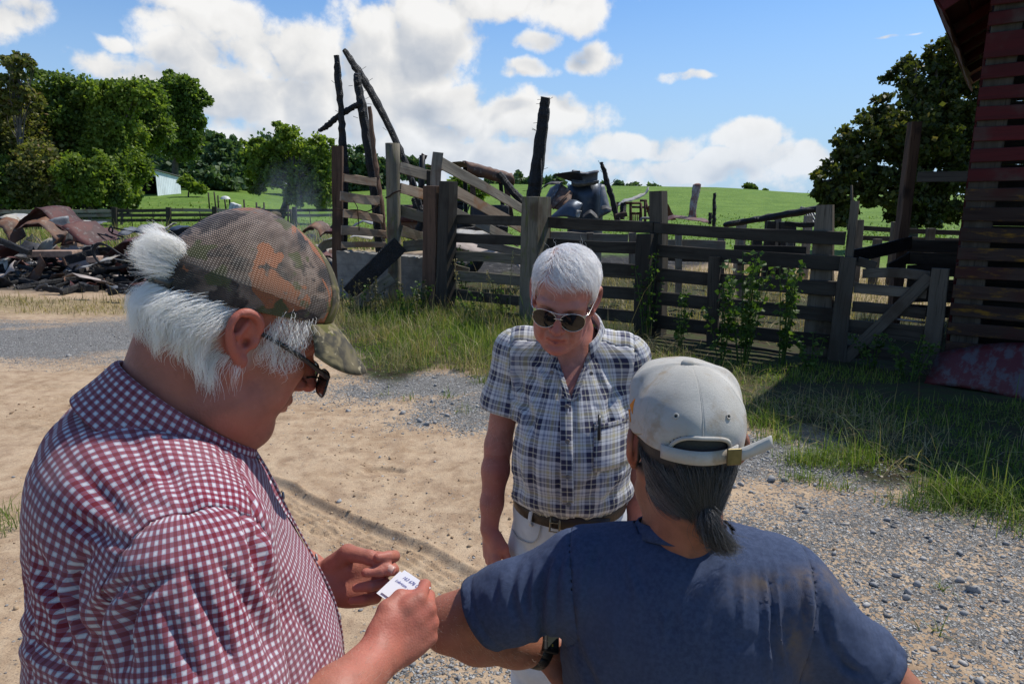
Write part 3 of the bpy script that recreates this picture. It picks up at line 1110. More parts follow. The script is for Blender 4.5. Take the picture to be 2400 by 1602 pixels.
# planks fallen against the chute
pl1 = board('charred_plank', at(818, 690, 11.4), at(938, 572, 11.75), .30, .05, M['char'], None, loc=gnd(818, 710), rough=.006, seg=8)
tag(pl1, 'wide black charred plank leaning on the round chute post', 'plank', 'planks fallen at the chute')
pl2 = board('fallen_plank', at(836, 712, 11.2), at(920, 650, 11.35), .19, .05, MM, None, loc=gnd(836, 715), rough=.003)
tag(pl2, 'mossy plank end leaning below the wide charred plank', 'plank', 'planks fallen at the chute')


# ------------------------------------------------------------------ burnt timbers still standing
def burnt(label, pix, w, Y, group='burnt barn posts still standing', dep=0.75, nails=0, Y2=None, mat=None, cat='burnt post'):
    n = len(pix)
    P = np.array([at(x, y, Y if Y2 is None else Y + (Y2 - Y) * i / (n - 1)) for i, (x, y) in enumerate(pix)])
    S = spline(P, 7)
    wv = np.interp(np.linspace(0, n - 1, len(S)), range(n), np.broadcast_to(w, (n,)))
    wv = wv * (1 + rng.normal(0, .035, len(S)))
    S = S + rng.normal(0, .004, S.shape)
    V, Fc, U = g_tube(S, wv / 2, 8, sq=dep)
    V = V + rng.normal(0, .0045, V.shape)
    base = P[0].copy()
    t = thing('burnt_timber', label, cat, base, group)
    obj('timber', V, Fc, mat or M['char'], t, uv=U)
    if nails:
        mb = MB()
        for i in range(nails):
            k = rng.integers(2, len(S) - 1)
            a = S[k] + np.array((rng.choice((-1, 1)) * wv[k] * .45, -.03, 0))
            b = a + np.array(((a - S[k])[0] * .9, 0, rng.uniform(-.02, .06)))
            mb.add(*g_tube([a, b], .004, 4))
        mb.build('nails', M['char'], t)['kind'] = 'stuff'
    return t


burnt('thin ragged black post standing beside the brown chute post', [(804, 600), (806, 500), (806, 400), (803, 330), (799, 262), (793, 195), (788, 131)], [.15, .17, .17, .15, .11, .14, .1], 13.1, nails=8)
burnt('thick double black post leaning over the chute rungs', [(892, 590), (886, 500), (872, 400), (855, 290), (842, 215), (836, 172)], [.26, .27, .25, .23, .21, .16], 13.3, nails=10)
burnt('long black rafter leaning down to the right behind the round post', [(1010, 560), (985, 480), (955, 395), (922, 318), (878, 230), (838, 165), (807, 116)], [.15, .16, .17, .19, .2, .2, .12], 13.9, nails=6)
burnt('short charred branch crossing the tall burnt posts', [(843, 243), (826, 252), (800, 268), (780, 283), (765, 296), (749, 306)], [.13, .14, .15, .14, .13, .09], 13.2, cat='burnt beam')
burnt('rusty brown edge board on the leaning double post', [(903, 560), (893, 470), (880, 380), (866, 250)], [.09, .1, .1, .08], 13.05, mat=M['wood_brown'], cat='burnt board')
burnt('heavy black post leaning alone behind the mossy fence post', [(1236, 560), (1246, 480), (1256, 420), (1266, 340), (1274, 270), (1278, 228)], [.27, .27, .26, .24, .22, .17], 13.6, nails=14)
burnt('slim black post leaning right of the crushed tank', [(1448, 520), (1436, 470), (1424, 430), (1414, 395), (1408, 380)], [.15, .14, .13, .11, .07], 15.0, nails=5)
burnt('short black stub post out in front of the meadow', [(1673, 530), (1674, 490), (1675, 452)], [.12, .11, .09], 16.0)
burnt('black beam end low beside the short stub post', [(1664, 525), (1665, 500)], [.1, .1], 16.2)
burnt('long black beam sloping up to the wide grey post', [(1700, 526), (1800, 510), (1918, 489)], [.16, .18, .17], 14.5, Y2=13.0, cat='burnt beam')
burnt('charred beam slanting down from the tractor canopy', [(1168, 405), (1195, 440), (1222, 470), (1250, 490)], [.2, .22, .24, .2], 16.0, cat='burnt beam')
tube('hanging_wire', [at(1268, 372, 13.5), at(1268, 420, 13.5), at(1262, 490, 13.5)], [.012, .016, .012], M['char'], None, n=5, loc=at(1266, 490, 13.5))
tag(bpy.data.objects['hanging_wire'], 'thin black strap hanging from the lone leaning post', 'strap')

# ------------------------------------------------------------------ slatted corn crib (right)
CB = at(2210, 880, 6.9) * (1, 1, 0)
CB = np.array((4.47, 6.88, 0.0))
CD = np.array((.812, -.583, 0.0))                        # along the front wall, to the right
CI = np.array((.583, .812, 0.0))                         # into the building
crib = thing('corn_crib', 'old red slatted corn crib in deep shade at the right edge', 'barn', CB)
z = 0.30
i = 0
while z < 3.80:
    big = (i == 15)
    w = .225 if big else .125 + rng.uniform(-.008, .012)
    L = 3.6
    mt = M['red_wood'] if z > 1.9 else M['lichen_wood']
    off = -CI * (.03 if not big else .05)
    zc = z + w / 2
    for s0, s1 in ((0, 1.9), (1.905, 3.8)):
        board('slat', CB + CD * s0 + off + (0, 0, zc + rng.normal(0, .004)), CB + CD * s1 + off + (0, 0, zc + rng.normal(0, .006)), w, .022, mt, crib, seg=4, rough=.0015, warp=.003)
    z += w + .062
    i += 1
for s in (.16, 1.35, 2.6, 3.7):
    board('stud', CB + CD * s + CI * .05 - (0, 0, .1), CB + CD * s + CI * .05 + (0, 0, 4.1), .24 if s < .2 else .1, .09, M['wood_dark'], crib, up=CD, seg=4)
for k in range(24):                                      # side wall and back wall, planked solid
    zz = .1 + k * .17
    board('side_plank', CB + CI * .12 + (0, 0, zz), CB + CI * 4.6 + (0, 0, zz), .16, .025, M['red_wood'], crib, seg=2)
    board('back_plank', CB + CI * 1.5 + CD * .1 + (0, 0, zz), CB + CI * 1.5 + CD * 3.8 + (0, 0, zz), .168, .03, MD, crib, seg=2)
    board('side_plank', CB + CD * 3.75 + CI * .1 + (0, 0, zz), CB + CD * 3.75 + CI * 4.6 + (0, 0, zz), .16, .025, M['red_wood'], crib, seg=2)
sill = board('sill', CB + CD * -.02 - CI * .01 + (0, 0, .13), CB + CD * 3.8 - CI * .01 + (0, 0, .13), .2, .14, MD, crib)
# roof: eave along CI at left, rising along CD, underside boarded
E0 = np.array((4.05, 6.98, 3.70))
SL = 0.62
RD = nrm(CD + np.array((0, 0, SL)))
LEN = 6.0
for k in range(17):
    a = E0 + RD * (.11 + k * .215) + (0, 0, .0)
    board('roof_board', a, a + CI * LEN, .205, .02, M['red_wood'], crib, up=RD, seg=3)
RN = nrm(np.cross(RD, CI)); RN = RN if RN[2] > 0 else -RN
V = [E0 - RD * .05 + RN * .03 - CI * .06, E0 + RD * 3.8 + RN * .03 - CI * .06, E0 + RD * 3.8 + RN * .03 + CI * LEN, E0 - RD * .05 + RN * .03 + CI * LEN]
solidify(obj('roof_sheet', V, [(0, 1, 2, 3)], plain('rusted tin', (.05, .018, .015), .8, .0, .3, 3), crib), .012)
for s in (1.3, 1.95, 2.6, 3.3, 4.2, 5.2):
    a = E0 + CI * s - RN * .06
    board('rafter', a + RD * .02, a + RD * 3.6, .10, .05, M['red_wood'], crib, up=RN, seg=2)
board('barge_board', E0 - RN * .05 - CI * .02 - RD * .02, E0 - RN * .05 - CI * .02 + RD * 3.7, .15, .025, M['red_wood'], crib, up=RN)
board('fascia', E0 - RN * .05 - RD * .03, E0 - RN * .05 - RD * .03 + CI * LEN, .13, .022, M['red_wood'], crib, up=RN, rough=.006, seg=14)
# gable triangle closing the front above the slats
V = [CB + CI * .0 + (0, 0, 3.83), CB + CD * 3.8 + (0, 0, 3.83), CB + CD * 3.8 + (0, 0, 3.8 + 3.5 * SL), CB + (0, 0, 3.86)]
solidify(obj('gable', V, [(0, 1, 2, 3)], M['red_wood'], crib, uv=[(0, 0), (3.8, 0), (3.8, 2), (0, 0.1)]), .03)

# red roof sheet leaning against the crib
def red_tin():
    m, N = material('flaking red tin')
    v = N.coord('UV')
    n = N.noise(N.mapping(v, (6, 2.2, 1)), 1.2, 6, .7)
    c = N.mix(N.step(n, .46, .58), (.085, .011, .013), (.085, .068, .072))
    c = N.mix(N.step(N.noise(v, 3, 5), .62, .75), c, (.11, .05, .03))
    return N.fin(c, .5, N.bump(n, .3, .01), .15)


nu, nv = 18, 9
G = np.zeros((nu, nv, 3))
tl, tr = CB + CD * -.05 - CI * .12 + (0, 0, .30), CB + CD * 2.4 - CI * .14 + (0, 0, .52)
bl, br = CB + CD * -.12 - CI * .42 + (0, 0, .03), CB + CD * 2.3 - CI * .80 + (0, 0, .03)
for i in range(nu):
    for j in range(nv):
        u, v_ = i / (nu - 1), j / (nv - 1)
        top = tl + (tr - tl) * u + (0, 0, .13 * math.sin(math.pi * min(1, u * 1.8)) ** .8)
        bot = bl + (br - bl) * u + np.array((0, 0, .03 * math.sin(9 * u)))
        G[i, j] = bot + (top - bot) * v_ - CI * .05 * math.sin(math.pi * v_) + rng.normal(0, .004, 3)
V, Fc = g_grid(G)
uv = np.stack(np.meshgrid(np.linspace(0, 2.4, nu), np.linspace(0, .8, nv), indexing='ij'), -1).reshape(-1, 2)
rs = solidify(obj('tin_sheet', V, Fc, red_tin(), None, True, uv=uv, loc=bl), .006)
tag(rs, 'bent sheet of flaking red tin leaning against the crib foot', 'metal sheet')

# ------------------------------------------------------------------ white shed in the far pasture
def shed():
    Y = 66.0
    c = at(370, 452, Y)
    gzv = float(hz(c[0], c[1]))
    t = thing('white_shed', 'small white board shed with open dark front beside the woods', 'shed', (c[0], c[1], gzv))
    a, b = at(335, 452, Y + 1.5), at(369, 455, Y - 1)          # open front: left to right corner
    d = at(424, 450, Y + 3.5)                                  # back end of the side wall
    for p in (a, b, d): p[2] = gzv - .2
    wm = plain('chalky white boards', (.62, .68, .70), .8, 0, .12, .8)
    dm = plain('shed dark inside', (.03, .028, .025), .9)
    hA, hB, hD = 2.35, 2.45, 1.95
    n = 14
    for i in range(n):
        p = b + (d - b) * (i + .5) / n
        h = hB + (hD - hB) * (i + .5) / n
        board('side_board', p, p + (0, 0, h), np.linalg.norm(d - b) / n * .93, .03, wm, t, up=d - b, seg=1, warp=0)
    e = a + (d - b)
    def quad(name, P, m): solidify(obj(name, P, [(0, 1, 2, 3)], m, t), .04)
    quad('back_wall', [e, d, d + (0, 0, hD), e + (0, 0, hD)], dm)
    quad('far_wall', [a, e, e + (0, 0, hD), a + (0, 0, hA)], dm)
    quad('front_panel', [a + (0, 0, hA - .55), b + (0, 0, hB - .55), b + (0, 0, hB), a + (0, 0, hA)], plain('shed gable panel', (.42, .41, .36), .8))
    o_ = (d - b) * .06; s_ = (b - a) * .08
    quad('roof', [a + (0, 0, hA + .06) - o_ - s_, b + (0, 0, hB + .06) - o_ + s_, d + (0, 0, hD + .06) + o_ * 1.5 + s_, e + (0, 0, hD + .06) + o_ - s_], plain('shed roof felt', (.18, .17, .16), .8))
    for p in (a,): board('post', p, p + (0, 0, hA), .14, .14, M['wood_dark'], t, up=(1, 0, 0), seg=1)


shed()

# ------------------------------------------------------------------ far board fence at the left
ff = thing('pasture_fence', 'long low three rail fence along the far pasture edge', 'fence', at(300, 525, 38) * (1, 1, 0))
xs_ = [-160, -40, 118, 268, 395, 503, 605, 690, 790]
def fy(x): return 36 + (x + 160) * .010
prev = None
for k, x in enumerate(xs_):
    Y = fy(x)
    b_ = at(x, 527, Y); g_ = float(gz(b_[0], b_[1])[0])
    b_[2] = g_ - .2
    tp = at(x, 484 + rng.uniform(-1, 3), Y)
    board('post', b_, tp, .26, .2, M['wood_dark'], ff, up=(1, 0, 0), seg=2)
    if prev is not None:
        for (ya, yb) in ((493, 493), (505, 504), (517, 516)):
            if x > 520 and ya > 510: continue
            dr = lambda q: 4 * max(0, (260 - q) / 300)
            board('rail', at(prev, ya + dr(prev) + rng.normal(0, .8), fy(prev)), at(x, yb + dr(x) + rng.normal(0, .8), Y), .18, .05, MW if rng.random() < .55 else M['wood_dark'], ff, seg=2)
    prev = x
mid = [(300 + i * 55 + rng.uniform(-12, 12)) for i in range(9)]
for x in mid:
    Y = fy(x) + 1.5
    p = at(x, 520, Y); p[2] = float(gz(p[0], p[1])[0])
    o = tube('fence_stake', [p, p + (rng.normal(0, .04), 0, 1.05)], .03, M['wood_dark'], None, n=5, loc=p)
    tag(o, 'thin metal stake standing along the far pasture fence', 'stake', 'thin stakes along the pasture fence')
for x, y, hgt in ((488, 455, 1.4), (503, 456, 1.5), (509, 458, 1.3), (528, 462, 1.2), (537, 466, 1.3), (601, 496, 1.6), (612, 497, 1.3), (617, 484, 1.5), (573, 484, 1.6), (672, 500, 1.5), (680, 500, 1.3)):
    Y = 52 - (y - 455) * .25
    p = at(x, y, Y); p[2] = float(gz(p[0], p[1])[0])
    o = tube('pasture_stake', [p - (0, 0, .1), p + (rng.normal(0, .08), 0, hgt)], .055, M['wood_dark'], None, n=5, loc=p)
    tag(o, 'grey wooden stake up the slope of the far pasture', 'stake', 'wooden stakes up the pasture slope')

# stone pen with a white tub in the pasture
sp = thing('stone_trough', 'low grey block trough standing in the far pasture', 'trough', at(565, 492, 44) * (1, 1, 0))
p = at(565, 485, 44); g_ = float(gz(p[0], p[1])[0])
box('basin', (p[0], 44, g_ + .35), (.72, .6, .42), M['conc'], sp, bevel=.03)
box('cap', (p[0], 44, g_ + .80), (.76, .64, .03), M['wood_dark'], sp)
ob = thing('white_box', 'dirty white metal box with slats on the pasture trough', 'metal box', (at(550, 462, 44.3)[0], 44.3, g_ + .83))
q = at(550, 458, 44.3)
wm = plain('dirty white enamel', (.55, .55, .52), .5)
rot = np.array(Matrix.Rotation(.35, 3, 'Y'))
box('case', (q[0], 44.2, g_ + 1.12), (.28, .25, .26), wm, ob, ax=rot.T, bevel=.02)
for k in range(3):
    box('slat', (q[0] - .14 + k * .17, 43.93, g_ + 1.08), (.055, .015, .25), wm, ob, ax=rot.T)
tb = thing('white_tub', 'round white tub lying in the far pasture grass', 'tub', at(528, 468, 47) * (1, 1, 0))
p = at(528, 465, 47)
V, Fc = g_grid(np.array([[(p[0] + .34 * math.cos(a) * r, 47 + .3 * math.sin(a) * r, p[2] + .22 * math.sqrt(max(0, 1 - r * r)) - .05) for a in np.linspace(0, 2 * math.pi, 13)] for r in np.linspace(0.02, 1, 7)]))
obj('shell', V, Fc, wm, tb, True)
# ------------------------------------------------------------------ burnt metal
def proj_y(P):
    z = P[2] - CAM_H
    return 801 - FPX * (z * CP + P[1] * SP) / (P[1] * CP - z * SP)


def tin(name, a, b, c, rough=.72, metal=.0, sc=2.0):
    m, N = material(name)
    v = N.coord('Object')
    n = N.noise(v, sc, 6, .65)
    n2 = N.noise(v, sc * 4, 5, .6)
    col = N.mix(N.step(n, .40, .58), a, b)
    col = N.mix(N.step(n2, .55, .72), col, c)
    col = N.mix(N.step(N.noise(v, sc * 11, 3), .55, .8, 0, .5), col, (.03, .026, .024))
    return N.fin(col, rough, N.bump(n2, .35, .02), metal)


M['tin_red'] = tin('scorched red tin', (.10, .026, .021), (.055, .020, .018), (.15, .12, .11))
M['tin_rust'] = tin('rusted tin', (.17, .075, .035), (.09, .05, .035), (.24, .19, .14))
M['tin_pale'] = tin('bleached tin', (.42, .38, .30), (.33, .32, .30), (.22, .15, .09))
M['tin_grey'] = tin('grey burnt tin', (.17, .18, .19), (.10, .105, .115), (.26, .24, .22), .6, .25)
M['tin_blue'] = tin('blued burnt steel', (.035, .045, .065), (.06, .075, .10), (.12, .12, .125), .42, .45, 1.2)
M['tin_black'] = tin('sooty tin', (.02, .02, .022), (.045, .045, .05), (.09, .075, .06), .65, .1)
M['ash'] = plain('pale ash', (.24, .235, .23), 1.0, 0, .55, 9, .8, 60)
M['brick'] = plain('fired block', (.30, .20, .145), .95, 0, .25, 12, .5)
M['slab'] = plain('pale slab', (.34, .29, .26), .95, 0, .22, 3, .3)
M['iron'] = plain('black iron', (.022, .022, .024), .5, .6, .3)
M['rustiron'] = plain('rusted iron', (.10, .055, .035), .8, .2, .4, 9, .4)
WR = 'sheets of burnt roof metal in the wreckage'


def strip(label, pix, Y, dep, mat, skew=(0, 0), group=WR, rib=0.0, w_end=None, m=5, wob=.015, name='metal_sheet', parent=None, cat='metal sheet', th=.006):
    """a long sheet whose bent edge follows pix at depth Y; the sheet runs dep metres away from us"""
    P = np.array([at(p[0], p[1], Y if len(p) < 3 else p[2]) for p in pix])
    S0 = spline(P, m)
    lin = np.stack([np.interp(np.linspace(0, len(P) - 1, len(S0)), range(len(P)), P[:, k]) for k in range(3)], 1)
    S = S0 * .25 + lin * .75
    nv = 7
    G = np.zeros((len(S), nv, 3))
    back = np.array((skew[0], dep, skew[1]))
    for j in range(nv):
        t = j / (nv - 1)
        k = 1.0 if w_end is None else (1 + (w_end - 1) * t)
        c = S.mean(0)
        G[:, j] = c + (S - c) * k + back * t + np.array((0, 0, .04 * math.sin(math.pi * t)))
        if rib: G[:, j, 2] += rib * (j % 2)
    q = G.reshape(-1, 3)
    for ax, s in ((0, 0), (1, 31), (2, 63)):
        q[:, ax] += (np.abs(fbm(q * 3.0 + s, 3) - .5) - .1) * wob * 9
    V, Fc = g_grid(q.reshape(G.shape))
    base = P[-1].copy()
    uv = np.stack(np.meshgrid(np.linspace(0, 2, len(S)), np.linspace(0, 1, nv), indexing='ij'), -1).reshape(-1, 2)
    o = solidify(obj(name, V, Fc, mat, parent, True, uv=uv, loc=None if parent else base), th)
    if parent is None: tag(o, label, cat, group)
    return o


def stick(label, a, b, w, mat='char', group='charred sticks and boards in the wreckage', name='charred_beam', cat='burnt beam', th=None, nb=True):
    o = board(name, a, b, w, th or w * .7, M[mat], None, seg=6, rough=.008 if mat == 'char' else .002, ch=.012, loc=np.asarray(a, float))
    return tag(o, label, cat, group)


strip('big arched red roof sheet standing on edge in the left wreckage', [(30, 540), (46, 516), (66, 503), (84, 489), (99, 494), (122, 522), (143, 533), (145, 558), (142, 578)], 16.4, .9, M['tin_red'], (.12, .05), None)
strip('grey burnt panel hanging down from the arched red sheet', [(112, 518), (118, 545), (124, 578)], 16.3, .35, M['tin_grey'], (.28, .12), None)
strip('rust orange ribbon of roof sheet under the arched red sheet', [(38, 538), (58, 527), (88, 523), (108, 538), (132, 562), (122, 577)], 16.0, .8, M['tin_rust'], (-.1, .15), None)
strip('dark red sheet behind the arched one', [(5, 520), (40, 512), (62, 515), (80, 530)], 17.6, .8, M['tin_red'], (0, .1))
strip('cream sheet curled at the very left edge of the wreckage', [(-20, 520), (0, 511), (22, 514), (34, 524)], 16.6, .7, M['tin_pale'], (.1, .1), None)
strip('brown folded sheet below the cream one at the left edge', [(-20, 530), (6, 535), (18, 556), (28, 578)], 16.2, .4, M['tin_rust'], (.1, .2), None)
strip('long red and grey sheet sloping down right of the arch', [(143, 530), (158, 540), (178, 560), (196, 572), (206, 575)], 16.2, .8, M['tin_red'], (.35, .1), None)
strip('flat cream sheet behind the sloping red sheet', [(150, 533), (172, 536), (196, 548)], 17.2, .7, M['tin_pale'], (.1, .15))
strip('small upright cream shard in the middle of the wreckage', [(196, 545), (204, 560), (216, 563)], 16.8, .3, M['tin_pale'], (-.05, .25), None)
strip('grey sheet crumpled behind the cream shard', [(178, 540), (198, 531), (222, 532)], 17.8, .6, M['tin_grey'], (0, .1))
strip('dark red sheet lying in the middle wreckage', [(215, 545), (235, 555), (255, 562)], 17.4, .7, M['tin_red'], (.1, .1))
strip('pale grey sheet folded like a tent near the hat', [(276, 548), (300, 552), (316, 540), (330, 546), (338, 560)], 16.8, .6, M['tin_grey'], (.05, .15), None)
strip('cream torn sheet with a raised corner near the hat', [(340, 548), (346, 534), (370, 545), (394, 532)], 17.2, .5, M['tin_pale'], (.0, .1), None)
strip('rounded rusty sheet bulging beside the cap hair', [(303, 585), (312, 566), (330, 557), (350, 558), (360, 575)], 15.8, .8, M['tin_rust'], (-.05, .2), None)
strip('flat red brown sheet lying behind the hose loop', [(224, 612), (250, 595), (280, 570), (305, 566)], 15.2, .8, M['tin_red'], (.2, .12), None)
strip('red sheet edge at the foot of the rusty bulge', [(300, 600), (325, 588), (350, 583), (372, 580)], 15.0, .5, M['tin_red'], (.1, .12))
strip('thin cream sheet lying flat before the hose loop', [(185, 630), (215, 622), (235, 612), (262, 610)], 14.8, .5, M['tin_pale'], (.1, .05))
strip('black sooty sheet sticking up behind the cap', [(440, 560), (458, 536), (468, 524), (492, 530)], 17.0, .7, M['tin_black'], (.05, .05), None)
strip('blue grey sheet lying left of the black sheet', [(370, 552), (395, 540), (415, 542), (440, 552)], 17.0, .6, M['tin_blue'], (0, .1))
strip('sooty curled sheet right of the camo cap', [(706, 552), (712, 538), (728, 530), (745, 540), (752, 556)], 15.5, .6, M['tin_rust'], (.1, .1), None)
strip('red brown curled sheet beside the brown post', [(748, 556), (762, 545), (780, 541)], 15.4, .6, M['tin_red'], (.1, .05), None)
strip('large white tarpaulin coloured sheet left of the chute', [(735, 600), (748, 575), (768, 562), (790, 560)], 14.6, 1.4, M['tin_pale'], (.25, .12), None)
strip('blue steel sheet leaning behind the brown post', [(765, 545), (775, 530), (790, 520)], 17, .6, M['tin_blue'], (.1, .1))
strip('pale sheet scrap behind the chute rungs', [(820, 535), (850, 520), (880, 530)], 17, .6, M['tin_grey'], (.1, .1))
strip('white scrap lying on the chute floor behind the rungs', [(815, 560), (840, 556), (868, 562)], 14, .6, M['tin_pale'], (.05, .03))
def scrap(c, size, mat):
    n, m_ = rng.integers(4, 7), rng.integers(3, 6)
    u, v = np.meshgrid(np.linspace(-1, 1, n), np.linspace(-1, 1, m_), indexing='ij')
    P = np.stack([u + rng.normal(0, .12, u.shape), (v + rng.normal(0, .12, u.shape)) * rng.uniform(.35, .9), rng.normal(0, .10, u.shape)], -1)
    P[..., 2] += rng.uniform(-.5, .5) * np.abs(u + rng.uniform(-.4, .4)) + rng.uniform(-.4, .4) * np.abs(v + rng.uniform(-.4, .4))
    A = np.array(Matrix.Rotation(rng.uniform(0, 6.28), 3, 'Z') @ Matrix.Rotation(rng.normal(0, .7), 3, 'X') @ Matrix.Rotation(rng.normal(0, .5), 3, 'Y'))
    W_ = (P.reshape(-1, 3) * size) @ A.T
    W_ = W_ + c - (0, 0, W_[:, 2].min() * .7)
    V, Fc = g_grid(W_.reshape(P.shape))
    o = solidify(obj('metal_scrap', V, Fc, mat, None, False, loc=c), .005)
    return tag(o, 'small crumpled scrap of roof metal among the ashes', 'metal scrap', 'small metal scraps in the wreckage')


for i in range(120):
    x = rng.uniform(-40, 460) if i % 5 else rng.uniform(690, 790)
    Y = rng.uniform(15.0, 19.5) if i % 14 else rng.uniform(13.8, 15)
    lift = max(0, rng.uniform(-.1, .45)) * sstep(14.8, 16.5, Y)
    scrap(np.array(((x - 1200) / FPX * Y, Y, .03 + lift)), rng.uniform(.10, .42), M[rng.choice(['tin_red', 'tin_rust', 'tin_pale', 'tin_grey', 'tin_black', 'tin_black', 'char', 'tin_red', 'slab'])])
for i in range(80):
    x = rng.uniform(-30, 480); Y = rng.uniform(14.6, 19) if i % 7 else rng.uniform(13.5, 14.6)
    g = np.array(((x - 1200) / FPX * Y, Y, 0.0)); a_ = rng.uniform(0, math.pi); L = rng.uniform(.3, 1.3)
    d = np.array((math.cos(a_), math.sin(a_), rng.uniform(-.02, .18))) * L / 2
    c = np.array((g[0], g[1], float(gz(g[0], g[1])[0]) + .05 + abs(d[2]) + rng.uniform(0, .25) * (Y > 15)))
    stick('short charred stick lying in the ash field', c - d, c + d, rng.uniform(.04, .11))
stick('thick cracked black beam before the rusty bulge', at(300, 634, 14.9), at(378, 602, 15.2), .24, group=None)
stick('long black beam sloping at the left wreckage edge', at(-20, 555, 15.6), at(70, 592, 15.2), .13, group=None)
stick('black beam lying in the ashes behind the pinkish slab', at(150, 612, 15.4), at(232, 590, 15.8), .2, group=None)
stick('black beam on top of the wreckage left of the cap', at(395, 552, 17), at(470, 534, 17.2), .16, group=None)
stick('charred log alone on the scorched grass', at(190, 668, 12.9), at(226, 676, 12.7), .12, group=None)
stick('charred log lying nearest the cap on the scorched grass', at(255, 684, 12.5), at(296, 680, 12.4), .11, group=None)
stick('reddish iron bar leaning upright in the ashes', at(155, 622, 14.7), at(147, 604, 14.7), .05, 'rustiron', None, 'iron_bar', 'iron bar')
for k, (x0, x1, y0, y1, Y, mt, lb) in enumerate(((62, 168, 588, 603, 15.6, 'brick', 'long stained kerb block before the arched sheet'), (202, 230, 602, 616, 15.0, 'brick', 'single orange block beside the hose loop'), (354, 376, 622, 642, 14.4, 'brick', 'orange block showing beside the cap hair'), (145, 172, 567, 580, 16.8, 'brick', 'brown block under the sloping red sheet'))):
    a, b = at(x0, y1, Y), at(x1, y0, Y)
    o = box('block', ((a[0] + b[0]) / 2, Y + .2, max(.05, (a[2] + b[2]) / 2)), (abs(b[0] - a[0]) / 2, .2, max(.06, abs(b[2] - a[2]) / 2)), M[mt], None, bevel=.015, loc=(a[0], Y, 0))
    tag(o, lb, 'block')
# pale slab of concrete half covered with ash
sl = [gnd(150, 648), gnd(185, 662), gnd(320, 650), gnd(312, 628), gnd(240, 630)]
P = np.array(sl); P[:, 2] = gz(P[:, 0], P[:, 1]) + .05
solidify(obj('slab', P, [(0, 1, 2, 3, 4)], M['slab'], None, loc=P[0]), .05)
tag(bpy.data.objects['slab'], 'pinkish concrete slab swept bare in the ashes', 'slab')
# hose loop and bent pipes
lp = [(232, 615), (220, 600), (217, 585), (224, 573), (236, 570), (256, 578), (280, 594), (306, 609), (318, 612), (300, 620), (270, 627), (245, 625), (232, 615)]
o = thing('cable_loop', 'loop of thick black cable lying on the wreckage', 'cable', gnd(260, 630))
for d in (0, 3.5):
    tube('cable', [at(x + d, y + d * .7, 14.7 + i * .01) for i, (x, y) in enumerate(lp)], .022, M['iron'], o, 6, m=4)
tube('cable', [at(318, 611, 14.8), at(325, 595, 14.9), at(332, 582, 15)], .025, M['iron'], o, 6)
tube('cable', [at(268, 606, 14.7), at(300, 612, 14.8), at(330, 620, 14.8)], .012, M['tin_pale'], o, 5)
o = thing('bent_pipe', 'thin black bent pipe frame in the middle wreckage', 'pipe', gnd(260, 560))
tube('pipe', [at(262, 546, 16.9), at(255, 540, 16.9), at(258, 532, 16.9), at(264, 533, 16.9), at(263, 545, 16.9)], .02, M['iron'], o, 5, m=3)
tube('pipe', [at(258, 532, 16.9), at(300, 541, 17), at(345, 548, 17)], .02, M['iron'], o, 5)
tube('pipe', [at(262, 547, 16.9), at(290, 556, 16.9)], .018, M['iron'], o, 5)
tube('pipe', [at(222, 556, 16.7), at(216, 550, 16.7), at(222, 547, 16.7), at(245, 551, 16.7), at(270, 557, 16.7)], .018, M['iron'], o, 5, m=3)


def mound(label, px, py, rx, ry, h, mat, name='ash_heap'):
    g = gnd(px, py)
    n = 30
    q = np.linspace(-1, 1, n)
    X, Y = np.meshgrid(q, q, indexing='ij')
    r = np.hypot(X, Y)
    P = np.stack([g[0] + X * rx, g[1] + Y * ry, 0 * X], -1)
    k = fbm(P.reshape(-1, 3) * 4, 4).reshape(X.shape)
    z = gz(P[..., 0].ravel(), P[..., 1].ravel()).reshape(X.shape)
    P[..., 2] = z - .04 + h * sstep(1, .1, r) * (.35 + 1.3 * k)
    V, Fc = g_grid(P)
    o = obj(name, V, Fc, mat, None, True, loc=g)
    return tag(o, label, 'ash heap')


AM = charred('ash and cinders')
mound('grey ash heap in front of the arched sheet', 110, 592, 1.0, .7, .22, M['ash'])
mound('dark cinder heap in the middle of the wreckage', 195, 598, 1.5, 1.0, .42, plain('cinders', (.07, .068, .066), 1, 0, .8, 12, .9, 40))
mound('tall black heap filling the hollow of the arched sheet', 80, 578, 1.2, .9, .42, M['char'])
mound('black rubble heap between the sheets in the middle', 270, 575, 1.8, 1.0, .5, M['char'])
mound('black cinder heap spread at the left edge', 20, 600, 1.6, 1.0, .3, M['char'])
mound('long black cinder heap along the far side', 330, 575, 2.6, 1.2, .35, M['char'])
mound('cinder heap right of the camo cap', 720, 575, 1.6, 1.3, .4, M['char'])
# cinders scattered as grains
q = np.vstack([rng.normal(0, .5, (1500, 2)) * (3.4, 1.5) + gnd(90, 625)[:2], rng.normal(0, .5, (700, 2)) * (2.5, 1.2) + gnd(330, 640)[:2], rng.normal(0, .5, (500, 2)) * (2.2, .6) + gnd(200, 670)[:2]])
sz = np.clip(rng.lognormal(math.log(.022), .5, len(q)), .01, .07)
V, Fc = stones(np.stack([q[:, 0], q[:, 1], gz(q[:, 0], q[:, 1]) + sz * .2], 1), sz)
def cind():
    m, N = material('loose cinders')
    return N.fin(N.ramp(N.island(), [(0, (.012, .012, .012)), (.6, (.035, .033, .032)), (.8, (.12, .115, .11)), (1, (.3, .29, .28))]), .9)
tag(obj('cinders', V, Fc, cind()), 'black and grey cinders strewn before the wreckage', 'cinders', kind='stuff')

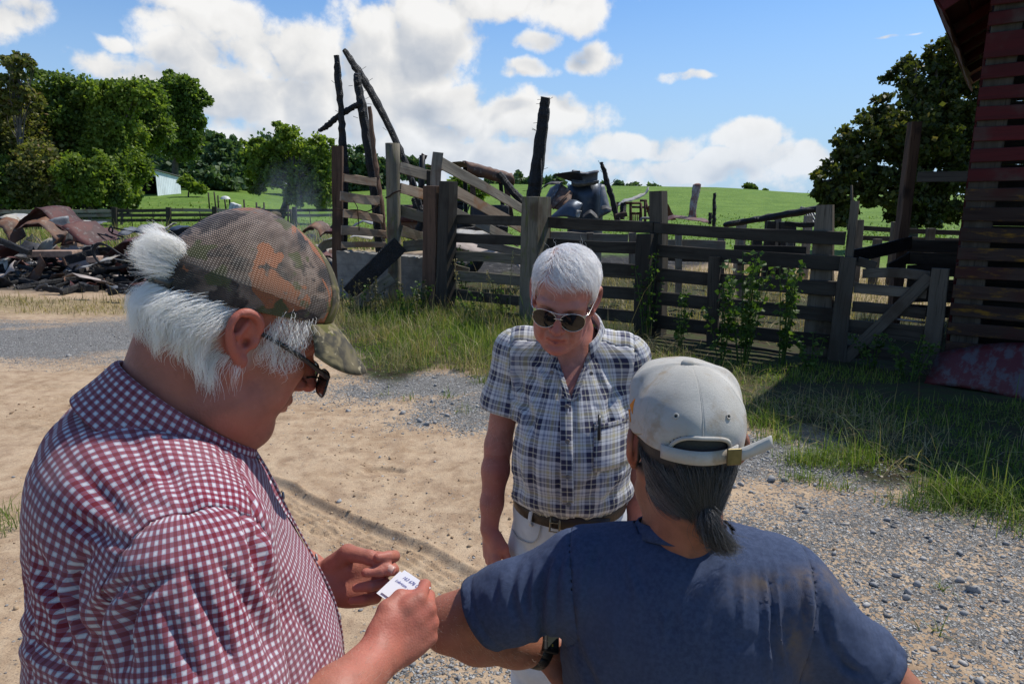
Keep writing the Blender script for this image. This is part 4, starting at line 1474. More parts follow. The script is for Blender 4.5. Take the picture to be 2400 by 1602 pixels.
# ------------------------------------------------------------------ burnt tractor with canopy
TY = 17.0
tr = thing('burnt_tractor', 'burnt out tractor under a bent rusty canopy roof', 'tractor', at(1090, 560, TY) * (1, 1, 0))
RI = M['rustiron']
strip('', [(990, 392), (1030, 385), (1062, 381), (1086, 380), (1100, 386)], TY, 1.5, M['tin_rust'], (.25, -.02), parent=tr, name='canopy_end')
# canopy roof: sheet with a rolled lip falling to the right
S = [(1092, 381), (1096, 386), (1097, 396)]
G = []
for t in np.linspace(0, 1, 16):
    x = 1092 + (1202 - 1092) * t; y = 381 + (411 - 381) * t
    row = []
    for k, (dx, dy, dz) in enumerate(((-30, 10, 1.5), (-16, -3, .8), (-4, -4, .2), (2, 1, -.1), (6, 9, -.16), (7, 17, -.14), (4, 23, -.05), (0, 25, .05))):
        row.append(at(x + dx * .5, y + dy, TY + dz - t * .5) + (0, 0, rng.normal(0, .006)))
    G.append(row)
V, Fc = g_grid(np.array(G))
solidify(obj('canopy_roof', V, Fc, M['tin_rust'], tr, True), .02)
for a, b, w in (((988, 480, 17.2), (991, 364, 17.2), .09), ((1108, 512, 16.9), (1107, 396, 17), .12), ((1092, 508, 18.1), (1090, 392, 18), .1), ((1198, 508, 16.6), (1186, 424, 16.6), .13), ((1180, 500, 17.8), (1172, 412, 17.8), .1)):
    board('canopy_post', at(*a), at(*b), w, w, M['rustiron'] if w > .1 else M['iron'], tr, up=(1, 0, 0), seg=3, rough=.004)
tube('exhaust_pipe', [at(985, 482, 16.4), at(988, 425, 16.4), at(990, 364, 16.4)], [.075, .075, .07], M['iron'], tr, 8)
board('exhaust_flap', at(987, 363, 16.4), at(1000, 369, 16.4), .1, .02, RI, tr, seg=2)
box('bonnet', at(958, 500, 16.6), (.45, .5, .20), M['tin_red'], tr, bevel=.07)
box('side_panel', at(955, 522, 16.2), (.42, .03, .22), M['tin_rust'], tr)
box('engine', at(1000, 515, 16.8), (.5, .35, .3), M['char'], tr, bevel=.05)
box('seat_frame', at(1150, 505, 16.8), (.45, .4, .25), M['tin_black'], tr, bevel=.06)
for px, Y in ((1075, 16.6), (1085, 17.9)):
    c = at(px, 535, Y); c[2] = .62
    a = np.linspace(0, 2 * math.pi, 29)
    tube('wheel', np.stack([c[0] + .52 * np.cos(a), c[1] + 0 * a, c[2] + .52 * np.sin(a)], 1), .13, M['char'], tr, 8)
    box('hub', c, (.16, .08, .16), M['rustiron'], tr, bevel=.04)
burnt('short thick charred strut beside the tractor engine', [(978, 545), (988, 515), (975, 480), (970, 465)], [.2, .25, .22, .16], 15.8)
stick('charred beam pile behind the left fence bay', at(1060, 530, 14.5), at(1190, 540, 14.6), .16)
stick('charred beam lying across the tractor front', at(1040, 545, 14.2), at(1180, 530, 14.8), .13)
stick('short charred block on the meadow side of the chute', at(1070, 492, 17), at(1072, 470, 17), .3)
strip('pinkish flat sheet seen through the left fence bay', [(1050, 575), (1110, 590), (1180, 600), (1235, 640)], 13.4, 1.0, M['slab'], (.2, .1), None, wob=.004)
strip('white scrap under the chute boards', [(1066, 545), (1110, 550), (1150, 548)], 14, .5, M['tin_pale'], (.05, .05), None)

# ------------------------------------------------------------------ crushed tank
KY = 16.0
tk = thing('crushed_tank', 'burst blue black steel tank with a rolled lid on top', 'tank', at(1370, 560, KY) * (1, 1, 0))
def panel(name, pix, mat, bulge=.05, n=10, dep=0.0):
    (a, b, c, d) = [at(*p) for p in pix]       # bl, br, tr, tl
    G = np.zeros((n, n, 3))
    nn = nrm(np.cross(b - a, d - a)); nn = nn if nn[1] < 0 else -nn
    for i in range(n):
        for j in range(n):
            u, v = i / (n - 1), j / (n - 1)
            G[i, j] = a * (1 - u) * (1 - v) + b * u * (1 - v) + c * u * v + d * (1 - u) * v + nn * bulge * math.sin(math.pi * u) * (0.4 + .6 * math.sin(math.pi * v))
    q = G.reshape(-1, 3)
    q[:, 1] += (fbm(q * 4, 3) - .5) * .12
    V, Fc = g_grid(q.reshape(G.shape))
    return solidify(obj(name, V, Fc, mat, tk, True), .012)
# body: faceted drum
cx = at(1374, 470, KY)
a = np.linspace(0, 2 * math.pi, 25)
rad = .41
dr = [.98, 1.03, 1.0, .97, 1.02, .99]
G = []
for zi, z in enumerate(np.linspace(.1, at(1374, 432, KY)[2], 8)):
    G.append([(cx[0] + rad * (1 + .05 * math.sin(3 * t + zi * .4)) * math.cos(t), cx[1] + .35 + rad * (1 + .05 * math.cos(2 * t)) * math.sin(t), z + .03 * math.sin(5 * t)) for t in a])
V, Fc = g_grid(np.array(G))
solidify(obj('drum', V, Fc, M['tin_blue'], tk, True), .012)
panel('torn_side', [(1404, 512, 15.7), (1432, 496, 15.8), (1416, 433, 16.0), (1409, 433, 15.9)], M['tin_grey'], .02)
# rolled lid: a sheet torn back to a point on the left, rolled up at the right
G = []
for t in np.linspace(0, 1, 18):
    x = 1340 + 62 * t
    c = at(x, 417 + 3 * math.sin(4 * t), KY - .1)
    rr = (.17 - .03 * t) * (1 + .06 * math.sin(9 * t))
    G.append([c + (0, rr * math.cos(a_) - .05, rr * math.sin(a_) + rng.normal(0, .004)) for a_ in np.linspace(-2.6, 2.4, 17)])
V, Fc = g_grid(np.array(G))
solidify(obj('rolled_lid', V, Fc, M['tin_grey'], tk, True), .012)
G = []
for t in np.linspace(0, 1, 14):
    x = 1297 + 62 * t
    y0 = 411 - 11 * t ** .6; y1 = 412 + 22 * t ** .8
    G.append([at(x + 2 * k, y0 + (y1 - y0) * k / 5, KY - .30 + k * .09) for k in range(6)])
V, Fc = g_grid(np.array(G))
solidify(obj('torn_lid', V, Fc, M['tin_black'], tk, True), .012)
panel('bent_plate', [(1278, 486, 15.6), (1330, 500, 15.2), (1342, 452, 15.6), (1312, 430, 15.9)], M['tin_rust'], .10)
panel('bent_plate', [(1270, 480, 15.9), (1288, 486, 15.7), (1316, 430, 15.95), (1290, 440, 16.2)], M['tin_grey'], .04)
tube('rib', [at(1279, 482, 15.5), at(1300, 456, 15.6), at(1314, 430, 15.8)], .02, M['tin_grey'], tk, 6)
tube('rib', [at(1296, 490, 15.3), at(1318, 468, 15.35), at(1336, 448, 15.5)], .02, M['rustiron'], tk, 6)
panel('scoop', [(1285, 512, 15.1), (1352, 512, 14.9), (1366, 478, 15.1), (1335, 468, 15.3)], M['tin_blue'], .14)
panel('scoop_lip', [(1345, 510, 14.95), (1358, 510, 14.9), (1364, 494, 14.95), (1347, 492, 15)], M['tin_pale'], .02)
strip('black roof scrap left of the crushed tank', [(1268, 444), (1284, 432), (1298, 430), (1312, 432)], 16.4, .4, M['tin_black'], (.1, .05), None)
strip('peaked sooty scrap before the crushed tank', [(1365, 512), (1383, 499), (1402, 514)], 15.0, .4, M['tin_black'], (.05, .05), None)
strip('sooty bent scrap right of the crushed tank', [(1408, 492), (1420, 488), (1440, 496), (1446, 512)], 15.2, .4, M['tin_black'], (.05, .05), None)
strip('long cream sheet curling up over the black frames', [(1448, 484), (1462, 474), (1480, 470), (1500, 464), (1512, 456), (1520, 445)], 16.5, .5, M['tin_pale'], (.1, .06), None)
stick('stub of black post under the cream curling sheet', at(1456, 512, 15.6), at(1462, 478, 15.7), .14, group=None)
stick('brown board end beside the black leaning post', at(1442, 508, 14.6), at(1468, 502, 14.7), .1, 'wood_brown', None, 'board_end', 'board')
# frames of burnt stalls
fr = thing('pipe_frame', 'rusty pipe stall frames standing in the burnt barn', 'pipe frame', at(1490, 560, 17) * (1, 1, 0))
for a, b in (((1445, 530, 17), (1445, 476, 17)), ((1502, 530, 17), (1502, 476, 17)), ((1445, 476, 17), (1502, 476, 17)), ((1478, 530, 17), (1478, 478, 17)), ((1478, 500, 17), (1502, 500, 17)), ((1512, 530, 18), (1512, 468, 18)), ((1500, 470, 18), (1516, 470, 18)), ((1480, 485, 18.5), (1540, 486, 18.5)), ((1516, 495, 18.5), (1545, 496, 18.5)), ((1525, 530, 18.5), (1525, 490, 18.5)), ((1512, 468, 18), (1530, 530, 18))):
    tube('pipe', [at(*a), at(*b)], .035, M['rustiron'], fr, 6)
for k in range(6):
    tube('bar', [at(1482 + k * 4, 525, 17.5), at(1482 + k * 4, 502, 17.5)], .014, M['rustiron'], fr, 5)
tube('pipe', spline([at(1500, 520, 15.5), at(1504, 512, 15.5), at(1515, 511, 15.5), at(1528, 512, 15.5)], 4), .03, M['tin_grey'], fr, 6)
strip('dark curved sheet like a fin right of the wooden post', [(1555, 472), (1566, 480), (1576, 496), (1584, 516)], 16.5, .5, M['tin_rust'], (-.35, -.15), None)
M['tin_flake'] = tin('flaking red and white tin', (.17, .06, .045), (.38, .37, .36), (.20, .07, .05), .55, .1, 4)
strip('tall red and white curved sheet standing upright', [(1613, 516), (1615, 490), (1620, 460), (1624, 433)], 15.5, .06, M['tin_flake'], (.19, .0), None)
strip('rusty sheet lying at the foot of the upright red sheet', [(1560, 520), (1580, 511), (1610, 514), (1660, 522)], 15.2, .7, M['tin_red'], (.1, .04), None)
o = thing('ribbed_panel', 'silver ribbed metal panel leaning beyond the wide grey post', 'metal panel', at(1900, 560, 17) * (1, 1, 0))
for k in range(4):
    board('rib', at(1884 + k * 6, 487 + k * 2, 17), at(1902 + k * 6, 524 + k, 16.6), .06, .03, M['tin_grey'], o, seg=2)
board('bracket', at(1876, 486, 17), at(1890, 492, 17), .06, .03, M['tin_pale'], o, seg=2)
for i, (px, py, w, h) in enumerate(((1738, 520, .2, .3), (1806, 518, .2, .35), (1824, 508, .12, .5), (1842, 520, .35, .25), (1895, 505, .16, .4), (1775, 545, .2, .3))):
    g = at(px, py, 15.5)
    t = board('stub_post', g * (1, 1, 0) - (0, 0, .1), g, w, w * .8, M['char'] if i % 2 else MW, None, up=(1, 0, 0), rough=.006, loc=g * (1, 1, 0))
    tag(t, 'short stub of post in the burnt stalls beyond the fence', 'stub post', 'stub posts beyond the fence')
stick('black rail lying behind the wide grey post', at(1840, 524, 14), at(1915, 526, 13.6), .1)

# ------------------------------------------------------------------ smoke
def smoke():
    c = at(690, 470, 24)
    V, Fc, U = g_box((c[0], 24, 1.7), (1.9, 1.0, 1.9))
    o = obj('smoke', V, Fc, None, None, loc=(c[0], 24, 0))
    m = bpy.data.materials.new('thin blue smoke')
    m.use_nodes = True
    m.node_tree.nodes.clear()
    N = NT(m.node_tree)
    out = N.new('ShaderNodeOutputMaterial')
    vol = N.new('ShaderNodeVolumePrincipled')
    N.l.new(vol.outputs[0], out.inputs['Volume'])
    g = N.coord('Generated')
    n = N.noise(N.mapping(N.coord('Object'), (1.1, 1.1, .55), (0, 0, 0)), 1.3, 4, .6, .8)
    r = N.vm('LENGTH', N.vm('MULTIPLY', N.vm('SUBTRACT', g, (.5, .5, .40)), (2.0, 2.0, 1.7)))
    d = N.math('MULTIPLY', N.step(n, .38, .75), N.step(r, 1.0, .1))
    N.put(vol.inputs['Density'], N.math('MULTIPLY', d, .42))
    vol.inputs['Color'].default_value = (.72, .82, .95, 1)
    vol.inputs['Anisotropy'].default_value = .3
    o.data.materials.append(m)
    tag(o, 'thin bluish smoke drifting up from the ashes before the leaning tree', 'smoke', kind='stuff')


smoke()
# ------------------------------------------------------------------ foliage materials
def leaf_mat(name, stops, trans=0.45, rough=0.55):
    m, N = material(name)
    r = N.island()
    v = N.coord('Object')
    c = N.ramp(r, stops)
    big = N.noise(v, 0.45, 3, .6)
    c = N.mix(1.0, c, N.mix(N.step(big, .3, .7), (.72, .78, .75), (1.2, 1.15, 1.0)), 'MULTIPLY')
    N.fin(c, rough, spec=0.3)
    tr = N.new('ShaderNodeBsdfTranslucent')
    N.put(tr.inputs[0], N.mix(1.0, c, (1.25, 1.35, .6), 'MULTIPLY'))
    mx = N.new('ShaderNodeMixShader')
    mx.inputs[0].default_value = trans
    N.l.new(N.bs.outputs[0], mx.inputs[1])
    N.l.new(tr.outputs[0], mx.inputs[2])
    N.l.new(mx.outputs[0], N.out.inputs[0])
    return m


M['leaf'] = leaf_mat('broad leaves', [(0, (0.063, 0.104, 0.022)), (.5, (0.133, 0.195, 0.040)), (1, (0.211, 0.268, 0.061))])
M['leaf_light'] = leaf_mat('lighter leaves', [(0, (0.099, 0.146, 0.024)), (.5, (0.176, 0.244, 0.040)), (1, (0.266, 0.329, 0.068))])
M['leaf_olive'] = leaf_mat('olive leaves', [(0, (0.091, 0.104, 0.029)), (.6, (0.176, 0.183, 0.055)), (.9, (0.239, 0.220, 0.083)), (1, (0.281, 0.183, 0.110))])
M['leaf_far'] = leaf_mat('far leaves', [(0, (0.056, 0.098, 0.049)), (.5, (0.091, 0.146, 0.068)), (1, (0.133, 0.189, 0.083))], .35)
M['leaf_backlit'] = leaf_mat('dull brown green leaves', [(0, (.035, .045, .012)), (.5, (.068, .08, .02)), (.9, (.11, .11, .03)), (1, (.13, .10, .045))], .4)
M['leaf_weed'] = leaf_mat('weed leaves', [(0, (.035, .075, .015)), (.6, (.075, .135, .028)), (1, (.15, .22, .05))], .4)
M['leaf_wilt'] = leaf_mat('wilted leaves', [(0, (.05, .045, .025)), (.5, (.085, .08, .035)), (1, (.2, .17, .1))], .25)
M['grass'] = leaf_mat('grass blades', [(0, (.07, .12, .018)), (.45, (.14, .21, .035)), (.8, (.21, .26, .06)), (1, (.34, .30, .14))], .45)
M['grass_dry'] = leaf_mat('dry straw', [(0, (.20, .15, .075)), (.5, (.36, .28, .15)), (.85, (.50, .41, .24)), (1, (.14, .14, .05))], .3)
M['meadow'] = leaf_mat('meadow tufts', [(0, (.10, .165, .025)), (.5, (.14, .215, .035)), (.9, (.18, .25, .05)), (1, (.25, .25, .10))], .35)
M['bark'] = plain('bark', (.085, .072, .06), .9, 0, .35, 6, .6, 40)
M['bark_dead'] = plain('bare grey branch', (.12, .105, .092), .9, 0, .25, 5)


def leaves(C, D, size, fold=0.25):
    """rhombic folded leaves at C with axis D; size per leaf -> V,F"""
    n = len(C)
    D = D / (np.linalg.norm(D, axis=1)[:, None] + 1e-9)
    Q = rng.normal(0, 1, (n, 3))
    S = np.cross(D, Q)
    S /= np.linalg.norm(S, axis=1)[:, None] + 1e-9
    Nn = np.cross(D, S)
    h = size[:, None]
    w = h * rng.uniform(.32, .5, (n, 1))
    a = C - D * h * .5
    b = C + S * w + Nn * w * fold
    c = C + D * h * .55
    d = C - S * w + Nn * w * fold
    V = np.stack([a, b, c, d], 1).reshape(-1, 3)
    i = (np.arange(n) * 4)[:, None]
    Fc = np.concatenate([i + (0, 1, 2), i + (0, 2, 3)], 1).reshape(-1, 3)
    return V, Fc


def crown_pts(lobes, n, nclump, clump=0.18):
    """clumped points through ellipsoid lobes (c, r3)"""
    w = np.array([r[0] * r[1] + r[0] * r[2] for c, r in lobes])
    w = w / w.sum()
    CC, DD, RR = [], [], []
    for (c, r), p in zip(lobes, w):
        k = max(4, int(nclump * p))
        u = rng.normal(0, 1, (k, 3)); u /= np.linalg.norm(u, axis=1)[:, None]
        rad = rng.uniform(0.25, 1.0, (k, 1)) ** 0.42
        CC.append(np.asarray(c) + u * rad * np.asarray(r)); DD.append(u); RR.append(np.full(k, (r[0] * r[1] * r[2]) ** (1 / 3)))
    CC, DD, RR = np.vstack(CC), np.vstack(DD), np.concatenate(RR)
    k = rng.integers(0, len(CC), n)
    off = rng.normal(0, 1, (n, 3)) * (np.maximum(RR[k] * clump, .35 * clump * RR.max()))[:, None] * (1, 1, .75)
    P = CC[k] + off
    D = DD[k] * .7 + rng.normal(0, .75, (n, 3)) + np.array((0, 0, -.25))
    return P, D, CC


def tree(name, label, group, base, lobes, n, size, mat, trunk_r=0.25, limbs=6, clumps=None, clump=0.18, bark='bark', twigs=0, cat='tree', top=None):
    base = np.asarray(base, float)
    t = thing(name, label, cat, base, group)
    if n > 1400:
        sub = []
        for c, r_ in lobes:
            r_ = np.asarray(r_, float)
            for _ in range(7):
                u = rng.normal(0, 1, 3); u /= np.linalg.norm(u)
                u[2] = u[2] * .9 + .12
                sub.append((np.asarray(c) + u * r_ * rng.uniform(.45, .95), r_ * rng.uniform(.16, .50)))
        lobes2 = [(c, np.asarray(r_) * .86) for c, r_ in lobes] + sub
    else:
        lobes2 = lobes
    P, D, CC = crown_pts(lobes2, n, clumps or max(40, n // 22), clump)
    keep = P[:, 2] > base[2] + .1
    P, D = P[keep], D[keep]
    V, Fc = leaves(P, D, size * rng.uniform(.6, 1.3, len(P)))
    obj('crown', V, Fc, M[mat], t)['kind'] = 'stuff'
    cen = np.average([c for c, r in lobes], axis=0)
    top = cen if top is None else np.asarray(top)
    mb = MB()
    mid = base + (top - base) * .5 + rng.normal(0, .15, 3) * (1, 1, 0)
    S = spline([base - (0, 0, .3), mid, top], 5)
    mb.add(*g_tube(S, np.linspace(trunk_r, trunk_r * .45, len(S)), 8))
    for i in range(limbs):
        c, r = lobes[i % len(lobes)]
        u = rng.uniform(-.62, .62, 3)
        e = np.asarray(c) + u * np.asarray(r)
        s = S[rng.integers(len(S) // 3, len(S))]
        q = (s + e) / 2 + (0, 0, .12 * np.linalg.norm(e - s))
        L = spline([s, q, e], 4)
        mb.add(*g_tube(L, np.linspace(trunk_r * .42, trunk_r * .08, len(L)), 5))
    for i in range(twigs):
        e = CC[rng.integers(len(CC))]
        s = S[rng.integers(len(S) // 2, len(S))]
        e2 = e + (e - cen) * .12
        L = spline([s, (s + e) / 2 + rng.normal(0, .2, 3), e2], 4)
        mb.add(*g_tube(L, np.linspace(trunk_r * .22, .012, len(L)), 4))
    mb.build('trunk', M[bark], t, True)
    return t


def lob(px, py, rx, ry, Y, dz=None):
    c = at(px, py, Y)
    k = Y * 1.02 / FPX
    return (c, (rx * k, (dz if dz else max(rx, ry) * .8) * k, ry * k))


def gbase(px, Y):
    c = at(px, 480, Y)
    return np.array((c[0], Y, float(hz(c[0], Y))))


G1 = 'trees at the left edge of the pasture'
tree('bare_topped_tree', 'tall thin tree with bare grey limbs at the far left', G1, gbase(48, 44), [lob(45, 150, 26, 40, 44), lob(22, 215, 30, 40, 44), (lob(70, 230, 26, 30, 44)), lob(10, 260, 40, 40, 44)], 4200, .28, 'leaf_olive', .13, 12, 90, .2, 'bark_dead', 34, top=at(44, 140, 44))
tree('broadleaf_tree', 'rounded olive green tree filling the left picture edge', G1, gbase(10, 47), [lob(-10, 290, 80, 80, 47), lob(60, 330, 80, 80, 47), lob(0, 410, 90, 70, 47), lob(-80, 300, 90, 120, 47), lob(-160, 260, 90, 120, 48)], 30000, .26, 'leaf_olive', .3, 8, twigs=14)
tree('broadleaf_tree', 'broad dark tree between the bare topped tree and the bright tree', G1, gbase(150, 49), [lob(120, 215, 60, 45, 49), lob(185, 222, 55, 42, 49), lob(150, 300, 80, 70, 49), lob(110, 380, 70, 60, 49), lob(190, 370, 60, 60, 49)], 28000, .26, 'leaf', .3, 8, twigs=10)
tree('broadleaf_tree', 'bright green tree with a spreading top in the left wood', G1, gbase(262, 48), [lob(250, 235, 48, 45, 48), lob(300, 225, 45, 40, 48), lob(270, 310, 62, 60, 48), lob(240, 380, 60, 50, 48), lob(300, 390, 40, 55, 47)], 28000, .25, 'leaf_light', .3, 8, twigs=8)
tree('broadleaf_tree', 'dense dark crowned tree just left of the white shed', G1, gbase(312, 54), [lob(340, 232, 46, 50, 54), lob(318, 300, 45, 55, 54), lob(356, 300, 46, 50, 54), lob(312, 365, 30, 30, 54)], 18000, .27, 'leaf', .3, 6)
tree('broadleaf_tree', 'tallest dark tree rising behind the white shed', G1, gbase(412, 74), [lob(415, 205, 45, 32, 74), lob(440, 235, 38, 30, 74), lob(400, 265, 52, 42, 74), lob(452, 295, 30, 40, 74), lob(390, 330, 48, 38, 74), lob(430, 345, 42, 36, 74)], 22000, .38, 'leaf', .38, 8)
tree('leafy_bush', 'bright leafy bush spilling over the left pasture fence', G1, gbase(205, 43), [lob(175, 420, 40, 60, 43), lob(215, 445, 34, 42, 42.6), lob(240, 405, 26, 45, 43)], 11000, .23, 'leaf_light', .12, 6, cat='bush')
tree('leafy_bush', 'olive green bush between the bright bush and the picture edge', G1, gbase(105, 43.5), [lob(95, 400, 50, 75, 43.5), lob(130, 450, 36, 40, 43), lob(60, 440, 40, 50, 43)], 11000, .23, 'leaf_olive', .12, 6, cat='bush', twigs=6)
tree('leafy_bush', 'dark leafy bush low at the far left behind the fence', G1, gbase(10, 43), [lob(10, 430, 50, 60, 43), lob(-80, 410, 80, 80, 43)], 9000, .24, 'leaf', .12, 4, cat='bush')
tree('leafy_bush', 'round dark bush at the corner of the left wood', G1, gbase(278, 43.5), [lob(280, 458, 24, 30, 43.5), lob(268, 425, 24, 36, 43.7)], 6000, .23, 'leaf', .1, 5, cat='bush')
for px, lab in ((40, 'dark thicket tree under the bare topped tree'), (140, 'dark thicket tree behind the olive bush'), (225, 'dark thicket tree behind the bright bush'), (300, 'dark thicket tree left of the white shed')):
    tree('thicket_tree', lab, G1, gbase(px, 50), [lob(px, 400, 55 if px < 290 else 30, 60, 50), lob(px - 25, 455, 55 if px < 290 else 26, 40, 50), lob(px + (25 if px < 290 else 4), 445, 50 if px < 290 else 22, 40, 50)], 6500, .30, 'leaf_far' if px in (40, 225) else 'leaf', .12, 5)
tree('leafy_bush', 'small green bush at the right end of the white shed', G1, gbase(442, 64), [lob(440, 428, 16, 16, 64), lob(462, 440, 20, 10, 64)], 1200, .42, 'leaf_light', .08, 3, cat='bush')

G2 = 'darker trees behind the pasture'
for px, top, rx, Y, lab in ((345, 345, 45, 98, 'dark tree behind the roof of the white shed'), (398, 365, 40, 94, 'dark tree just behind the back end of the white shed'), (448, 350, 40, 97, 'dark tree between the white shed and the tallest tree'), (480, 305, 45, 96, 'dark tree behind the pasture just right of the tallest tree'), (525, 330, 42, 92, 'low dark tree behind the pasture left of the leaning tree'), (500, 380, 60, 88, 'thick dark undergrowth tree at the pasture end'),
                            (575, 330, 42, 100, 'yellowish round tree at the back of the pasture'), (620, 318, 60, 120, 'distant dark dome shaped tree behind the leaning tree'), (810, 345, 45, 110, 'dark tree behind the brown chute post'), (850, 350, 40, 112, 'dark tree seen between the burnt posts'),
                            (905, 372, 30, 115, 'low dark tree behind the round chute post'), (730, 330, 55, 100, 'pale green tree behind the smoke')):
    tree('pasture_tree', lab, G2, gbase(px, Y), [lob(px, top + 35, rx, 36, Y), lob(px - rx * .5, top + 75, rx * .8, 36, Y), lob(px + rx * .5, top + 85, rx * .8, 36, Y), lob(px, top + 110, rx, 25, Y)], 5200, .72, 'leaf_light' if 'yellow' in lab or 'pale' in lab else 'leaf_far', .35, 4)
tree('leaning_tree', 'leaning forked tree standing in the pasture behind the smoke', None, gbase(648, 50), [lob(680, 335, 45, 40, 50), lob(620, 355, 40, 30, 50), lob(745, 360, 45, 45, 50), lob(640, 400, 60, 38, 50), lob(720, 420, 60, 40, 50), lob(760, 455, 42, 40, 50), lob(690, 455, 35, 30, 50), lob(600, 440, 18, 18, 50)], 24000, .26, 'leaf_light', .30, 12, 420, .16, 'bark', 16, top=at(700, 380, 50))
tree('young_tree', 'small yellow green tree beyond the tractor canopy', None, gbase(1085, 60), [lob(1085, 440, 40, 30, 60), lob(1120, 450, 20, 24, 60)], 2600, .4, 'leaf_light', .1, 4)
G3 = 'trees along the far skyline'
for px, top, rx, Y in ((1140, 424, 30, 260), (1185, 412, 26, 250), (1215, 408, 26, 250), (1245, 414, 26, 250), (1280, 416, 24, 255), (1305, 412, 20, 258), (1420, 428, 24, 300), (1450, 428, 26, 300), (1490, 430, 26, 310), (1530, 434, 30, 330), (960, 372, 26, 180), (935, 380, 20, 170), (990, 390, 20, 180)):
    b = at(px, 450, Y); b[2] = min(float(hz(b[0], Y)), b[2] - 1)
    tree('skyline_tree', 'small dark rounded tree on the far skyline', G3, b, [lob(px, top + 14, rx * .8, 14, Y), lob(px - rx * .4, top + 26, rx * .7, 12, Y), lob(px + rx * .4, top + 24, rx * .7, 12, Y)], 700, 1.9, 'leaf_far', .4, 2)
tree('lone_tree', 'lone round tree standing on the crest of the green hill', None, at(1758, 449, 158), [lob(1756, 437, 12, 9, 158), lob(1763, 442, 11, 7, 158), lob(1752, 443, 10, 6, 158)], 1500, .65, 'leaf', .25, 3)
tree('lone_bush', 'tiny dark bush right of the lone tree on the crest', None, at(1792, 452, 158), [lob(1792, 447, 7, 4, 158)], 200, .6, 'leaf', .1, 2, cat='bush')
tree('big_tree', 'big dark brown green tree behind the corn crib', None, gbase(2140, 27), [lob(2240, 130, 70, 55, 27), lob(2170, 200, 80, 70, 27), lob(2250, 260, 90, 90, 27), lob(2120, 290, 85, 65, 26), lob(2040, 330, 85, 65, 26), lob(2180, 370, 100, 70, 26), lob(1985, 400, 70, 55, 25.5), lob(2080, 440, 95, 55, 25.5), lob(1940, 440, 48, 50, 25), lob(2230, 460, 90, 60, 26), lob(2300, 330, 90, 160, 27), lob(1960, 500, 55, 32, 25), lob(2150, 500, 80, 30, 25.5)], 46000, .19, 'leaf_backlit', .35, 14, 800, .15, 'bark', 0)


# ------------------------------------------------------------------ grass
def blades(P, H, lean, width, seg=3, droop=0.5):
    n = len(P)
    a = rng.uniform(0, 2 * math.pi, n)
    d = np.stack([np.cos(a), np.sin(a), 0 * a], 1)
    b = a + rng.normal(0, .5, n) + math.pi / 2
    s = np.stack([np.cos(b), np.sin(b), 0 * b], 1)
    ln = np.abs(rng.normal(0, lean, n))[:, None]
    V = []
    for k in range(seg + 1):
        t = k / seg
        c = P + np.array((0, 0, 1.0)) * (H * t * (1 - droop * t * ln[:, 0]))[:, None] + d * (H * t ** 1.8)[:, None] * ln
        w = (width * (1 - t) ** .6)[:, None] if k < seg else 0 * H[:, None]
        if k < seg:
            V += [c - s * w / 2, c + s * w / 2]
        else:
            V += [c]
    V = np.stack(V, 1)
    m = V.shape[1]
    Fc = []
    for k in range(seg - 1):
        Fc += [(2 * k, 2 * k + 1, 2 * k + 3), (2 * k, 2 * k + 3, 2 * k + 2)]
    Fc.append((2 * seg - 2, 2 * seg - 1, 2 * seg))
    Fc = (np.array(Fc)[None] + (np.arange(n) * m)[:, None, None]).reshape(-1, 3)
    return V.reshape(-1, 3), Fc


def scatter_poly(poly, n, fn=None):
    lo, hi = poly.min(0), poly.max(0)
    out = np.zeros((0, 2))
    while len(out) < n:
        q = rng.uniform(lo, hi, (n * 2, 2))
        d = pdist(q[:, 0], q[:, 1], poly)
        ok = d < 0
        if fn is not None:
            ok &= rng.random(len(q)) < fn(q, d)
        out = np.vstack([out, q[ok]])
        if ok.sum() < 5: break
    return out[:n]


def grass_patch(name, label, q, H, lean, width, mat, seg=3, droop=.5):
    q = np.asarray(q)
    P = np.stack([q[:, 0], q[:, 1], gz(q[:, 0], q[:, 1]) - .01], 1)
    V, Fc = blades(P, H, lean, width, seg, droop)
    o = obj(name, V, Fc, M[mat])
    return tag(o, label, 'grass', kind='stuff')


def clumpy(sc, lo=.35, hi=.6, seed=0.0):
    def f(q, d):
        n = fbm(np.stack([q[:, 0] * sc + seed, q[:, 1] * sc, 0 * q[:, 0]], 1), 3)
        return sstep(lo, hi, n)
    return f


# verge along the fence: sunny side and the shaded strip by the crib
GL = gp((775, 770), (830, 868), (930, 882), (1050, 868), (1160, 898), (1330, 925), (1470, 930), (1500, 800), (1250, 735), (1030, 712), (800, 720))
def lf(q, d): return np.clip(.25 + clumpy(2.2)(q, d), 0, 1)
q = scatter_poly(GL, 15000, lf)
q = q[pdist(q[:, 0], q[:, 1], GRASS_FRONT) < .05]
near_edge = sstep(-.05, -.8, pdist(q[:, 0], q[:, 1], GRASS_FRONT))
H = (.045 + .11 * near_edge) * rng.lognormal(0, .42, len(q))
grass_patch('verge_grass', 'rough sunny grass along the foot of the board fence', q, H, .6, np.full(len(q), .0085), 'grass')
q = scatter_poly(GL, 4200, clumpy(1.7, .45, .6, 7))
grass_patch('dry_grass', 'pale dry grass mixed through the verge by the fence', q, .22 * rng.lognormal(0, .5, len(q)), .7, np.full(len(q), .006), 'grass_dry')
GR = gp((1500, 800), (1480, 930), (1700, 965), (1840, 1005), (2000, 1075), (2080, 1130), (2200, 1155), (2400, 1235), (2650, 1310), (2700, 900), (2240, 880), (1960, 870), (1700, 850))
q = scatter_poly(GR, 8500, clumpy(1.6, .38, .6, 3))
H = .05 * rng.lognormal(0, .5, len(q)) + .02
grass_patch('shade_grass', 'dark grass in the shade of the corn crib', q, H, .7, np.full(len(q), .008), 'grass')
q = scatter_poly(GR, 1800, clumpy(1.1, .5, .65, 13))
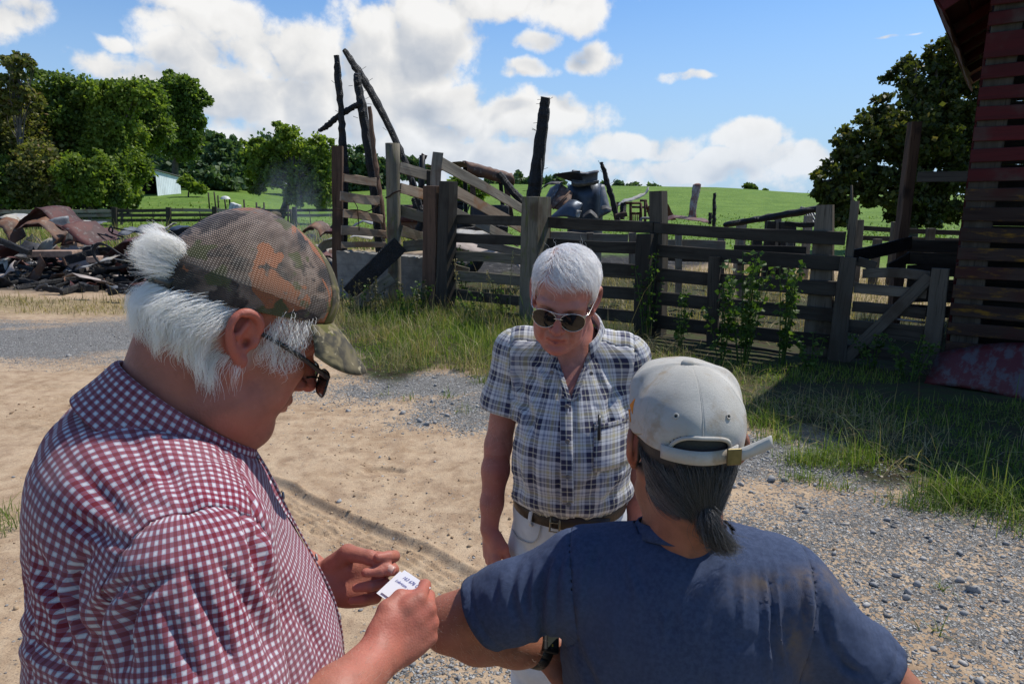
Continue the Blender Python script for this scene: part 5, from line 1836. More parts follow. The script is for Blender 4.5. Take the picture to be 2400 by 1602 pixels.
grass_patch('flattened_straw', 'brown flattened straw in the shaded grass', q, .25 * rng.lognormal(0, .3, len(q)), 2.2, np.full(len(q), .005), 'grass_dry', droop=.42)
# tufts catching the sun along the gravel
q = []
for px, py, n, r in ((1790, 1000, 260, .10), (1830, 1030, 160, .10), (1885, 1085, 200, .10), (1925, 1075, 220, .11), (1985, 1070, 160, .09), (2010, 1098, 240, .12), (1880, 1125, 90, .07), (1960, 1145, 60, .07), (2200, 1170, 300, .12), (2230, 1195, 160, .10), (2290, 1175, 300, .13), (2350, 1190, 240, .11), (2385, 1230, 160, .12), (2140, 1190, 100, .08), (2060, 1080, 120, .1), (1050, 935, 25, .05), (950, 940, 16, .05), (1090, 965, 20, .06), (905, 925, 14, .04), (1130, 895, 60, .06), (5, 1240, 60, .08), (0, 1205, 60, .08), (2180, 1480, 10, .02), (2215, 1375, 14, .03)):
    c = gnd(px, py)[:2]
    q.append(np.hstack([c + rng.normal(0, r, (n, 2)) * (1, .6), np.full((n, 1), r)]))
q = np.vstack(q)
grass_patch('grass_tufts', 'bright sunlit grass tufts along the gravel edge', q[:, :2], (.055 + q[:, 2] * .75) * rng.lognormal(0, .4, len(q)), .8, np.full(len(q), .0055), 'grass', 4)
# straw behind the fence and in front of the ash
q = scatter_poly(YARD, 9000, clumpy(1.2, .2, .5, 5))
grass_patch('yard_straw', 'sunlit dry straw trampled in the pen behind the fence', q, .22 * rng.lognormal(0, .4, len(q)), .9, np.full(len(q), .011), 'grass_dry')
q = scatter_poly(STRAW, 6000, clumpy(1.4, .3, .55, 9))
grass_patch('scorched_grass', 'scorched straw coloured grass before the ash', q, .11 * rng.lognormal(0, .5, len(q)), 1.2, np.full(len(q), .011), 'grass_dry')
BAND = np.array([[-24, 26], [-4, 25.5], [-3, 33], [-12, 38], [-30, 36]])
q = scatter_poly(BAND, 6500)
grass_patch('tall_dry_grass', 'band of tall dry grass behind the wreckage', q, .55 * rng.lognormal(0, .35, len(q)), .5, np.full(len(q), .035), 'grass_dry')
q = scatter_poly(BAND, 5000)
grass_patch('tall_green_grass', 'green grass showing through the dry band', q, .45 * rng.lognormal(0, .35, len(q)), .5, np.full(len(q), .035), 'meadow')
HILL = np.array([[-26, 40], [-14, 38], [-3, 34], [8, 26], [24, 25], [60, 60], [66, 150], [-10, 155], [-40, 90], [-34, 55]])
q = scatter_poly(HILL, 11000, lambda q, d: np.clip(38 / q[:, 1], 0, 1) ** 4 * (q[:, 1] < 62) * clumpy(.25, .25, .5)(q, d))
P = np.stack([q[:, 0], q[:, 1], hz(q[:, 0], q[:, 1]) - .02], 1)
V, Fc = blades(P, np.clip(.12 + .0008 * q[:, 1], 0, .2) * rng.lognormal(0, .3, len(q)), 1.2, .05 + .0012 * q[:, 1], 2)
tag(obj('meadow_grass', V, Fc, M['meadow']), 'green meadow growth covering the hill pasture', 'meadow', kind='stuff')


# ------------------------------------------------------------------ weeds along the fence
def weed(label, px, py, h, n0, size, mat='leaf_weed', spread=.12, tip=0.0, lean=(0, 0), group='weeds along the board fence', Y=None):
    n = int(n0 * 2.6); size = size * .58
    g = gnd(px, py) if Y is None else at(px, py, Y) * (1, 1, 0)
    g[2] = float(gz(g[0], g[1])[0])
    t = thing('weed', label, 'weed', g, group)
    mb = MB()
    C, D = [], []
    ns = max(1, n // 30)
    for s in range(ns):
        o = rng.normal(0, spread * .5, 2)
        hh = h * rng.uniform(.65, 1.0)
        e = g + np.array((o[0] * 2 + lean[0], o[1] * 2 + lean[1], hh))
        S = spline([g + (o[0] * .4, o[1] * .4, -.02), g + (o[0] * 1.2 + lean[0] * .35, o[1], hh * .55), e], 5)
        mb.add(*g_tube(S, np.linspace(.007, .003, len(S)), 5))
        m = n // ns
        for k in range(m):
            i = rng.integers(len(S) // 4, len(S))
            d = rng.normal(0, 1, 3) * (1, 1, .3) + (0, 0, -.1 if mat != 'leaf_wilt' else -1.0)
            d = nrm(d)
            C.append(S[i] + d * size * rng.uniform(.6, 1.6)); D.append(d)
    V, Fc = leaves(np.array(C), np.array(D), size * rng.uniform(.55, 1.3, len(C)) * 1.6, .35)
    mb.build('stem', M['leaf_weed'] if mat != 'leaf_wilt' else M['leaf_wilt'], t)
    obj('leaves', V, Fc, M[mat], t)['kind'] = 'stuff'
    return t


for a in (('lush climbing weed on the dark double post', 1030, 715, 1.15, 80, .075), ('leafy weed against the left fence boards', 1085, 700, 1.0, 70, .06), ('vine like weed climbing the second dark post', 1515, 800, 1.25, 90, .055),
          ('tall bushy ragweed growing through the fence boards', 1740, 850, 1.35, 150, .08), ('spreading dark weed beside the ragweed', 1830, 862, 1.15, 110, .075), ('dark weed at the foot of the slim fence post', 1690, 842, .9, 80, .07),
          ('small leafy weed left of the slim fence post', 1590, 825, .75, 60, .06), ('low dark weed under the gate brace', 2040, 872, .4, 50, .05), ('bushy dark weed in front of the right gate upright', 2130, 900, .5, 70, .05), ('dark weed by the left gate upright', 1900, 880, .45, 50, .05),
          ('green weed at the foot of the concrete wall', 985, 740, .55, 60, .05), ('leafy weed below the fallen plank', 835, 745, .5, 50, .045), ('leafy weed near the end of the concrete wall', 955, 760, .5, 60, .05), ('weed at the left of the left fence bay', 1120, 760, .5, 50, .045), ('weed in the middle of the left fence bay', 1180, 745, .6, 50, .045)):
    weed(*a)
for i, (px, py, h) in enumerate(((800, 740, .75), (825, 760, .6), (880, 760, .75), (905, 745, .6), (940, 752, .75), (975, 765, .6), (870, 735, .7), (1000, 745, .6))):
    weed('wilted grey brown weed drooping before the concrete wall', px, py, h, 26, .04, 'leaf_wilt', .1, group='wilted weeds at the chute')
for px, py, h in ((1195, 760, 1.05), (1070, 750, .9), (1150, 765, .8), (1930, 560, .1)):
    if h < .2: continue
    g = gnd(px, py); g[2] = float(gz(g[0], g[1])[0])
    t = thing('seeded_grass', 'tall thin seeding grass stalk before the left fence bay', 'grass stalk', g, 'seeding stalks at the fence')
    S = spline([g, g + (.01, 0, h * .6), g + (rng.normal(0, .05), 0, h)], 6)
    tube('stem', S, .004, M['grass_dry'], t, n=5)
    C = S[-6:][rng.integers(0, 6, 40)] + rng.normal(0, .018, (40, 3))
    V, Fc = leaves(C, rng.normal(0, 1, (40, 3)) + (0, 0, 1), np.full(40, .025))
    obj('seed_head', V, Fc, M['grass_dry'], t)['kind'] = 'stuff'
# ------------------------------------------------------------------ smooth solids for bodies and cloth
def smin(a, b, k):
    h = np.maximum(k - np.abs(a - b), 0) / k
    return np.minimum(a, b) - h * h * k * .25


def smax(a, b, k):
    return -smin(-a, -b, k)


class Prim:
    """d(P); op: 'u' union, 's' subtract; k: blend; bound: centre, radius"""
    def __init__(s, f, c, r, k=.01, op='u'):
        s.f, s.c, s.r, s.k, s.op = f, np.asarray(c, float), r, k, op


def ell(c, r, rot=None, k=.01, op='u'):
    c, r = np.asarray(c, float), np.asarray(r, float)
    A = np.eye(3) if rot is None else np.asarray(rot, float)       # rows = axes
    def f(P):
        q = (P - c) @ A.T
        k0 = np.sqrt(((q / r) ** 2).sum(1)) + 1e-9
        k1 = np.sqrt(((q / (r * r)) ** 2).sum(1)) + 1e-9
        return k0 * (k0 - 1) / k1
    return Prim(f, c, max(r), k, op)


def cone(a, b, ra, rb, k=.01, op='u', flat=None):
    """round cone; flat=(axis, factor) squeezes across an axis"""
    a, b = np.asarray(a, float), np.asarray(b, float)
    ba = b - a
    L2 = ba @ ba + 1e-12
    def f(P):
        pa = P - a
        t = np.clip((pa @ ba) / L2, 0, 1)
        q = pa - t[:, None] * ba
        if flat is not None:
            ax, fc = flat
            w = q @ ax
            q = q + np.outer(w * (fc - 1), ax)
        return np.sqrt((q * q).sum(1)) - (ra + (rb - ra) * t)
    return Prim(f, (a + b) / 2, np.sqrt(L2) / 2 + max(ra, rb), k, op)


def chain(pts, rad, k=.01, op='u', flat=None, m=0):
    pts = np.asarray(pts, float)
    rad = np.broadcast_to(np.asarray(rad, float), (len(pts),))
    if m:
        rad = np.interp(np.linspace(0, len(pts) - 1, (len(pts) - 1) * m + 1), range(len(pts)), rad)
        pts = spline(pts, m)
    return [cone(pts[i], pts[i + 1], rad[i], rad[i + 1], k, op, flat) for i in range(len(pts) - 1)]


def xform(pr, Mx):
    """move a local prim into the world by a 4x4"""
    Mx = np.array(Mx)
    Rm, T = Mx[:3, :3], Mx[:3, 3]
    f0 = pr.f
    return Prim(lambda P: f0((P - T) @ Rm), Rm @ pr.c + T, pr.r, pr.k, pr.op)


def evals(prims, P, cull=.06):
    d = np.full(len(P), 1.0)
    for p in prims:
        m = ((P - p.c) ** 2).sum(1) < (p.r + cull + p.k) ** 2
        if not m.any():
            continue
        v = p.f(P[m])
        d[m] = smin(d[m], v, p.k) if p.op == 'u' else smax(d[m], -v, p.k)
    return d


def sdf_mesh(prims, h, lo=None, hi=None, B=8, post=None, clip=None):
    """sparse surface nets; returns V, F(quads)"""
    if lo is None:
        lo = np.min([p.c - p.r for p in prims if p.op == 'u'], 0) - 3 * h
        hi = np.max([p.c + p.r for p in prims if p.op == 'u'], 0) + 3 * h
    lo, hi = np.asarray(lo, float), np.asarray(hi, float)
    ev = (lambda P: evals(prims, P)) if post is None else (lambda P: post(P, evals(prims, P)))
    n = np.ceil((hi - lo) / (h * B)).astype(int)
    bi = np.stack(np.meshgrid(*[np.arange(k) for k in n], indexing='ij'), -1).reshape(-1, 3)
    cen = lo + (bi + .5) * h * B
    dc = ev(cen)
    bi = bi[np.abs(dc) < h * B * .87 * 1.55 + .004]
    g = np.arange(B + 1)
    off = np.stack(np.meshgrid(g, g, g, indexing='ij'), -1).reshape(-1, 3)
    N = n * B + 2
    ids, vs, e_all = [], [], []
    CH = 400
    corner = np.array([(i, j, k) for i in (0, 1) for j in (0, 1) for k in (0, 1)])
    edges = [(0, 4), (1, 5), (2, 6), (3, 7), (0, 2), (1, 3), (4, 6), (5, 7), (0, 1), (2, 3), (4, 5), (6, 7)]
    quads = []
    for s in range(0, len(bi), CH):
        b = bi[s:s + CH]
        gi = b[:, None] * B + off[None]
        P = lo + gi.reshape(-1, 3) * h
        # cull prims per chunk happens inside evals by point
        D = ev(P).reshape(len(b), B + 1, B + 1, B + 1)
        C = np.stack([D[:, i:B + i, j:B + j, k:B + k] for i, j, k in corner], -1)
        neg = C < 0
        act = neg.any(-1) & ~neg.all(-1)
        bb, x, y, z = np.nonzero(act)
        if not len(bb):
            continue
        c = C[bb, x, y, z]
        acc = np.zeros((len(bb), 3)); cnt = np.zeros(len(bb))
        for a, e in edges:
            da, de = c[:, a], c[:, e]
            m = (da < 0) != (de < 0)
            t = np.where(m, da / np.where(m, da - de, 1), 0)
            p = corner[a] + (corner[e] - corner[a]) * t[:, None]
            acc[m] += p[m]; cnt[m] += 1
        cell = b[bb] * B + np.stack([x, y, z], -1)
        vs.append(lo + (cell + acc / cnt[:, None]) * h)
        idv = (cell[:, 0] * N[1] + cell[:, 1]) * N[2] + cell[:, 2]
        ids.append(idv)
        # edges owned by the min corner of a cell, along each axis
        for ax, e in ((0, 4), (1, 2), (2, 1)):
            m = (c[:, 0] < 0) != (c[:, e] < 0)
            if not m.any():
                continue
            o1 = np.zeros(3, int); o2 = np.zeros(3, int)
            o1[(ax + 1) % 3] = 1; o2[(ax + 2) % 3] = 1
            cc = cell[m]
            q = np.stack([cc - o1 - o2, cc - o2, cc, cc - o1], 1)
            qi = (q[..., 0] * N[1] + q[..., 1]) * N[2] + q[..., 2]
            fl = c[m, 0] < 0
            qi[~fl] = qi[~fl][:, ::-1]
            quads.append(qi)
    ids = np.concatenate(ids); V = np.vstack(vs); Q = np.vstack(quads)
    u, first = np.unique(ids, return_index=True)
    V = V[first]
    k = np.searchsorted(u, Q)
    k = np.clip(k, 0, len(u) - 1)
    ok = (u[k] == Q).all(1)
    return V, k[ok]


def vnormals(V, F):
    a = np.cross(V[F[:, 2]] - V[F[:, 0]], V[F[:, 3 if F.shape[1] > 3 else 1]] - V[F[:, 1 if F.shape[1] > 3 else 0]])
    if F.shape[1] == 3:
        a = np.cross(V[F[:, 1]] - V[F[:, 0]], V[F[:, 2]] - V[F[:, 0]])
    n = np.zeros_like(V)
    for i in range(F.shape[1]):
        np.add.at(n, F[:, i], a)
    return n / (np.linalg.norm(n, axis=1)[:, None] + 1e-12)


def relax(V, F, it=2, lam=.5):
    n = len(V)
    E = np.vstack([np.stack([F[:, i], F[:, (i + 1) % F.shape[1]]], 1) for i in range(F.shape[1])])
    for _ in range(it):
        s = np.zeros_like(V); c = np.zeros(n)
        np.add.at(s, E[:, 0], V[E[:, 1]]); np.add.at(c, E[:, 0], 1)
        np.add.at(s, E[:, 1], V[E[:, 0]]); np.add.at(c, E[:, 1], 1)
        V = V + lam * (s / np.maximum(c, 1)[:, None] - V)
    return V


def submesh(V, F, mask):
    F = F[mask]
    u, inv = np.unique(F, return_inverse=True)
    return V[u], inv.reshape(F.shape), u


def frame3(fwd, up=(0, 0, 1)):
    """rows: right, forward, up"""
    f = nrm(fwd); r = nrm(np.cross(f, up)); u = np.cross(r, f)
    return np.stack([r, f, u])


def segdist(P, pts):
    """distance to a polyline and parameter 0..1"""
    pts = np.asarray(pts, float)
    best = np.full(len(P), 1e9); par = np.zeros(len(P))
    for i in range(len(pts) - 1):
        a, b = pts[i], pts[i + 1]
        e = b - a
        t = np.clip(((P - a) @ e) / (e @ e + 1e-12), 0, 1)
        d = np.linalg.norm(P - a - t[:, None] * e, axis=1)
        m = d < best
        best[m] = d[m]; par[m] = (i + t[m]) / (len(pts) - 1)
    return best, par


def head_prims(face=1.0, jowl=.5, mouth='closed', ear_side=(1, -1), jaw=1.0, drop=0.0, wid=1.0):
    """head in its own frame: x right, y forward, z up; origin between the ears; about 24 cm chin to crown"""
    L = []
    a = L.append
    # skull
    a(ell((0, -.012, .045), (.076 * wid, .100, .080), k=.02))
    a(ell((0, .025, .040), (.068 * wid, .072, .075), k=.02))
    a(ell((0, -.045, .020), (.068 * wid, .062, .070), k=.03))
    # face mass
    a(ell((0, .045, -.030), (.059 * jaw ** .5, .052, .074), k=.025))
    a(ell((0, .054, -.085 - drop), (.038 * jaw, .034, .036), k=.022))                      # lower jaw
    a(ell((0, .080, -.109 - drop), (.021, .017, .017), k=.016))                      # chin
    for s in (1, -1):
        L.extend(chain([(s * .060, -.002, -.045), (s * .053 * jaw, .018, -.080 - drop), (s * .027 * jaw, .064, -.106 - drop)], [.016, .0155, .014], k=.022))  # jaw line
        a(ell((s * .041, .064, -.022), (.024, .024, .020), k=.02))           # cheek bone
        a(ell((s * .036, .064, -.062), (.023, .022, .026), k=.02))           # cheek
        a(ell((s * .046, .030, -.095), (.014 + .007 * jowl, .028, .018 + .010 * jowl), k=.022))  # jowl
        L.extend(chain([(s * .012, .0935, .018), (s * .034, .087, .022), (s * .054, .066, .014)], [.0085, .009, .008], k=.014))  # brow
        a(ell((s * .031, .094, .002), (.019, .013, .012), k=.012, op='s'))   # eye socket
        a(ell((s * .031, .073, .001), (.0125, .0125, .0125), k=.003))        # eyeball
        L.extend(chain([(s * .020, .084, .007), (s * .031, .0885, .0095), (s * .042, .080, .005)], .0035, k=.004))
        L.extend(chain([(s * .020, .083, -.006), (s * .031, .086, -.009), (s * .042, .079, -.004)], .0033, k=.005))
    # nose
    L.extend(chain([(0, .091, .012), (0, .103, -.012), (0, .116, -.034)], [.0078, .0095, .0125], k=.008))
    for s in (1, -1):
        a(ell((s * .0148, .099, -.039), (.0095, .012, .0095), k=.006))
        a(ell((s * .0075, .105, -.0475), (.0045, .006, .004), k=.003, op='s'))
        # fold from nose to mouth corner
        L.extend(chain([(s * .022, .098, -.037), (s * .032, .092, -.057), (s * .035, .084, -.080)], .0036, k=.008, op='s'))
    # lips
    a(ell((0, .087, -.066), (.027, .014, .017), k=.010))
    L.extend(chain([(-.023, .083, -.071), (-.008, .0985, -.0655), (0, .0985, -.067), (.008, .0985, -.0655), (.023, .083, -.071)], [.003, .0048, .0045, .0048, .003], k=.006))
    L.extend(chain([(-.021, .083, -.075), (0, .0975, -.080), (.021, .083, -.075)], [.003, .0062, .003], k=.006))
    if mouth == 'open':
        L.extend(chain([(-.023, .091, -.0725), (-.006, .1015, -.0728), (.020, .093, -.0735)], [.0028, .0060, .0034], k=.003, op='s'))
    else:
        L.extend(chain([(-.023, .086, -.0725), (0, .103, -.0725), (.023, .086, -.0725)], .0014, k=.003, op='s'))
    L.extend(chain([(-.015, .094, -.091), (0, .098, -.091), (.015, .094, -.091)], .003, k=.012, op='s'))
    # ears
    for s in ear_side:
        o = np.array((s * (.075 * wid), -.006, -.004))
        tilt = 0.22
        def e(y, z, out):
            return o + np.array((s * out, y * math.cos(tilt) - z * math.sin(tilt) * 1.0, z * math.cos(tilt) + y * math.sin(tilt)))
        a(ell(e(-.003, .004, .004), (.006, .017, .028), k=.008))
        helix = [e(.010, .004, .002), e(.013, .018, .007), e(.006, .031, .011), e(-.009, .034, .015), e(-.020, .024, .018), e(-.022, .006, .018), e(-.015, -.012, .014), e(-.006, -.022, .009)]
        L.extend(chain(helix, [.003, .0042, .0048, .005, .005, .0048, .0045, .005], k=.004, m=3))
        a(ell(e(.000, -.028, .007), (.0055, .0085, .010), k=.006))           # lobe
        L.extend(chain([e(-.004, .020, .010), e(-.010, .006, .012), e(-.005, -.010, .010)], .0035, k=.005))  # antihelix
        a(ell(e(.000, .000, .015), (.009, .0075, .012), k=.004, op='s'))     # bowl
        a(ell(e(-.015, .018, .019), (.006, .0035, .012), k=.003, op='s'))
        a(ell(e(.0005, -.004, .006), (.008, .0045, .006), k=.003, op='s'))
        a(ell(e(.012, -.002, .007), (.004, .004, .007), k=.005))             # tragus
    return L


def limb(a, b, c, r):
    """upper and lower arm with muscle: shoulder a, elbow b, wrist c; r = 6 radii"""
    a, b, c = map(np.asarray, (a, b, c))
    P = [a, a * .6 + b * .4, a * .15 + b * .85, b, b * .7 + c * .3, b * .3 + c * .7, c]
    return P


def skin_mat(name, c, red=(.36, .13, .09), rough=.52, bumpy=.26):
    m, N = material(name)
    v = N.coord('Object')
    n = N.noise(v, 26, 5, .6)
    n2 = N.noise(v, 7, 4, .6)
    col = N.mix(N.step(n2, .35, .7), c, red)
    col = N.mix(N.step(n, .42, .72, 0, .7), col, tuple(x * .66 for x in c))
    col = N.mix(N.step(N.noise(v, 55, 4, .6), .58, .70, 0, .35), col, tuple(min(1, x * 1.35) for x in c))
    sp = N.noise(v, 90, 3)
    col = N.mix(N.step(sp, .66, .74, 0, .35), col, (.20, .075, .05))
    red_a = N.attr('red')
    col = N.mix(red_a, col, (.40, .105, .075))
    wh = N.attr('scalp')
    col = N.mix(wh, col, N.new('ShaderNodeAttribute', attribute_name='scalpcol').outputs['Color'])
    h = N.math('ADD', N.math('ADD', N.noise(v, 240, 3), N.math('MULTIPLY', N.voro(v, 330), .7)), N.math('MULTIPLY', N.noise(N.mapping(v, (1, 1, 2.6)), 70, 3, .6, .6), .9))
    N.fin(col, N.math('ADD', rough - .06, N.math('MULTIPLY', n, .14)), N.bump(h, bumpy, .0015), spec=.3)
    N.bs.inputs['Subsurface Weight'].default_value = .12
    N.bs.inputs['Subsurface Radius'].default_value = (.012, .004, .002)
    N.bs.inputs['Subsurface Scale'].default_value = .6
    return m


def hair_mat(name, c, c2, rough=.35, spec=.5, trans=.35):
    m, N = material(name)
    hi = N.new('ShaderNodeHairInfo')
    r = hi.outputs['Random']
    col = N.mix(r, c, c2)
    N.fin(col, rough, spec=spec)
    tr = N.new('ShaderNodeBsdfTranslucent')
    N.put(tr.inputs[0], col)
    mx = N.new('ShaderNodeMixShader')
    mx.inputs[0].default_value = trans
    N.l.new(N.bs.outputs[0], mx.inputs[1])
    N.l.new(tr.outputs[0], mx.inputs[2])
    N.l.new(mx.outputs[0], N.out.inputs[0])
    return m


def strands(name, S, rad, mat, parent, tip=.25):
    """S (n,m,3) world points -> hair curves"""
    n, m = S.shape[:2]
    cd = bpy.data.hair_curves.new(name)
    cd.add_curves([m] * n)
    base = wloc(parent)
    cd.attributes['position'].data.foreach_set('vector', (S - base).astype(np.float32).ravel())
    ra = cd.attributes.get('radius') or cd.attributes.new('radius', 'FLOAT', 'POINT')
    rr = np.asarray(rad, float)
    rr = np.broadcast_to(rr.reshape(-1, 1) if rr.ndim else rr, (n, m)) * np.linspace(1, tip, m)[None]
    ra.data.foreach_set('value', rr.astype(np.float32).ravel())
    cd.materials.append(mat)
    o = bpy.data.objects.new(name, cd)
    COL.objects.link(o)
    o.parent = parent
    return o


def grow(root, nrmv, dirf, length, steps, solid, lift=.5, out=.004, grav=0.0, curl=0.0, settle=.7, hug=0.0):
    """march strands from roots; dirf(P)->combing direction; solid(P)->distance, kept outside"""
    P = root.copy()
    S = [P.copy()]
    n = len(P)
    ph = rng.uniform(0, 6.28, n)
    jit = rng.normal(0, 1, (n, 3))
    for k in range(steps):
        t = (k + 1) / steps
        d = dirf(P)
        d = d / (np.linalg.norm(d, axis=1)[:, None] + 1e-9)
        v = d + nrmv * (lift * max(0, 1 - t * settle * 1.4)) + jit * .12
        v[:, 2] -= grav * t
        if curl:
            v = v + curl * np.stack([np.sin(ph + 7 * t), np.cos(ph * 1.3 + 6 * t), np.sin(ph * .7 + 5 * t)], 1)
        v /= np.linalg.norm(v, axis=1)[:, None] + 1e-9
        P = P + v * (length / steps)[:, None]
        q = solid(P)
        pen = np.maximum(out - q, 0)
        if hug: pen = pen - hug * np.maximum(q - out * 1.6, 0)
        if np.abs(pen).max() > 0:
            e = 1e-3
            g = np.stack([solid(P + np.eye(3)[i] * e) - q for i in range(3)], 1) / e
            g /= np.linalg.norm(g, axis=1)[:, None] + 1e-9
            P = P + g * pen[:, None]
        S.append(P.copy())
    return np.stack(S, 1)


# hands: local frame x = across knuckles (thumb side +x), y = towards the fingertips, z = back of the hand
def hand_prims(curls, thumb, spread=.0, sc=1.0, kn=None):
    """curls: for index..little (bend1, bend2, bend3) in radians towards the palm (-z); thumb: list of local points"""
    L = []
    L.append(ell((.004, .045, -.002), (.041, .052, .0145), k=.012))
    L.append(ell((.012, .075, -.001), (.034, .024, .0125), k=.012))
    L.append(ell((-.020, .045, -.006), (.020, .042, .016), k=.012))
    L.append(ell((.024, .028, -.008), (.020, .034, .017), k=.012))
    L.append(ell((0, .004, 0), (.030, .030, .019), k=.014))
    base = [(.032, .088, .002), (.011, .094, .004), (-.010, .090, .002), (-.029, .080, -.001)]
    lens = [(.044, .027, .022), (.048, .030, .023), (.045, .028, .022), (.035, .021, .020)]
    rads = [(.0102, .0092, .0086, .0072), (.0105, .0095, .0088, .0074), (.0100, .0090, .0084, .0070), (.0090, .0080, .0074, .0062)]
    tips = []
    for f in range(4):
        b = np.array(base[f])
        sp = spread * (1.5 - f)
        a = 0
        P = [b - (0, .02, .002), b]
        for j in range(3):
            a += curls[f][j]
            d = np.array((math.sin(sp) * math.cos(a), math.cos(sp) * math.cos(a), -math.sin(a)))
            P.append(P[-1] + d * lens[f][j])
        r = [rads[f][0] * 1.05, rads[f][0] * 1.08, rads[f][1], rads[f][2], rads[f][3]]
        pr = chain(P, r, k=.004)
        pr[0].k = .010
        L.extend(pr)
        tips.append((P[-1], P[-1] - P[-2]))
    pr = chain(thumb, np.linspace(.0165, .0088, len(thumb)), k=.006)
    L.extend(pr)
    tips.append((np.array(thumb[-1]), np.array(thumb[-1]) - np.array(thumb[-2])))
    return L, tips


def mat4(rows, T):
    """rows = local axes in the world"""
    m = np.eye(4)
    m[:3, :3] = np.asarray(rows).T
    m[:3, 3] = T
    return m


def tri_quads(F):
    return F


def plaid_nodes(N, uv, per, stops):
    """constant stripe ramp of one direction"""
    f = N.math('FRACT', N.math('DIVIDE', uv, per))
    return N.ramp(f, stops, 'CONSTANT')
# ------------------------------------------------------------------ garments and caps
def proj(P):
    P = np.asarray(P, float) - (0, 0, CAM_H)
    d = P[:, 1] * CP - P[:, 2] * SP
    v = P[:, 2] * CP + P[:, 1] * SP
    return 1200 + FPX * P[:, 0] / d, 801 - FPX * v / d, d


def sculpt(V, F, strokes):
    """press folds into cloth along lines given as seen from the camera side: (points, width px, depth m)"""
    N = vnormals(V, F)
    px, py, d = proj(V)
    vis = ((np.array((0, 0, CAM_H)) - V) * N).sum(1) > -.05 * np.linalg.norm(V - (0, 0, CAM_H), axis=1)
    Q = np.stack([px, py, 0 * px], 1)
    D = np.zeros(len(V))
    for pts, w, amp in strokes:
        pts = np.array([(x, y, 0) for x, y in pts], float)
        if len(pts) > 2: pts = spline(pts, 4)
        lo, hi = pts.min(0)[:2] - 3 * w, pts.max(0)[:2] + 3 * w
        m = vis & (px > lo[0]) & (px < hi[0]) & (py > lo[1]) & (py < hi[1])
        if not m.any(): continue
        s, t = segdist(Q[m], pts)
        fade = np.sin(np.clip(t, .02, .98) * math.pi) ** .6
        D[m] += amp * fade * (np.exp(-(s / w) ** 2) - .45 * np.exp(-((s - 1.9 * w) / w) ** 2))
    return V + N * D[:, None]


def crease(P):
    """thin sharp wrinkles: valleys along the level lines of a noise"""
    n = fbm(P, 2) - .5
    m = fbm(P * .6 + 11, 2)
    return -np.exp(-(n / .035) ** 2) * sstep(.42, .62, m)


def arm_fuzz(fv, fn, d, n, par, mat=None):
    k = rng.choice(len(fv), n)
    S = np.stack([fv[k], fv[k] + fn[k] * .004 + d * .004 + rng.normal(0, .002, (n, 3)), fv[k] + fn[k] * .006 + d * .010 + rng.normal(0, .003, (n, 3))], 1)
    m = bpy.data.materials.get('fair arm hair') or hair_mat('fair arm hair', (.45, .33, .22), (.7, .6, .5), .4)
    return strands('arm_hair', S, .00010, m, par)


def snap(V, mask, p, n, tol):
    """lay the vertices next to a seam plane on it, so that the seam runs clean"""
    n = nrm(n)
    d = (V - p) @ n
    k = mask & (np.abs(d) < tol)
    V = V.copy()
    V[k] -= np.outer(d[k], n)
    return V


def cut_open(V, F, p, n):
    """drop what lies beyond the plane (p, n) and lay the rim on the plane"""
    s = (V - p) @ nrm(n)
    keep = ~(s[F] > 0).any(1)
    V2, F2, u = submesh(V, F, keep)
    E = np.sort(np.vstack([np.stack([F2[:, i], F2[:, (i + 1) % 4]], 1) for i in range(4)]), 1)
    k, c = np.unique(E, axis=0, return_counts=True)
    b = np.unique(k[c == 1])
    near = b[np.abs((V2[b] - p) @ nrm(n)) < .012]
    V2[near] -= np.outer((V2[near] - p) @ nrm(n), nrm(n))
    return V2, F2


def cut_open_local(V, F, p, n, rad):
    """cut a sleeve end: only what lies within rad of the point p's axis"""
    n = nrm(n)
    s = (V - p) @ n
    q = V - p - np.outer(s, n)
    inn = (np.linalg.norm(q, axis=1) < rad) & (s > 0) & (s < .30)
    keep = ~inn[F].any(1)
    V2, F2, u = submesh(V, F, keep)
    E = np.sort(np.vstack([np.stack([F2[:, i], F2[:, (i + 1) % 4]], 1) for i in range(4)]), 1)
    k, c = np.unique(E, axis=0, return_counts=True)
    b = np.unique(k[c == 1])
    sb = (V2[b] - p) @ n
    near = b[(np.abs(sb) < .012) & (np.linalg.norm(V2[b] - p, axis=1) < rad)]
    V2[near] -= np.outer((V2[near] - p) @ n, n)
    return V2, F2



def cotton(name, colf, rough=.85, bump=.35, scale=1400):
    """colf(N, u, v) -> colour socket; u, v in metres on the cloth"""
    m, N = material(name)
    uv = N.coord('UV')
    u, v, _ = N.sep(uv)
    c = colf(N, u, v)
    w = N.math('MULTIPLY', N.math('SINE', N.math('MULTIPLY', u, 5200.)), N.math('SINE', N.math('MULTIPLY', v, 5200.)))
    n = N.noise(N.coord('Object'), 70, 4, .6)
    N.fin(c, rough, N.bump(N.math('ADD', w, N.math('MULTIPLY', n, 1.5)), bump, .0012), spec=.2)
    N.bs.inputs['Sheen Weight'].default_value = .12
    return m


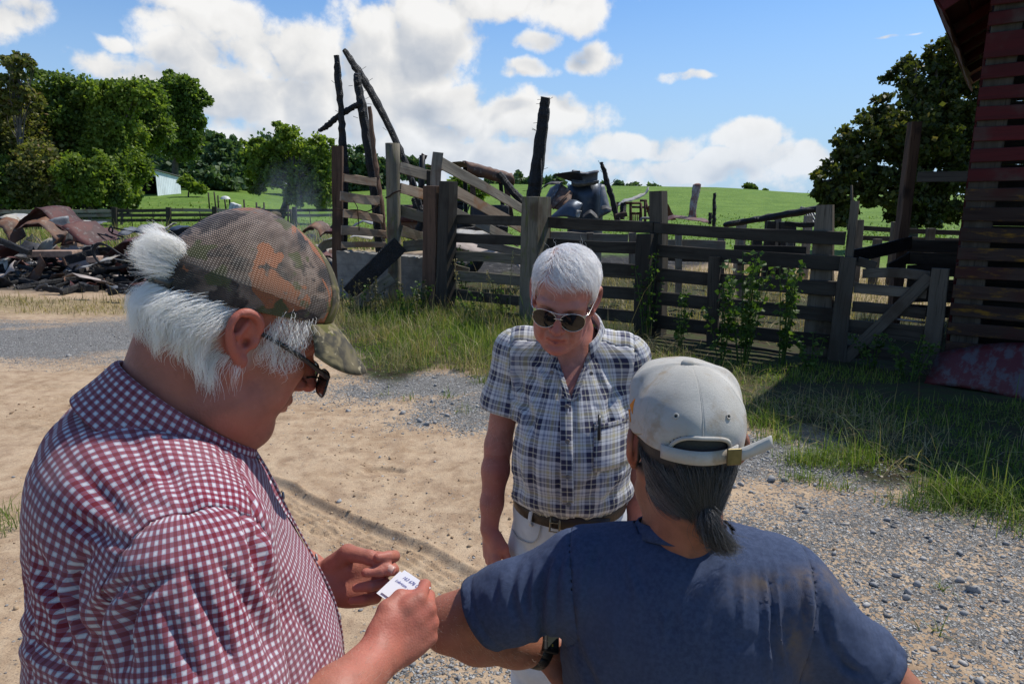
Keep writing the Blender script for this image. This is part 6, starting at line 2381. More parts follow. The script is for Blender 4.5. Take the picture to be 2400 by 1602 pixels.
def gingham(N, u, v):
    per = .0096
    def st(x):
        f = N.math('FRACT', N.math('DIVIDE', x, per))
        a = N.step(N.math('ABSOLUTE', N.math('SUBTRACT', f, .5)), .29, .22)
        e = N.math('ABSOLUTE', N.math('SUBTRACT', f, .5))
        ln = N.step(N.math('ABSOLUTE', N.math('SUBTRACT', e, .315)), .05, .018)
        return a, ln
    a, la = st(u)
    b, lb = st(v)
    s = N.math('MULTIPLY', N.math('ADD', a, b), .5)
    c = N.ramp(s, [(0.0, (.60, .57, .59)), (.5, (.26, .065, .09)), (1.0, (.165, .005, .018))])
    c = N.mix(N.math('MULTIPLY', N.math('MAXIMUM', la, lb), .40), c, (.09, .085, .20))
    n = N.noise(N.coord('Object'), 9, 4)
    return N.mix(N.step(n, .3, .7, 0, .16), c, (.5, .40, .42))


def madras(N, u, v):
    per = .076
    def st(x, off):
        f = N.math('FRACT', N.math('DIVIDE', N.math('ADD', x, off), per))
        return N.ramp(f, [(0, (.66, .65, .64)), (.10, (.035, .035, .07)), (.25, (.55, .52, .41)), (.29, (.035, .035, .075)), (.45, (.56, .56, .58)), (.55, (.03, .03, .04)), (.568, (.58, .57, .55)), (.64, (.48, .43, .27)), (.73, (.56, .55, .54)), (.80, (.06, .06, .09)), (.82, (.56, .56, .58)), (.90, (.22, .23, .30)), (.97, (.58, .58, .58))], 'CONSTANT')
    return N.mix(.5, st(u, 0), st(v, .02))


M['gingham'] = cotton('red and white gingham', gingham)
M['madras'] = cotton('navy and cream plaid', madras)


def cap_shell(par, Mx, name, mat, base, apex, zb, prof, nth=96, nt=34, hole=None, panel=.006, extra=None, th=.0016):
    """crown of a cap in the head frame; theta 0 = front"""
    th_ = np.linspace(-math.pi, math.pi, nth + 1)
    T = np.linspace(0, 1, nt + 1)
    G = np.zeros((nth + 1, nt + 1, 3)); UV = np.zeros((nth + 1, nt + 1, 2))
    for i, a in enumerate(th_):
        z0 = zb(a)
        for j, t in enumerate(T):
            r, h = prof(a, t)
            r *= 1 + panel * (abs(math.sin(3 * a)) ** .5 - .6) * min(1, t * 3) * (1 - t)
            c = np.array((0, base[2], 0)) * (1 - t) + np.array((apex[0], apex[1], 0)) * t
            G[i, j] = c + np.array((math.sin(a) * base[0] * r, math.cos(a) * base[1] * r, 0))
            G[i, j, 2] = z0 + (apex[2] - z0) * h
            if extra is not None: G[i, j] += extra(a, t)
            UV[i, j] = (a * .1, t * .16)
    V, F = g_grid(G)
    uv = UV.reshape(-1, 2)
    if hole is not None:
        A = np.repeat(th_, nt + 1); TT = np.tile(T, nth + 1)
        keep = ~np.array([hole(x, y) for x, y in zip(A, TT)])[F].any(1)
        V, F, u = submesh(V, F, keep)
        uv = uv[u]
    W = (Mx[:3, :3] @ V.T).T + Mx[:3, 3]
    F = F[:, ::-1]
    o = obj(name, W, F, mat, par, True, uv=uv)
    solidify(o, th)
    return o, th_, G


def loc2w(Mx, P):
    P = np.asarray(P, float)
    return (Mx[:3, :3] @ P.T).T + Mx[:3, 3]


def collar(name, mat, par, ring, up, stand, fall, lift=.004, tipdrop=None, uvs=1.0):
    """shirt collar: ring = points round the neck (front tip, back, front tip); up = axis per point"""
    ring = np.asarray(ring, float)
    n = len(ring)
    cen = ring.mean(0)
    G = []
    for i, p in enumerate(ring):
        u = nrm(up[i] if np.ndim(up) > 1 else up)
        o = p - cen
        o = nrm(o - u * np.dot(o, u))
        s = i / (n - 1)
        e = abs(s - .5) * 2
        fl = fall * (1 + .35 * e ** 3) if tipdrop is None else fall * tipdrop(s)
        row = [p - u * .004, p + u * stand * .5 + o * .001, p + u * stand, p + u * (stand + .004) + o * .003, p + u * stand + o * .0075,
               p + u * (stand - fl * .35) + o * .013, p + u * (stand - fl * .7) + o * .021, p + u * (stand - fl) + o * .029]
        G.append(row)
    G = np.array(G)
    L = np.concatenate([[0], np.cumsum(np.linalg.norm(np.diff(ring, axis=0), axis=1))])
    S = np.concatenate([[0], np.cumsum(np.linalg.norm(np.diff(G[n // 2], axis=0), axis=1))])
    UV = np.stack(np.meshgrid(L * uvs, S, indexing='ij'), -1).reshape(-1, 2)
    V, F = g_grid(G)
    o = solidify(obj(name, V, F, mat, par, True, uv=UV), .0022)
    s = o.modifiers.new('sub', 'SUBSURF'); s.levels = 2; s.render_levels = 2
    return o, G


def ribbon(name, P, side, w, mat, par, th=.002, off=0):
    """flat band along P, width along side"""
    P = np.asarray(P, float)
    side = np.broadcast_to(np.asarray(side, float), P.shape)
    G = np.stack([P - side * w / 2, P, P + side * w / 2], 1)
    L = np.concatenate([[0], np.cumsum(np.linalg.norm(np.diff(P, axis=0), axis=1))])
    UV = np.stack(np.meshgrid(L, (-w / 2, 0, w / 2), indexing='ij'), -1).reshape(-1, 2)
    V, F = g_grid(G)
    return solidify(obj(name, V, F, mat, par, True, uv=UV), th)


def disc(name, c, n, r, mat, par, th=.002, seg=14):
    n = nrm(n)
    a = nrm(np.cross(n, (.3, .2, 1)))
    b = np.cross(n, a)
    t = np.linspace(0, 2 * math.pi, seg, endpoint=False)
    ring = lambda rr, h: c + rr * (np.cos(t)[:, None] * a + np.sin(t)[:, None] * b) + n * h
    V = np.vstack([ring(r, 0), ring(r, th), ring(r * .7, th), ring(r * .6, th * .5), [c + n * th * .5]])
    F = []
    for k in range(3):
        for i in range(seg):
            j = (i + 1) % seg
            F.append((k * seg + i, k * seg + j, (k + 1) * seg + j, (k + 1) * seg + i))
    for i in range(seg):
        F.append((3 * seg + i, 3 * seg + (i + 1) % seg, 4 * seg))
    return obj(name, V, F, mat, par, True)
# ------------------------------------------------------------------ the man at the left, reading a card
def man_left():
    f = nrm((.87, .49, 0)); r = np.array((f[1], -f[0], 0))
    N0 = at(420, 985, .86)
    def W(a, b, z):
        return np.array((N0[0], N0[1], 0)) + r * a + f * b + np.array((0, 0, z))
    root = thing('person', 'white haired man in a red gingham shirt and camouflage mesh cap reading a small card', 'person', (N0[0], N0[1], 0))
    # head
    hf = nrm((math.cos(R(30)), math.sin(R(30)), 0))
    hr = np.array((hf[1], -hf[0], 0))
    ti = R(30)
    rows = np.stack([hr, hf * math.cos(ti) - np.array((0, 0, math.sin(ti))), np.array((0, 0, math.cos(ti))) + hf * math.sin(ti)])
    HC = np.array((-.363, .90, 1.662))
    H = mat4(rows, HC)
    hp = [xform(p, H) for p in head_prims(jowl=1.0, drop=.006)]
    skull = hp[:3]
    ear0 = loc2w(H, np.array([(.077, -.006, -.012)]))[0]
    # neck
    body = list(hp)
    body += [cone(loc2w(H, np.array([(0, -.035, -.02)]))[0], N0 - f * .012 + (0, 0, .0), .062, .064, k=.03),
             cone(loc2w(H, np.array([(0, .03, -.075)]))[0], N0 + f * .05 + (0, 0, -.01), .045, .055, k=.035),
             cone(loc2w(H, np.array([(0, -.075, -.035)]))[0], N0 - f * .035 + (0, 0, .02), .038, .040, k=.03),
             ell(loc2w(H, np.array([(.035, .015, -.10)]))[0], (.03, .035, .03), k=.03),
             ell(W(0, -.0, 1.35), (.13, .095, .12), np.stack([r, f, (0, 0, 1)]), k=.05)]
    # arms and hands
    sh_r, el_r = W(.198, -.014, 1.448), np.array((-.305, .60, 1.185))
    wr_r = at(876, 1548, .86)
    body += chain([W(.10, 0, 1.43), sh_r, sh_r * .5 + el_r * .5, el_r], [.05, .046, .050, .048], k=.02)
    body += chain([el_r, el_r * .7 + wr_r * .3, el_r * .3 + wr_r * .7, wr_r], [.047, .051, .041, .033], k=.02)
    yr = nrm((.68, .70, .22)); xr = np.array((-.45, .05, .89)); xr = nrm(xr - yr * np.dot(xr, yr)); zr = -np.cross(xr, yr)
    HR = mat4(np.stack([xr, yr, zr]), wr_r + yr * .012)
    hpR, tipsR = hand_prims([(.75, .95, .5), (.95, 1.05, .6), (1.05, 1.15, .6), (1.1, 1.2, .6)], [(.026, .015, -.010), (.043, .043, -.014), (.044, .072, -.020), (.030, .098, -.020)])
    body += [xform(p, HR) for p in hpR]
    sh_l = W(-.20, .012, 1.478)
    wr_l = at(752, 1372, 1.04)
    el_l = (sh_l + wr_l) / 2 + np.array((-.02, .05, -.12))
    body += chain([W(-.10, 0, 1.43), sh_l, sh_l * .5 + el_l * .5, el_l], [.05, .046, .050, .048], k=.02)
    body += chain([el_l, el_l * .7 + wr_l * .3, el_l * .3 + wr_l * .7, wr_l], [.047, .050, .041, .034], k=.02)
    yl = nrm((.97, .06, .10)); zl = np.array((-.05, .86, -.50)); zl = nrm(zl - yl * np.dot(zl, yl)); xl = np.cross(yl, zl)
    HL = mat4(np.stack([xl, yl, zl]), wr_l + yl * .01)
    hpL, tipsL = hand_prims([(.75, 1.0, .6), (1.05, 1.1, .6), (1.25, 1.15, .7), (1.35, 1.15, .6)], [(.030, .012, -.014), (.046, .044, -.032), (.034, .084, -.050), (.010, .118, -.060)])
    body += [xform(p, HL) for p in hpL]
    V, F = sdf_mesh(body, .0028, hi=None)
    V = relax(V, F, 1, .35)
    N = vnormals(V, F)
    ml = (V - HC) @ rows.T
    red = np.zeros(len(V))
    red = np.maximum(red, .8 * sstep(.045, .02, np.linalg.norm((ml - (.082, -.01, -.005)) * (1.0, .8, .8), axis=1)))
    red = np.maximum(red, .55 * sstep(.04, .015, np.linalg.norm(ml - (0, .11, -.03), axis=1)))
    red = np.maximum(red, .30 * sstep(.12, .03, np.linalg.norm(ml - (.05, -.02, -.11), axis=1)))
    for tp, tm in ((tipsR, HR), (tipsL, HL)):
        for p, d in tp:
            q = loc2w(tm, p[None])[0]
            red = np.maximum(red, .4 * sstep(.03, .008, np.linalg.norm(V - q, axis=1)))
    scalp = sstep(-.055, -.03, ml[:, 2] - .12 * np.maximum(0, ml[:, 1] + .02)) * sstep(.03, .0, ml[:, 1]) * sstep(.072, .062, np.abs(ml[:, 0]) - .3 * np.maximum(0, -ml[:, 1] - .02)) * .75
    scol = np.tile((.55, .50, .46), (len(V), 1))
    obj('body', V, F, skin_mat('weathered pink skin', (.37, .145, .098), (.40, .125, .085)), root, True, attrs=dict(red=red, scalp=scalp, scalpcol=scol))
    nail = plain('finger nail', (.50, .30, .24), .3, 0, .05)
    for tm, tp in ((HR, tipsR), (HL, tipsL)):
        p, d = tp[4]
        d = nrm(d)
        up = nrm(np.array((.55, 0, .84))) if tm is HL else nrm(np.array((.75, .1, .65)))
        if tm is HL: up = nrm(np.array((.45, .1, -.9)))
        side = np.cross(d, up)
        c = p - d * .001 + up * .0072
        G = np.array([[c + side * a * .0058 + d * b * .0075 + up * (.0012 - .0022 * a * a) for b in np.linspace(-1, 1, 5)] for a in np.linspace(-1, 1, 5)])
        vv, ff = g_grid(loc2w(tm, G.reshape(-1, 3)).reshape(G.shape))
        solidify(obj('nail', vv, ff, nail, root, True), .0012)
    # wedding ring on the left hand
    ringp = loc2w(HL, np.array([(-.010 + .0108 * math.cos(t), .098 - .010, .0 + .0108 * math.sin(t)) for t in np.linspace(0, 2 * math.pi, 21)]))
    tube('ring', ringp, .0022, plain('dark ring', (.07, .06, .06), .3, .8), root, 6)

    # ---- shirt
    ax = np.stack([r, f, (0, 0, 1)])
    sp = [ell(W(0, -.015, 1.36), (.200, .135, .18), ax, k=.05),
          ell(W(0, -.075, 1.40), (.175, .105, .165), ax, k=.05),
          ell(W(0, -.070, 1.475), (.15, .095, .105), ax, k=.05),
          cone(W(-.15, -.005, 1.452), W(.15, -.005, 1.452), .074, .074, k=.05),
          cone(W(-.03, -.03, 1.512), W(-.17, 0, 1.452), .058, .064, k=.04), cone(W(.03, -.03, 1.512), W(.17, 0, 1.452), .058, .064, k=.04),
          ell(W(0, .030, 1.15), (.205, .160, .25), ax, k=.06), ell(W(.015, -.06, 1.18), (.215, .150, .26), ax, k=.06),
          ell(W(0, .0, .98), (.21, .175, .24), ax, k=.06)]
    sl = lambda sh, el: [cone(sh + (0, 0, -.012), sh * .5 + el * .5 + (0, 0, -.012), .070, .084, k=.045), cone(sh * .5 + el * .5 + (0, 0, -.012), el * 1.05 - sh * .05 + (0, 0, -.01), .083, .078, k=.02)]
    sp += sl(sh_r, el_r) + sl(sh_l, el_l)
    sp += [cone(W(.15, -.02, 1.36), W(.19, -.01, 1.41), .06, .06, k=.06)]
    V, F = sdf_mesh(sp, .0055)
    # collar opening, hem
    cup = nrm(np.array((0, 0, .84)) + f * .54)
    V, F = cut_open_local(V, F, N0 - f * .012 + (0, 0, -.006), cup, .094)
    V, F = cut_open(V, F, np.array((0, 0, .86)), (0, 0, -1))
    c_r = sh_r + (el_r - sh_r) * .90
    V, F = cut_open_local(V, F, c_r, el_r - sh_r, .14)
    c_l = sh_l + (el_l - sh_l) * .90
    V, F = cut_open_local(V, F, c_l, el_l - sh_l, .14)
    strokes = [([(400, 1345), (330, 1395), (300, 1470), (300, 1560)], 14, -.014),
               ([(365, 1330), (255, 1400), (235, 1500), (250, 1600)], 12, -.010),
               ([(215, 1290), (180, 1350), (190, 1440), (215, 1500)], 12, -.012),
               ([(90, 1290), (110, 1360), (150, 1430), (165, 1520)], 12, -.010),
               ([(60, 1330), (60, 1420), (90, 1520)], 12, -.008),
               ([(430, 1330), (470, 1400), (520, 1500), (560, 1590)], 13, -.007),
               ([(500, 1300), (560, 1380), (620, 1480), (650, 1560)], 13, -.006),
               ([(385, 1420), (420, 1500), (470, 1600)], 12, -.007),
               ([(610, 1230), (600, 1300), (640, 1390), (690, 1470)], 13, -.010),
               ([(575, 1180), (585, 1250), (620, 1330)], 11, -.007),
               ([(640, 1330), (690, 1420), (760, 1530)], 12, -.006),
               ([(130, 1200), (230, 1245), (330, 1290)], 16, -.004),
               ([(300, 1030), (400, 1120), (470, 1210)], 18, -.0035),
               ([(160, 1080), (250, 1170), (350, 1260)], 18, -.0035),
               ([(40, 1480), (120, 1540), (200, 1600)], 14, -.008)]
    V = sculpt(V, F, strokes)
    Nn = vnormals(V, F)
    k = crease(V * (10, 10, 6) + 7) * .0035 + (fbm(V * (30, 30, 16), 3) - .5) * .006 + (fbm(V * (9, 9, 7) + 5, 3) - .5) * .012
    V = V + Nn * k[:, None]
    V = relax(V, F, 1, .4)
    for sg, sh, el in ((1, sh_r, el_r), (-1, sh_l, el_l)):
        V = snap(V, segdist(V, [sh, el])[0] < .125, W(sg * .212, 0, 1.44), r * sg + np.array((0, 0, -.05)) + f * .05, .0029)
    V = snap(V, V[:, 2] > 1.45, W(0, .055, 1.5), f, .0029)
    q = V - np.array((N0[0], N0[1], 0))
    a_, b_, z_ = q @ r, q @ f, V[:, 2]
    # sleeves start at the armhole plane
    def arm_side(sh, el, s):
        n = nrm(r * s * 1.0 + np.array((0, 0, -.05)) + f * .05)
        return ((V - (W(s * .212, 0, 1.44))) @ n) > -1e-5
    isr, isl = arm_side(sh_r, el_r, 1), arm_side(sh_l, el_l, -1)
    # keep the belly side with the torso
    dR, _ = segdist(V, [sh_r, el_r]); dL, _ = segdist(V, [sh_l, el_l])
    isr &= dR < .105; isl &= dL < .105
    dseam = np.abs((V - W(.212, 0, 1.44)) @ nrm(r + np.array((0, 0, -.05)) + f * .05))
    m = (dR < .13)
    Nn = vnormals(V, F)
    V = V - Nn * (.0024 * np.exp(-(dseam / .005) ** 2) * m)[:, None]
    front = b_ > -1e-5 + np.interp(z_, [1.0, 1.42, 1.50], [.0, .02, .055])
    fs = np.abs(b_ - .055) + 10 * (z_ < 1.44)
    V = V - Nn * (.002 * np.exp(-(fs / .004) ** 2))[:, None]
    # cloth coordinates
    Rb, zc = .15, 1.40
    ang = np.arctan2(z_ - zc, -(b_ - .02))
    vb = np.where(z_ > zc, Rb * (math.pi / 2 - np.clip(ang, 0, math.pi)), Rb * math.pi / 2 + (zc - z_))
    uv_b = np.stack([a_ * 1.04, vb], 1)
    th = np.arctan2(a_, b_ - .0)
    uv_f = np.stack([th * .205, z_ * 1.03 + .12 * np.maximum(0, a_ - .05)], 1)
    def sleeve_uv(sh, el):
        t = nrm(el - sh); s1 = nrm(np.cross(t, f)); s2 = np.cross(t, s1)
        p = V - sh
        return np.stack([np.arctan2(p @ s2, p @ s1) * .085, p @ t], 1)
    fr = lambda mk: mk[F].sum(1) >= 4
    mR, mL = fr(isr), fr(isl) & ~fr(isr)
    mF = fr(front) & ~mR & ~mL
    mB = ~mR & ~mL & ~mF
    for nm, mk, uv in (('sleeve', mR, sleeve_uv(sh_r, el_r)), ('sleeve', mL, sleeve_uv(sh_l, el_l)), ('shirt_front', mF, uv_f), ('shirt_back', mB, uv_b)):
        v2, f2, u = submesh(V, F, mk)
        o = obj(nm, v2, f2, M['gingham'], root, True, uv=uv[u])
        solidify(o, .0016, 0)
        nmv = vnormals(V, F)[u]
        o.data.normals_split_custom_set_from_vertices([tuple(x) for x in nmv])
    # seam roll along armhole: raised double stitch
    # collar round the neck
    ang = np.linspace(-math.pi * .93, math.pi * .93, 41)
    ring = np.array([N0 + f * (-.008 - .074 * math.cos(t)) + r * (-.078 * math.sin(t)) + np.array((0, 0, .066 * math.cos(t) - .018)) for t in ang])
    collar('collar', M['gingham'], root, ring, cup, .040, .062)
    # button placket down the front, standing a little open
    zz = np.linspace(1.50, 1.0, 24)
    P = []
    for z in zz:
        ins = W(.0, .0, z)
        lo, hi = 0.0, .4
        for _ in range(22):
            mm = (lo + hi) / 2
            if evals(sp, (ins + f * mm)[None])[0] < 0: lo = mm
            else: hi = mm
        P.append(ins + f * (lo + .004))
    P = np.array(P)
    ribbon('placket', P, r, .034, M['gingham'], root, .003)
    bm = plain('shirt button', (.30, .28, .27), .4)
    for i in (4, 9, 14, 19):
        disc('button', P[i] + f * .003, f, .0055, bm, root)
    # trousers, for whoever walks round
    tr = plain('blue work trousers', (.06, .08, .13), .9, 0, .2, 20)
    pp = [ell(W(0, .0, .90), (.19, .16, .14), ax, k=.05)]
    for s in (1, -1):
        pp += chain([W(s * .09, 0, .85), W(s * .10, .01, .48), W(s * .10, -.01, .09)], [.095, .075, .062], k=.03)
    v2, f2 = sdf_mesh(pp, .014)
    obj('trousers', v2, f2, tr, root, True)
    for s in (1, -1):
        v2, f2 = sdf_mesh([ell(W(s * .10, .05, .045), (.05, .14, .05), ax, k=.02), cone(W(s * .10, 0, .05), W(s * .10, -.01, .11), .05, .055, k=.03)], .012)
        obj('boot', v2, f2, plain('brown boot', (.08, .05, .03), .7), root, True)

    # ---- cap
    ct = thing('cap', 'camouflage trucker cap of brown mesh on the left man', 'cap', HC)
    camo = camo_mat('brown leaf camouflage mesh', True)
    camof = camo_mat('olive camouflage cloth', False)
    zb = lambda a: .034 + .026 * math.cos(a)
    apex = (0, -.028, .157)
    def prof(a, t):
        fr_ = .5 + .5 * math.cos(a)
        p = 2.1 + 1.2 * fr_
        r_ = (1 - t ** p) ** (1 / 1.75) if t < 1 else 0
        h = t ** 1.02
        return r_ * (1 + .03 * math.sin(math.pi * min(1, t * 1.6))), h
    # the crown: theta measured from the front
    def T2(t): return t
    hole = lambda a, t: abs(abs(a) - math.pi) < .50 and t < .30 * math.sqrt(max(0, 1 - (abs(abs(a) - math.pi) / .50) ** 2)) + .0
    fr_panel = lambda a, t: abs(a) < .62
    cap_shell(ct, H, 'crown', camo, (.088, .111, -.008), apex, zb, prof, hole=lambda a, t: hole(a, t) or (abs(a) < .60))
    cap_shell(ct, H, 'front_panel', camof, (.0885, .1115, -.008), apex, zb, prof, hole=lambda a, t: abs(a) > .66)
    # brim
    th_ = np.linspace(-.92, .92, 33)
    G = []
    for a in th_:
        row = []
        p0 = np.array((math.sin(a) * .087, math.cos(a) * .110 - .008, zb(a)))
        k_ = math.cos(a * 1.6) if abs(a * 1.6) < 1.57 else 0
        ln = .078 * max(.0, k_) ** .55
        for s in np.linspace(0, 1, 11):
            q_ = p0 + np.array((math.sin(a) * .10 * ln / .078 * s * .55, ln * s, -.030 * s * ln / .078 - .012 * s * s))
            q_[2] -= 2.6 * q_[0] ** 2 * (.35 + .65 * s)
            row.append(q_)
        G.append(row)
    vv, ff = g_grid(loc2w(H, np.array(G).reshape(-1, 3)).reshape(33, 11, 3))
    uvb = np.stack(np.meshgrid(th_ * .1, np.linspace(0, .08, 11), indexing='ij'), -1).reshape(-1, 2)
    solidify(obj('brim', vv, ff, camof, ct, True, uv=uvb), .0035)
    # button, strap
    vv, ff = sdf_mesh([ell(loc2w(H, np.array([(0, -.028, .155)]))[0], (.009, .009, .006), k=.01)], .002)
    obj('button', vv, ff, camof, ct, True)
    aa = np.linspace(math.pi - .56, math.pi + .56, 21)
    P = np.array([(math.sin(a) * .090, math.cos(a) * .114 - .008, .034 + .026 * math.cos(a) + .012) for a in aa])
    SW = loc2w(H, P)
    ribbon('strap', SW, rows[2], .021, plain('black plastic strap', (.012, .012, .013), .35), ct, .002)
    ribbon('strap_tab', loc2w(H, P[8:15] * (1.035, 1.02, 1)), rows[2], .024, plain('khaki webbing', (.14, .125, .085), .8, 0, .2, 60), ct, .002)

    # ---- spectacles (top-level: worn, not part of him)
    gl = thing('glasses', 'black rimmed rectangular glasses low on the left man', 'glasses', loc2w(H, np.array([(0, .1, 0)]))[0])
    blk = plain('black acetate', (.012, .012, .013), .3)
    gm, Ng = material('tinted lens')
    Ng.fin((.06, .05, .035), .05, spec=.8)
    Ng.bs.inputs['Metallic'].default_value = .35
    for s in (1, -1):
        c = np.array((s * .033, .124, -.022))
        yw = .10 * s
        A = lambda x, z: (c[0] + x, c[1] - abs(x + s * .0) * .12 * (1 if x * s > 0 else -.2) - .18 * z, c[2] + z)
        out = []
        for t in np.linspace(0, 2 * math.pi, 33):
            cx_, cz_ = math.cos(t), math.sin(t)
            e = (abs(cx_) ** 4 + abs(cz_) ** 4) ** -.25
            out.append(A(.026 * cx_ * e, .017 * cz_ * e))
        Wp = loc2w(H, np.array(out))
        tube('rim', Wp, .0016, blk, gl, 6)
        vv = np.vstack([Wp[:-1], Wp[:-1].mean(0)[None]])
        o = obj('lens', vv, [(i, (i + 1) % 32, 32) for i in range(32)], gm, gl)
        solidify(o, .0015)
        tube('temple', loc2w(H, np.array([(s * .060, .118, -.010), (s * .0755, .060, .004), (s * .079, .0, .010), (s * .079, -.012, -.002)])), [.0036, .0034, .003, .0025], blk, gl, 6, m=4)
    tube('bridge', loc2w(H, np.array([(-.009, .125, -.014), (0, .128, -.011), (.009, .125, -.014)])), .0016, blk, gl, 6)
    for s in (1, -1):
        tube('nose_pad', loc2w(H, np.array([(s * .010, .122, -.020), (s * .011, .114, -.022), (s * .012, .106, -.026)])), .0014, blk, gl, 5)

    # ---- hair
    head_d = lambda P: evals(skull + hp[3:8], P)
    hv, hfc = sdf_mesh(hp[:12], .006)
    hn = vnormals(hv, hfc)
    hl = (hv - HC) @ rows.T
    white = hair_mat('white hair', (.98, .96, .93), (.88, .85, .79), .32, .7, .25)
    zcap = .034 + .026 * hl[:, 1] / .11
    def pick(mask, n):
        i = np.nonzero(mask)[0]
        k = rng.choice(i, n)
        return hv[k] + rng.normal(0, .0025, (n, 3)), hn[k], hl[k]
    back = (hl[:, 1] < .0) & (hl[:, 2] < zcap + .006) & (hl[:, 2] > -.052 + .25 * np.maximum(0, hl[:, 1] + .05)) & ((np.abs(hl[:, 0]) < .063) | (hl[:, 1] < -.030))
    R0, Nn0, L0 = pick(back, 9500)
    toL = lambda P: (P - HC) @ rows.T
    def comb(P):
        l = toL(P)
        d = np.stack([np.sign(l[:, 0]) * .10, -.30 - .5 * (l[:, 2] > -.02) + .9 * sstep(-.03, -.075, l[:, 2]), -1.0 + 0 * l[:, 0]], 1)
        w = fbm(l * 38, 2)[:, None] - .5
        d += w * np.array((.9, 1.3, .4))
        return d @ rows
    Ls = np.where(L0[:, 2] > -.02, .072, .050) * rng.uniform(.6, 1.15, len(R0))
    S = grow(R0, Nn0, comb, Ls, 10, head_d, .42, .007, .10, .20, hug=.12)
    strands('hair', S, .00022 * rng.uniform(.7, 1.3, len(S)), white, root)
    # tuft pushed out of the cap's opening
    tu = (hl[:, 1] < -.085) & (np.abs(hl[:, 0]) < .042) & (hl[:, 2] > .026) & (hl[:, 2] < .064)
    R1, N1, L1 = pick(tu, 3200)
    S = grow(R1, N1, lambda P: np.tile(np.array((.15, -1.0, .12)) @ rows, (len(P), 1)) + (fbm(P * 30, 2)[:, None] - .5) * .8, .042 * rng.uniform(.7, 1.1, len(R1)), 7, head_d, .5, .004, .55, .10)
    strands('hair_tuft', S, .00022, white, root)
    # side whiskers, curly, before the ear
    sb = (np.abs(hl[:, 0]) > .045) & (hl[:, 1] > .012) & (hl[:, 1] < .062) & (hl[:, 2] > -.012) & (hl[:, 2] < .055)
    R2, N2, L2 = pick(sb, 1300)
    S = grow(R2, N2, lambda P: np.tile(np.array((0, .35, -.8)) @ rows, (len(P), 1)), .032 * rng.uniform(.5, 1.2, len(R2)), 9, head_d, .9, .003, .0, .75)
    strands('side_hair', S, .00024, white, root)

    fv, ffc = sdf_mesh(chain([el_r, el_r * .7 + wr_r * .3, el_r * .3 + wr_r * .7, wr_r], [.047, .051, .041, .033], k=.02), .009)
    arm_fuzz(fv, vnormals(fv, ffc), nrm(wr_r - el_r), 700, root)
    # ---- the card in his hands
    A, B, C, D = at(948, 1335, 1.0), at(1010, 1376, .965), at(955, 1430, .935), at(884, 1386, .975)
    D = A + (C - B)
    cd = thing('card', 'small white card with handwriting held in both hands', 'card', (A + C) / 2)
    pm = plain('white card', (.80, .80, .82), .7, 0, .02)
    nrmc = nrm(np.cross(B - A, D - A)); nrmc = nrmc if nrmc[2] > 0 else -nrmc
    solidify(obj('card', [A, B, C, D], [(0, 1, 2, 3)], pm, cd), .0006)
    off = (D - A) * .10 - (B - A) * .10 - nrmc * .002
    solidify(obj('back_card', [A + off, B + off, C + off, D + off], [(0, 1, 2, 3)], pm, cd), .0006)
    ink = plain('blue ink', (.16, .17, .42), .8)
    xa, ya = nrm(B - A), nrm(A - D)
    W_, H_ = np.linalg.norm(B - A), np.linalg.norm(A - D)
    for txt, u0, v0, s in (('163 676 C1', .14, .74, .0078), ('Lubricate', .05, .54, .0064), ('-  Bolt', .50, .52, .0066)):
        fc = bpy.data.curves.new('handwriting', 'FONT')
        fc.body = txt; fc.size = s; fc.shear = .35; fc.extrude = .00008
        me = None
        fo = bpy.data.objects.new('tmp', fc)
        COL.objects.link(fo)
        dg = bpy.context.evaluated_depsgraph_get()
        me = bpy.data.meshes.new_from_object(fo.evaluated_get(dg))
        bpy.data.objects.remove(fo)
        vv = np.zeros(len(me.vertices) * 3, np.float32); me.vertices.foreach_get('co', vv); vv = vv.reshape(-1, 3)
        fl = [tuple(p.vertices) for p in me.polygons]
        o3 = D + xa * W_ * u0 + ya * H_ * v0 + nrmc * .0008
        obj('handwriting', o3 + vv[:, :1] * xa + vv[:, 1:2] * ya + vv[:, 2:] * nrmc, fl, ink, cd)
    return root


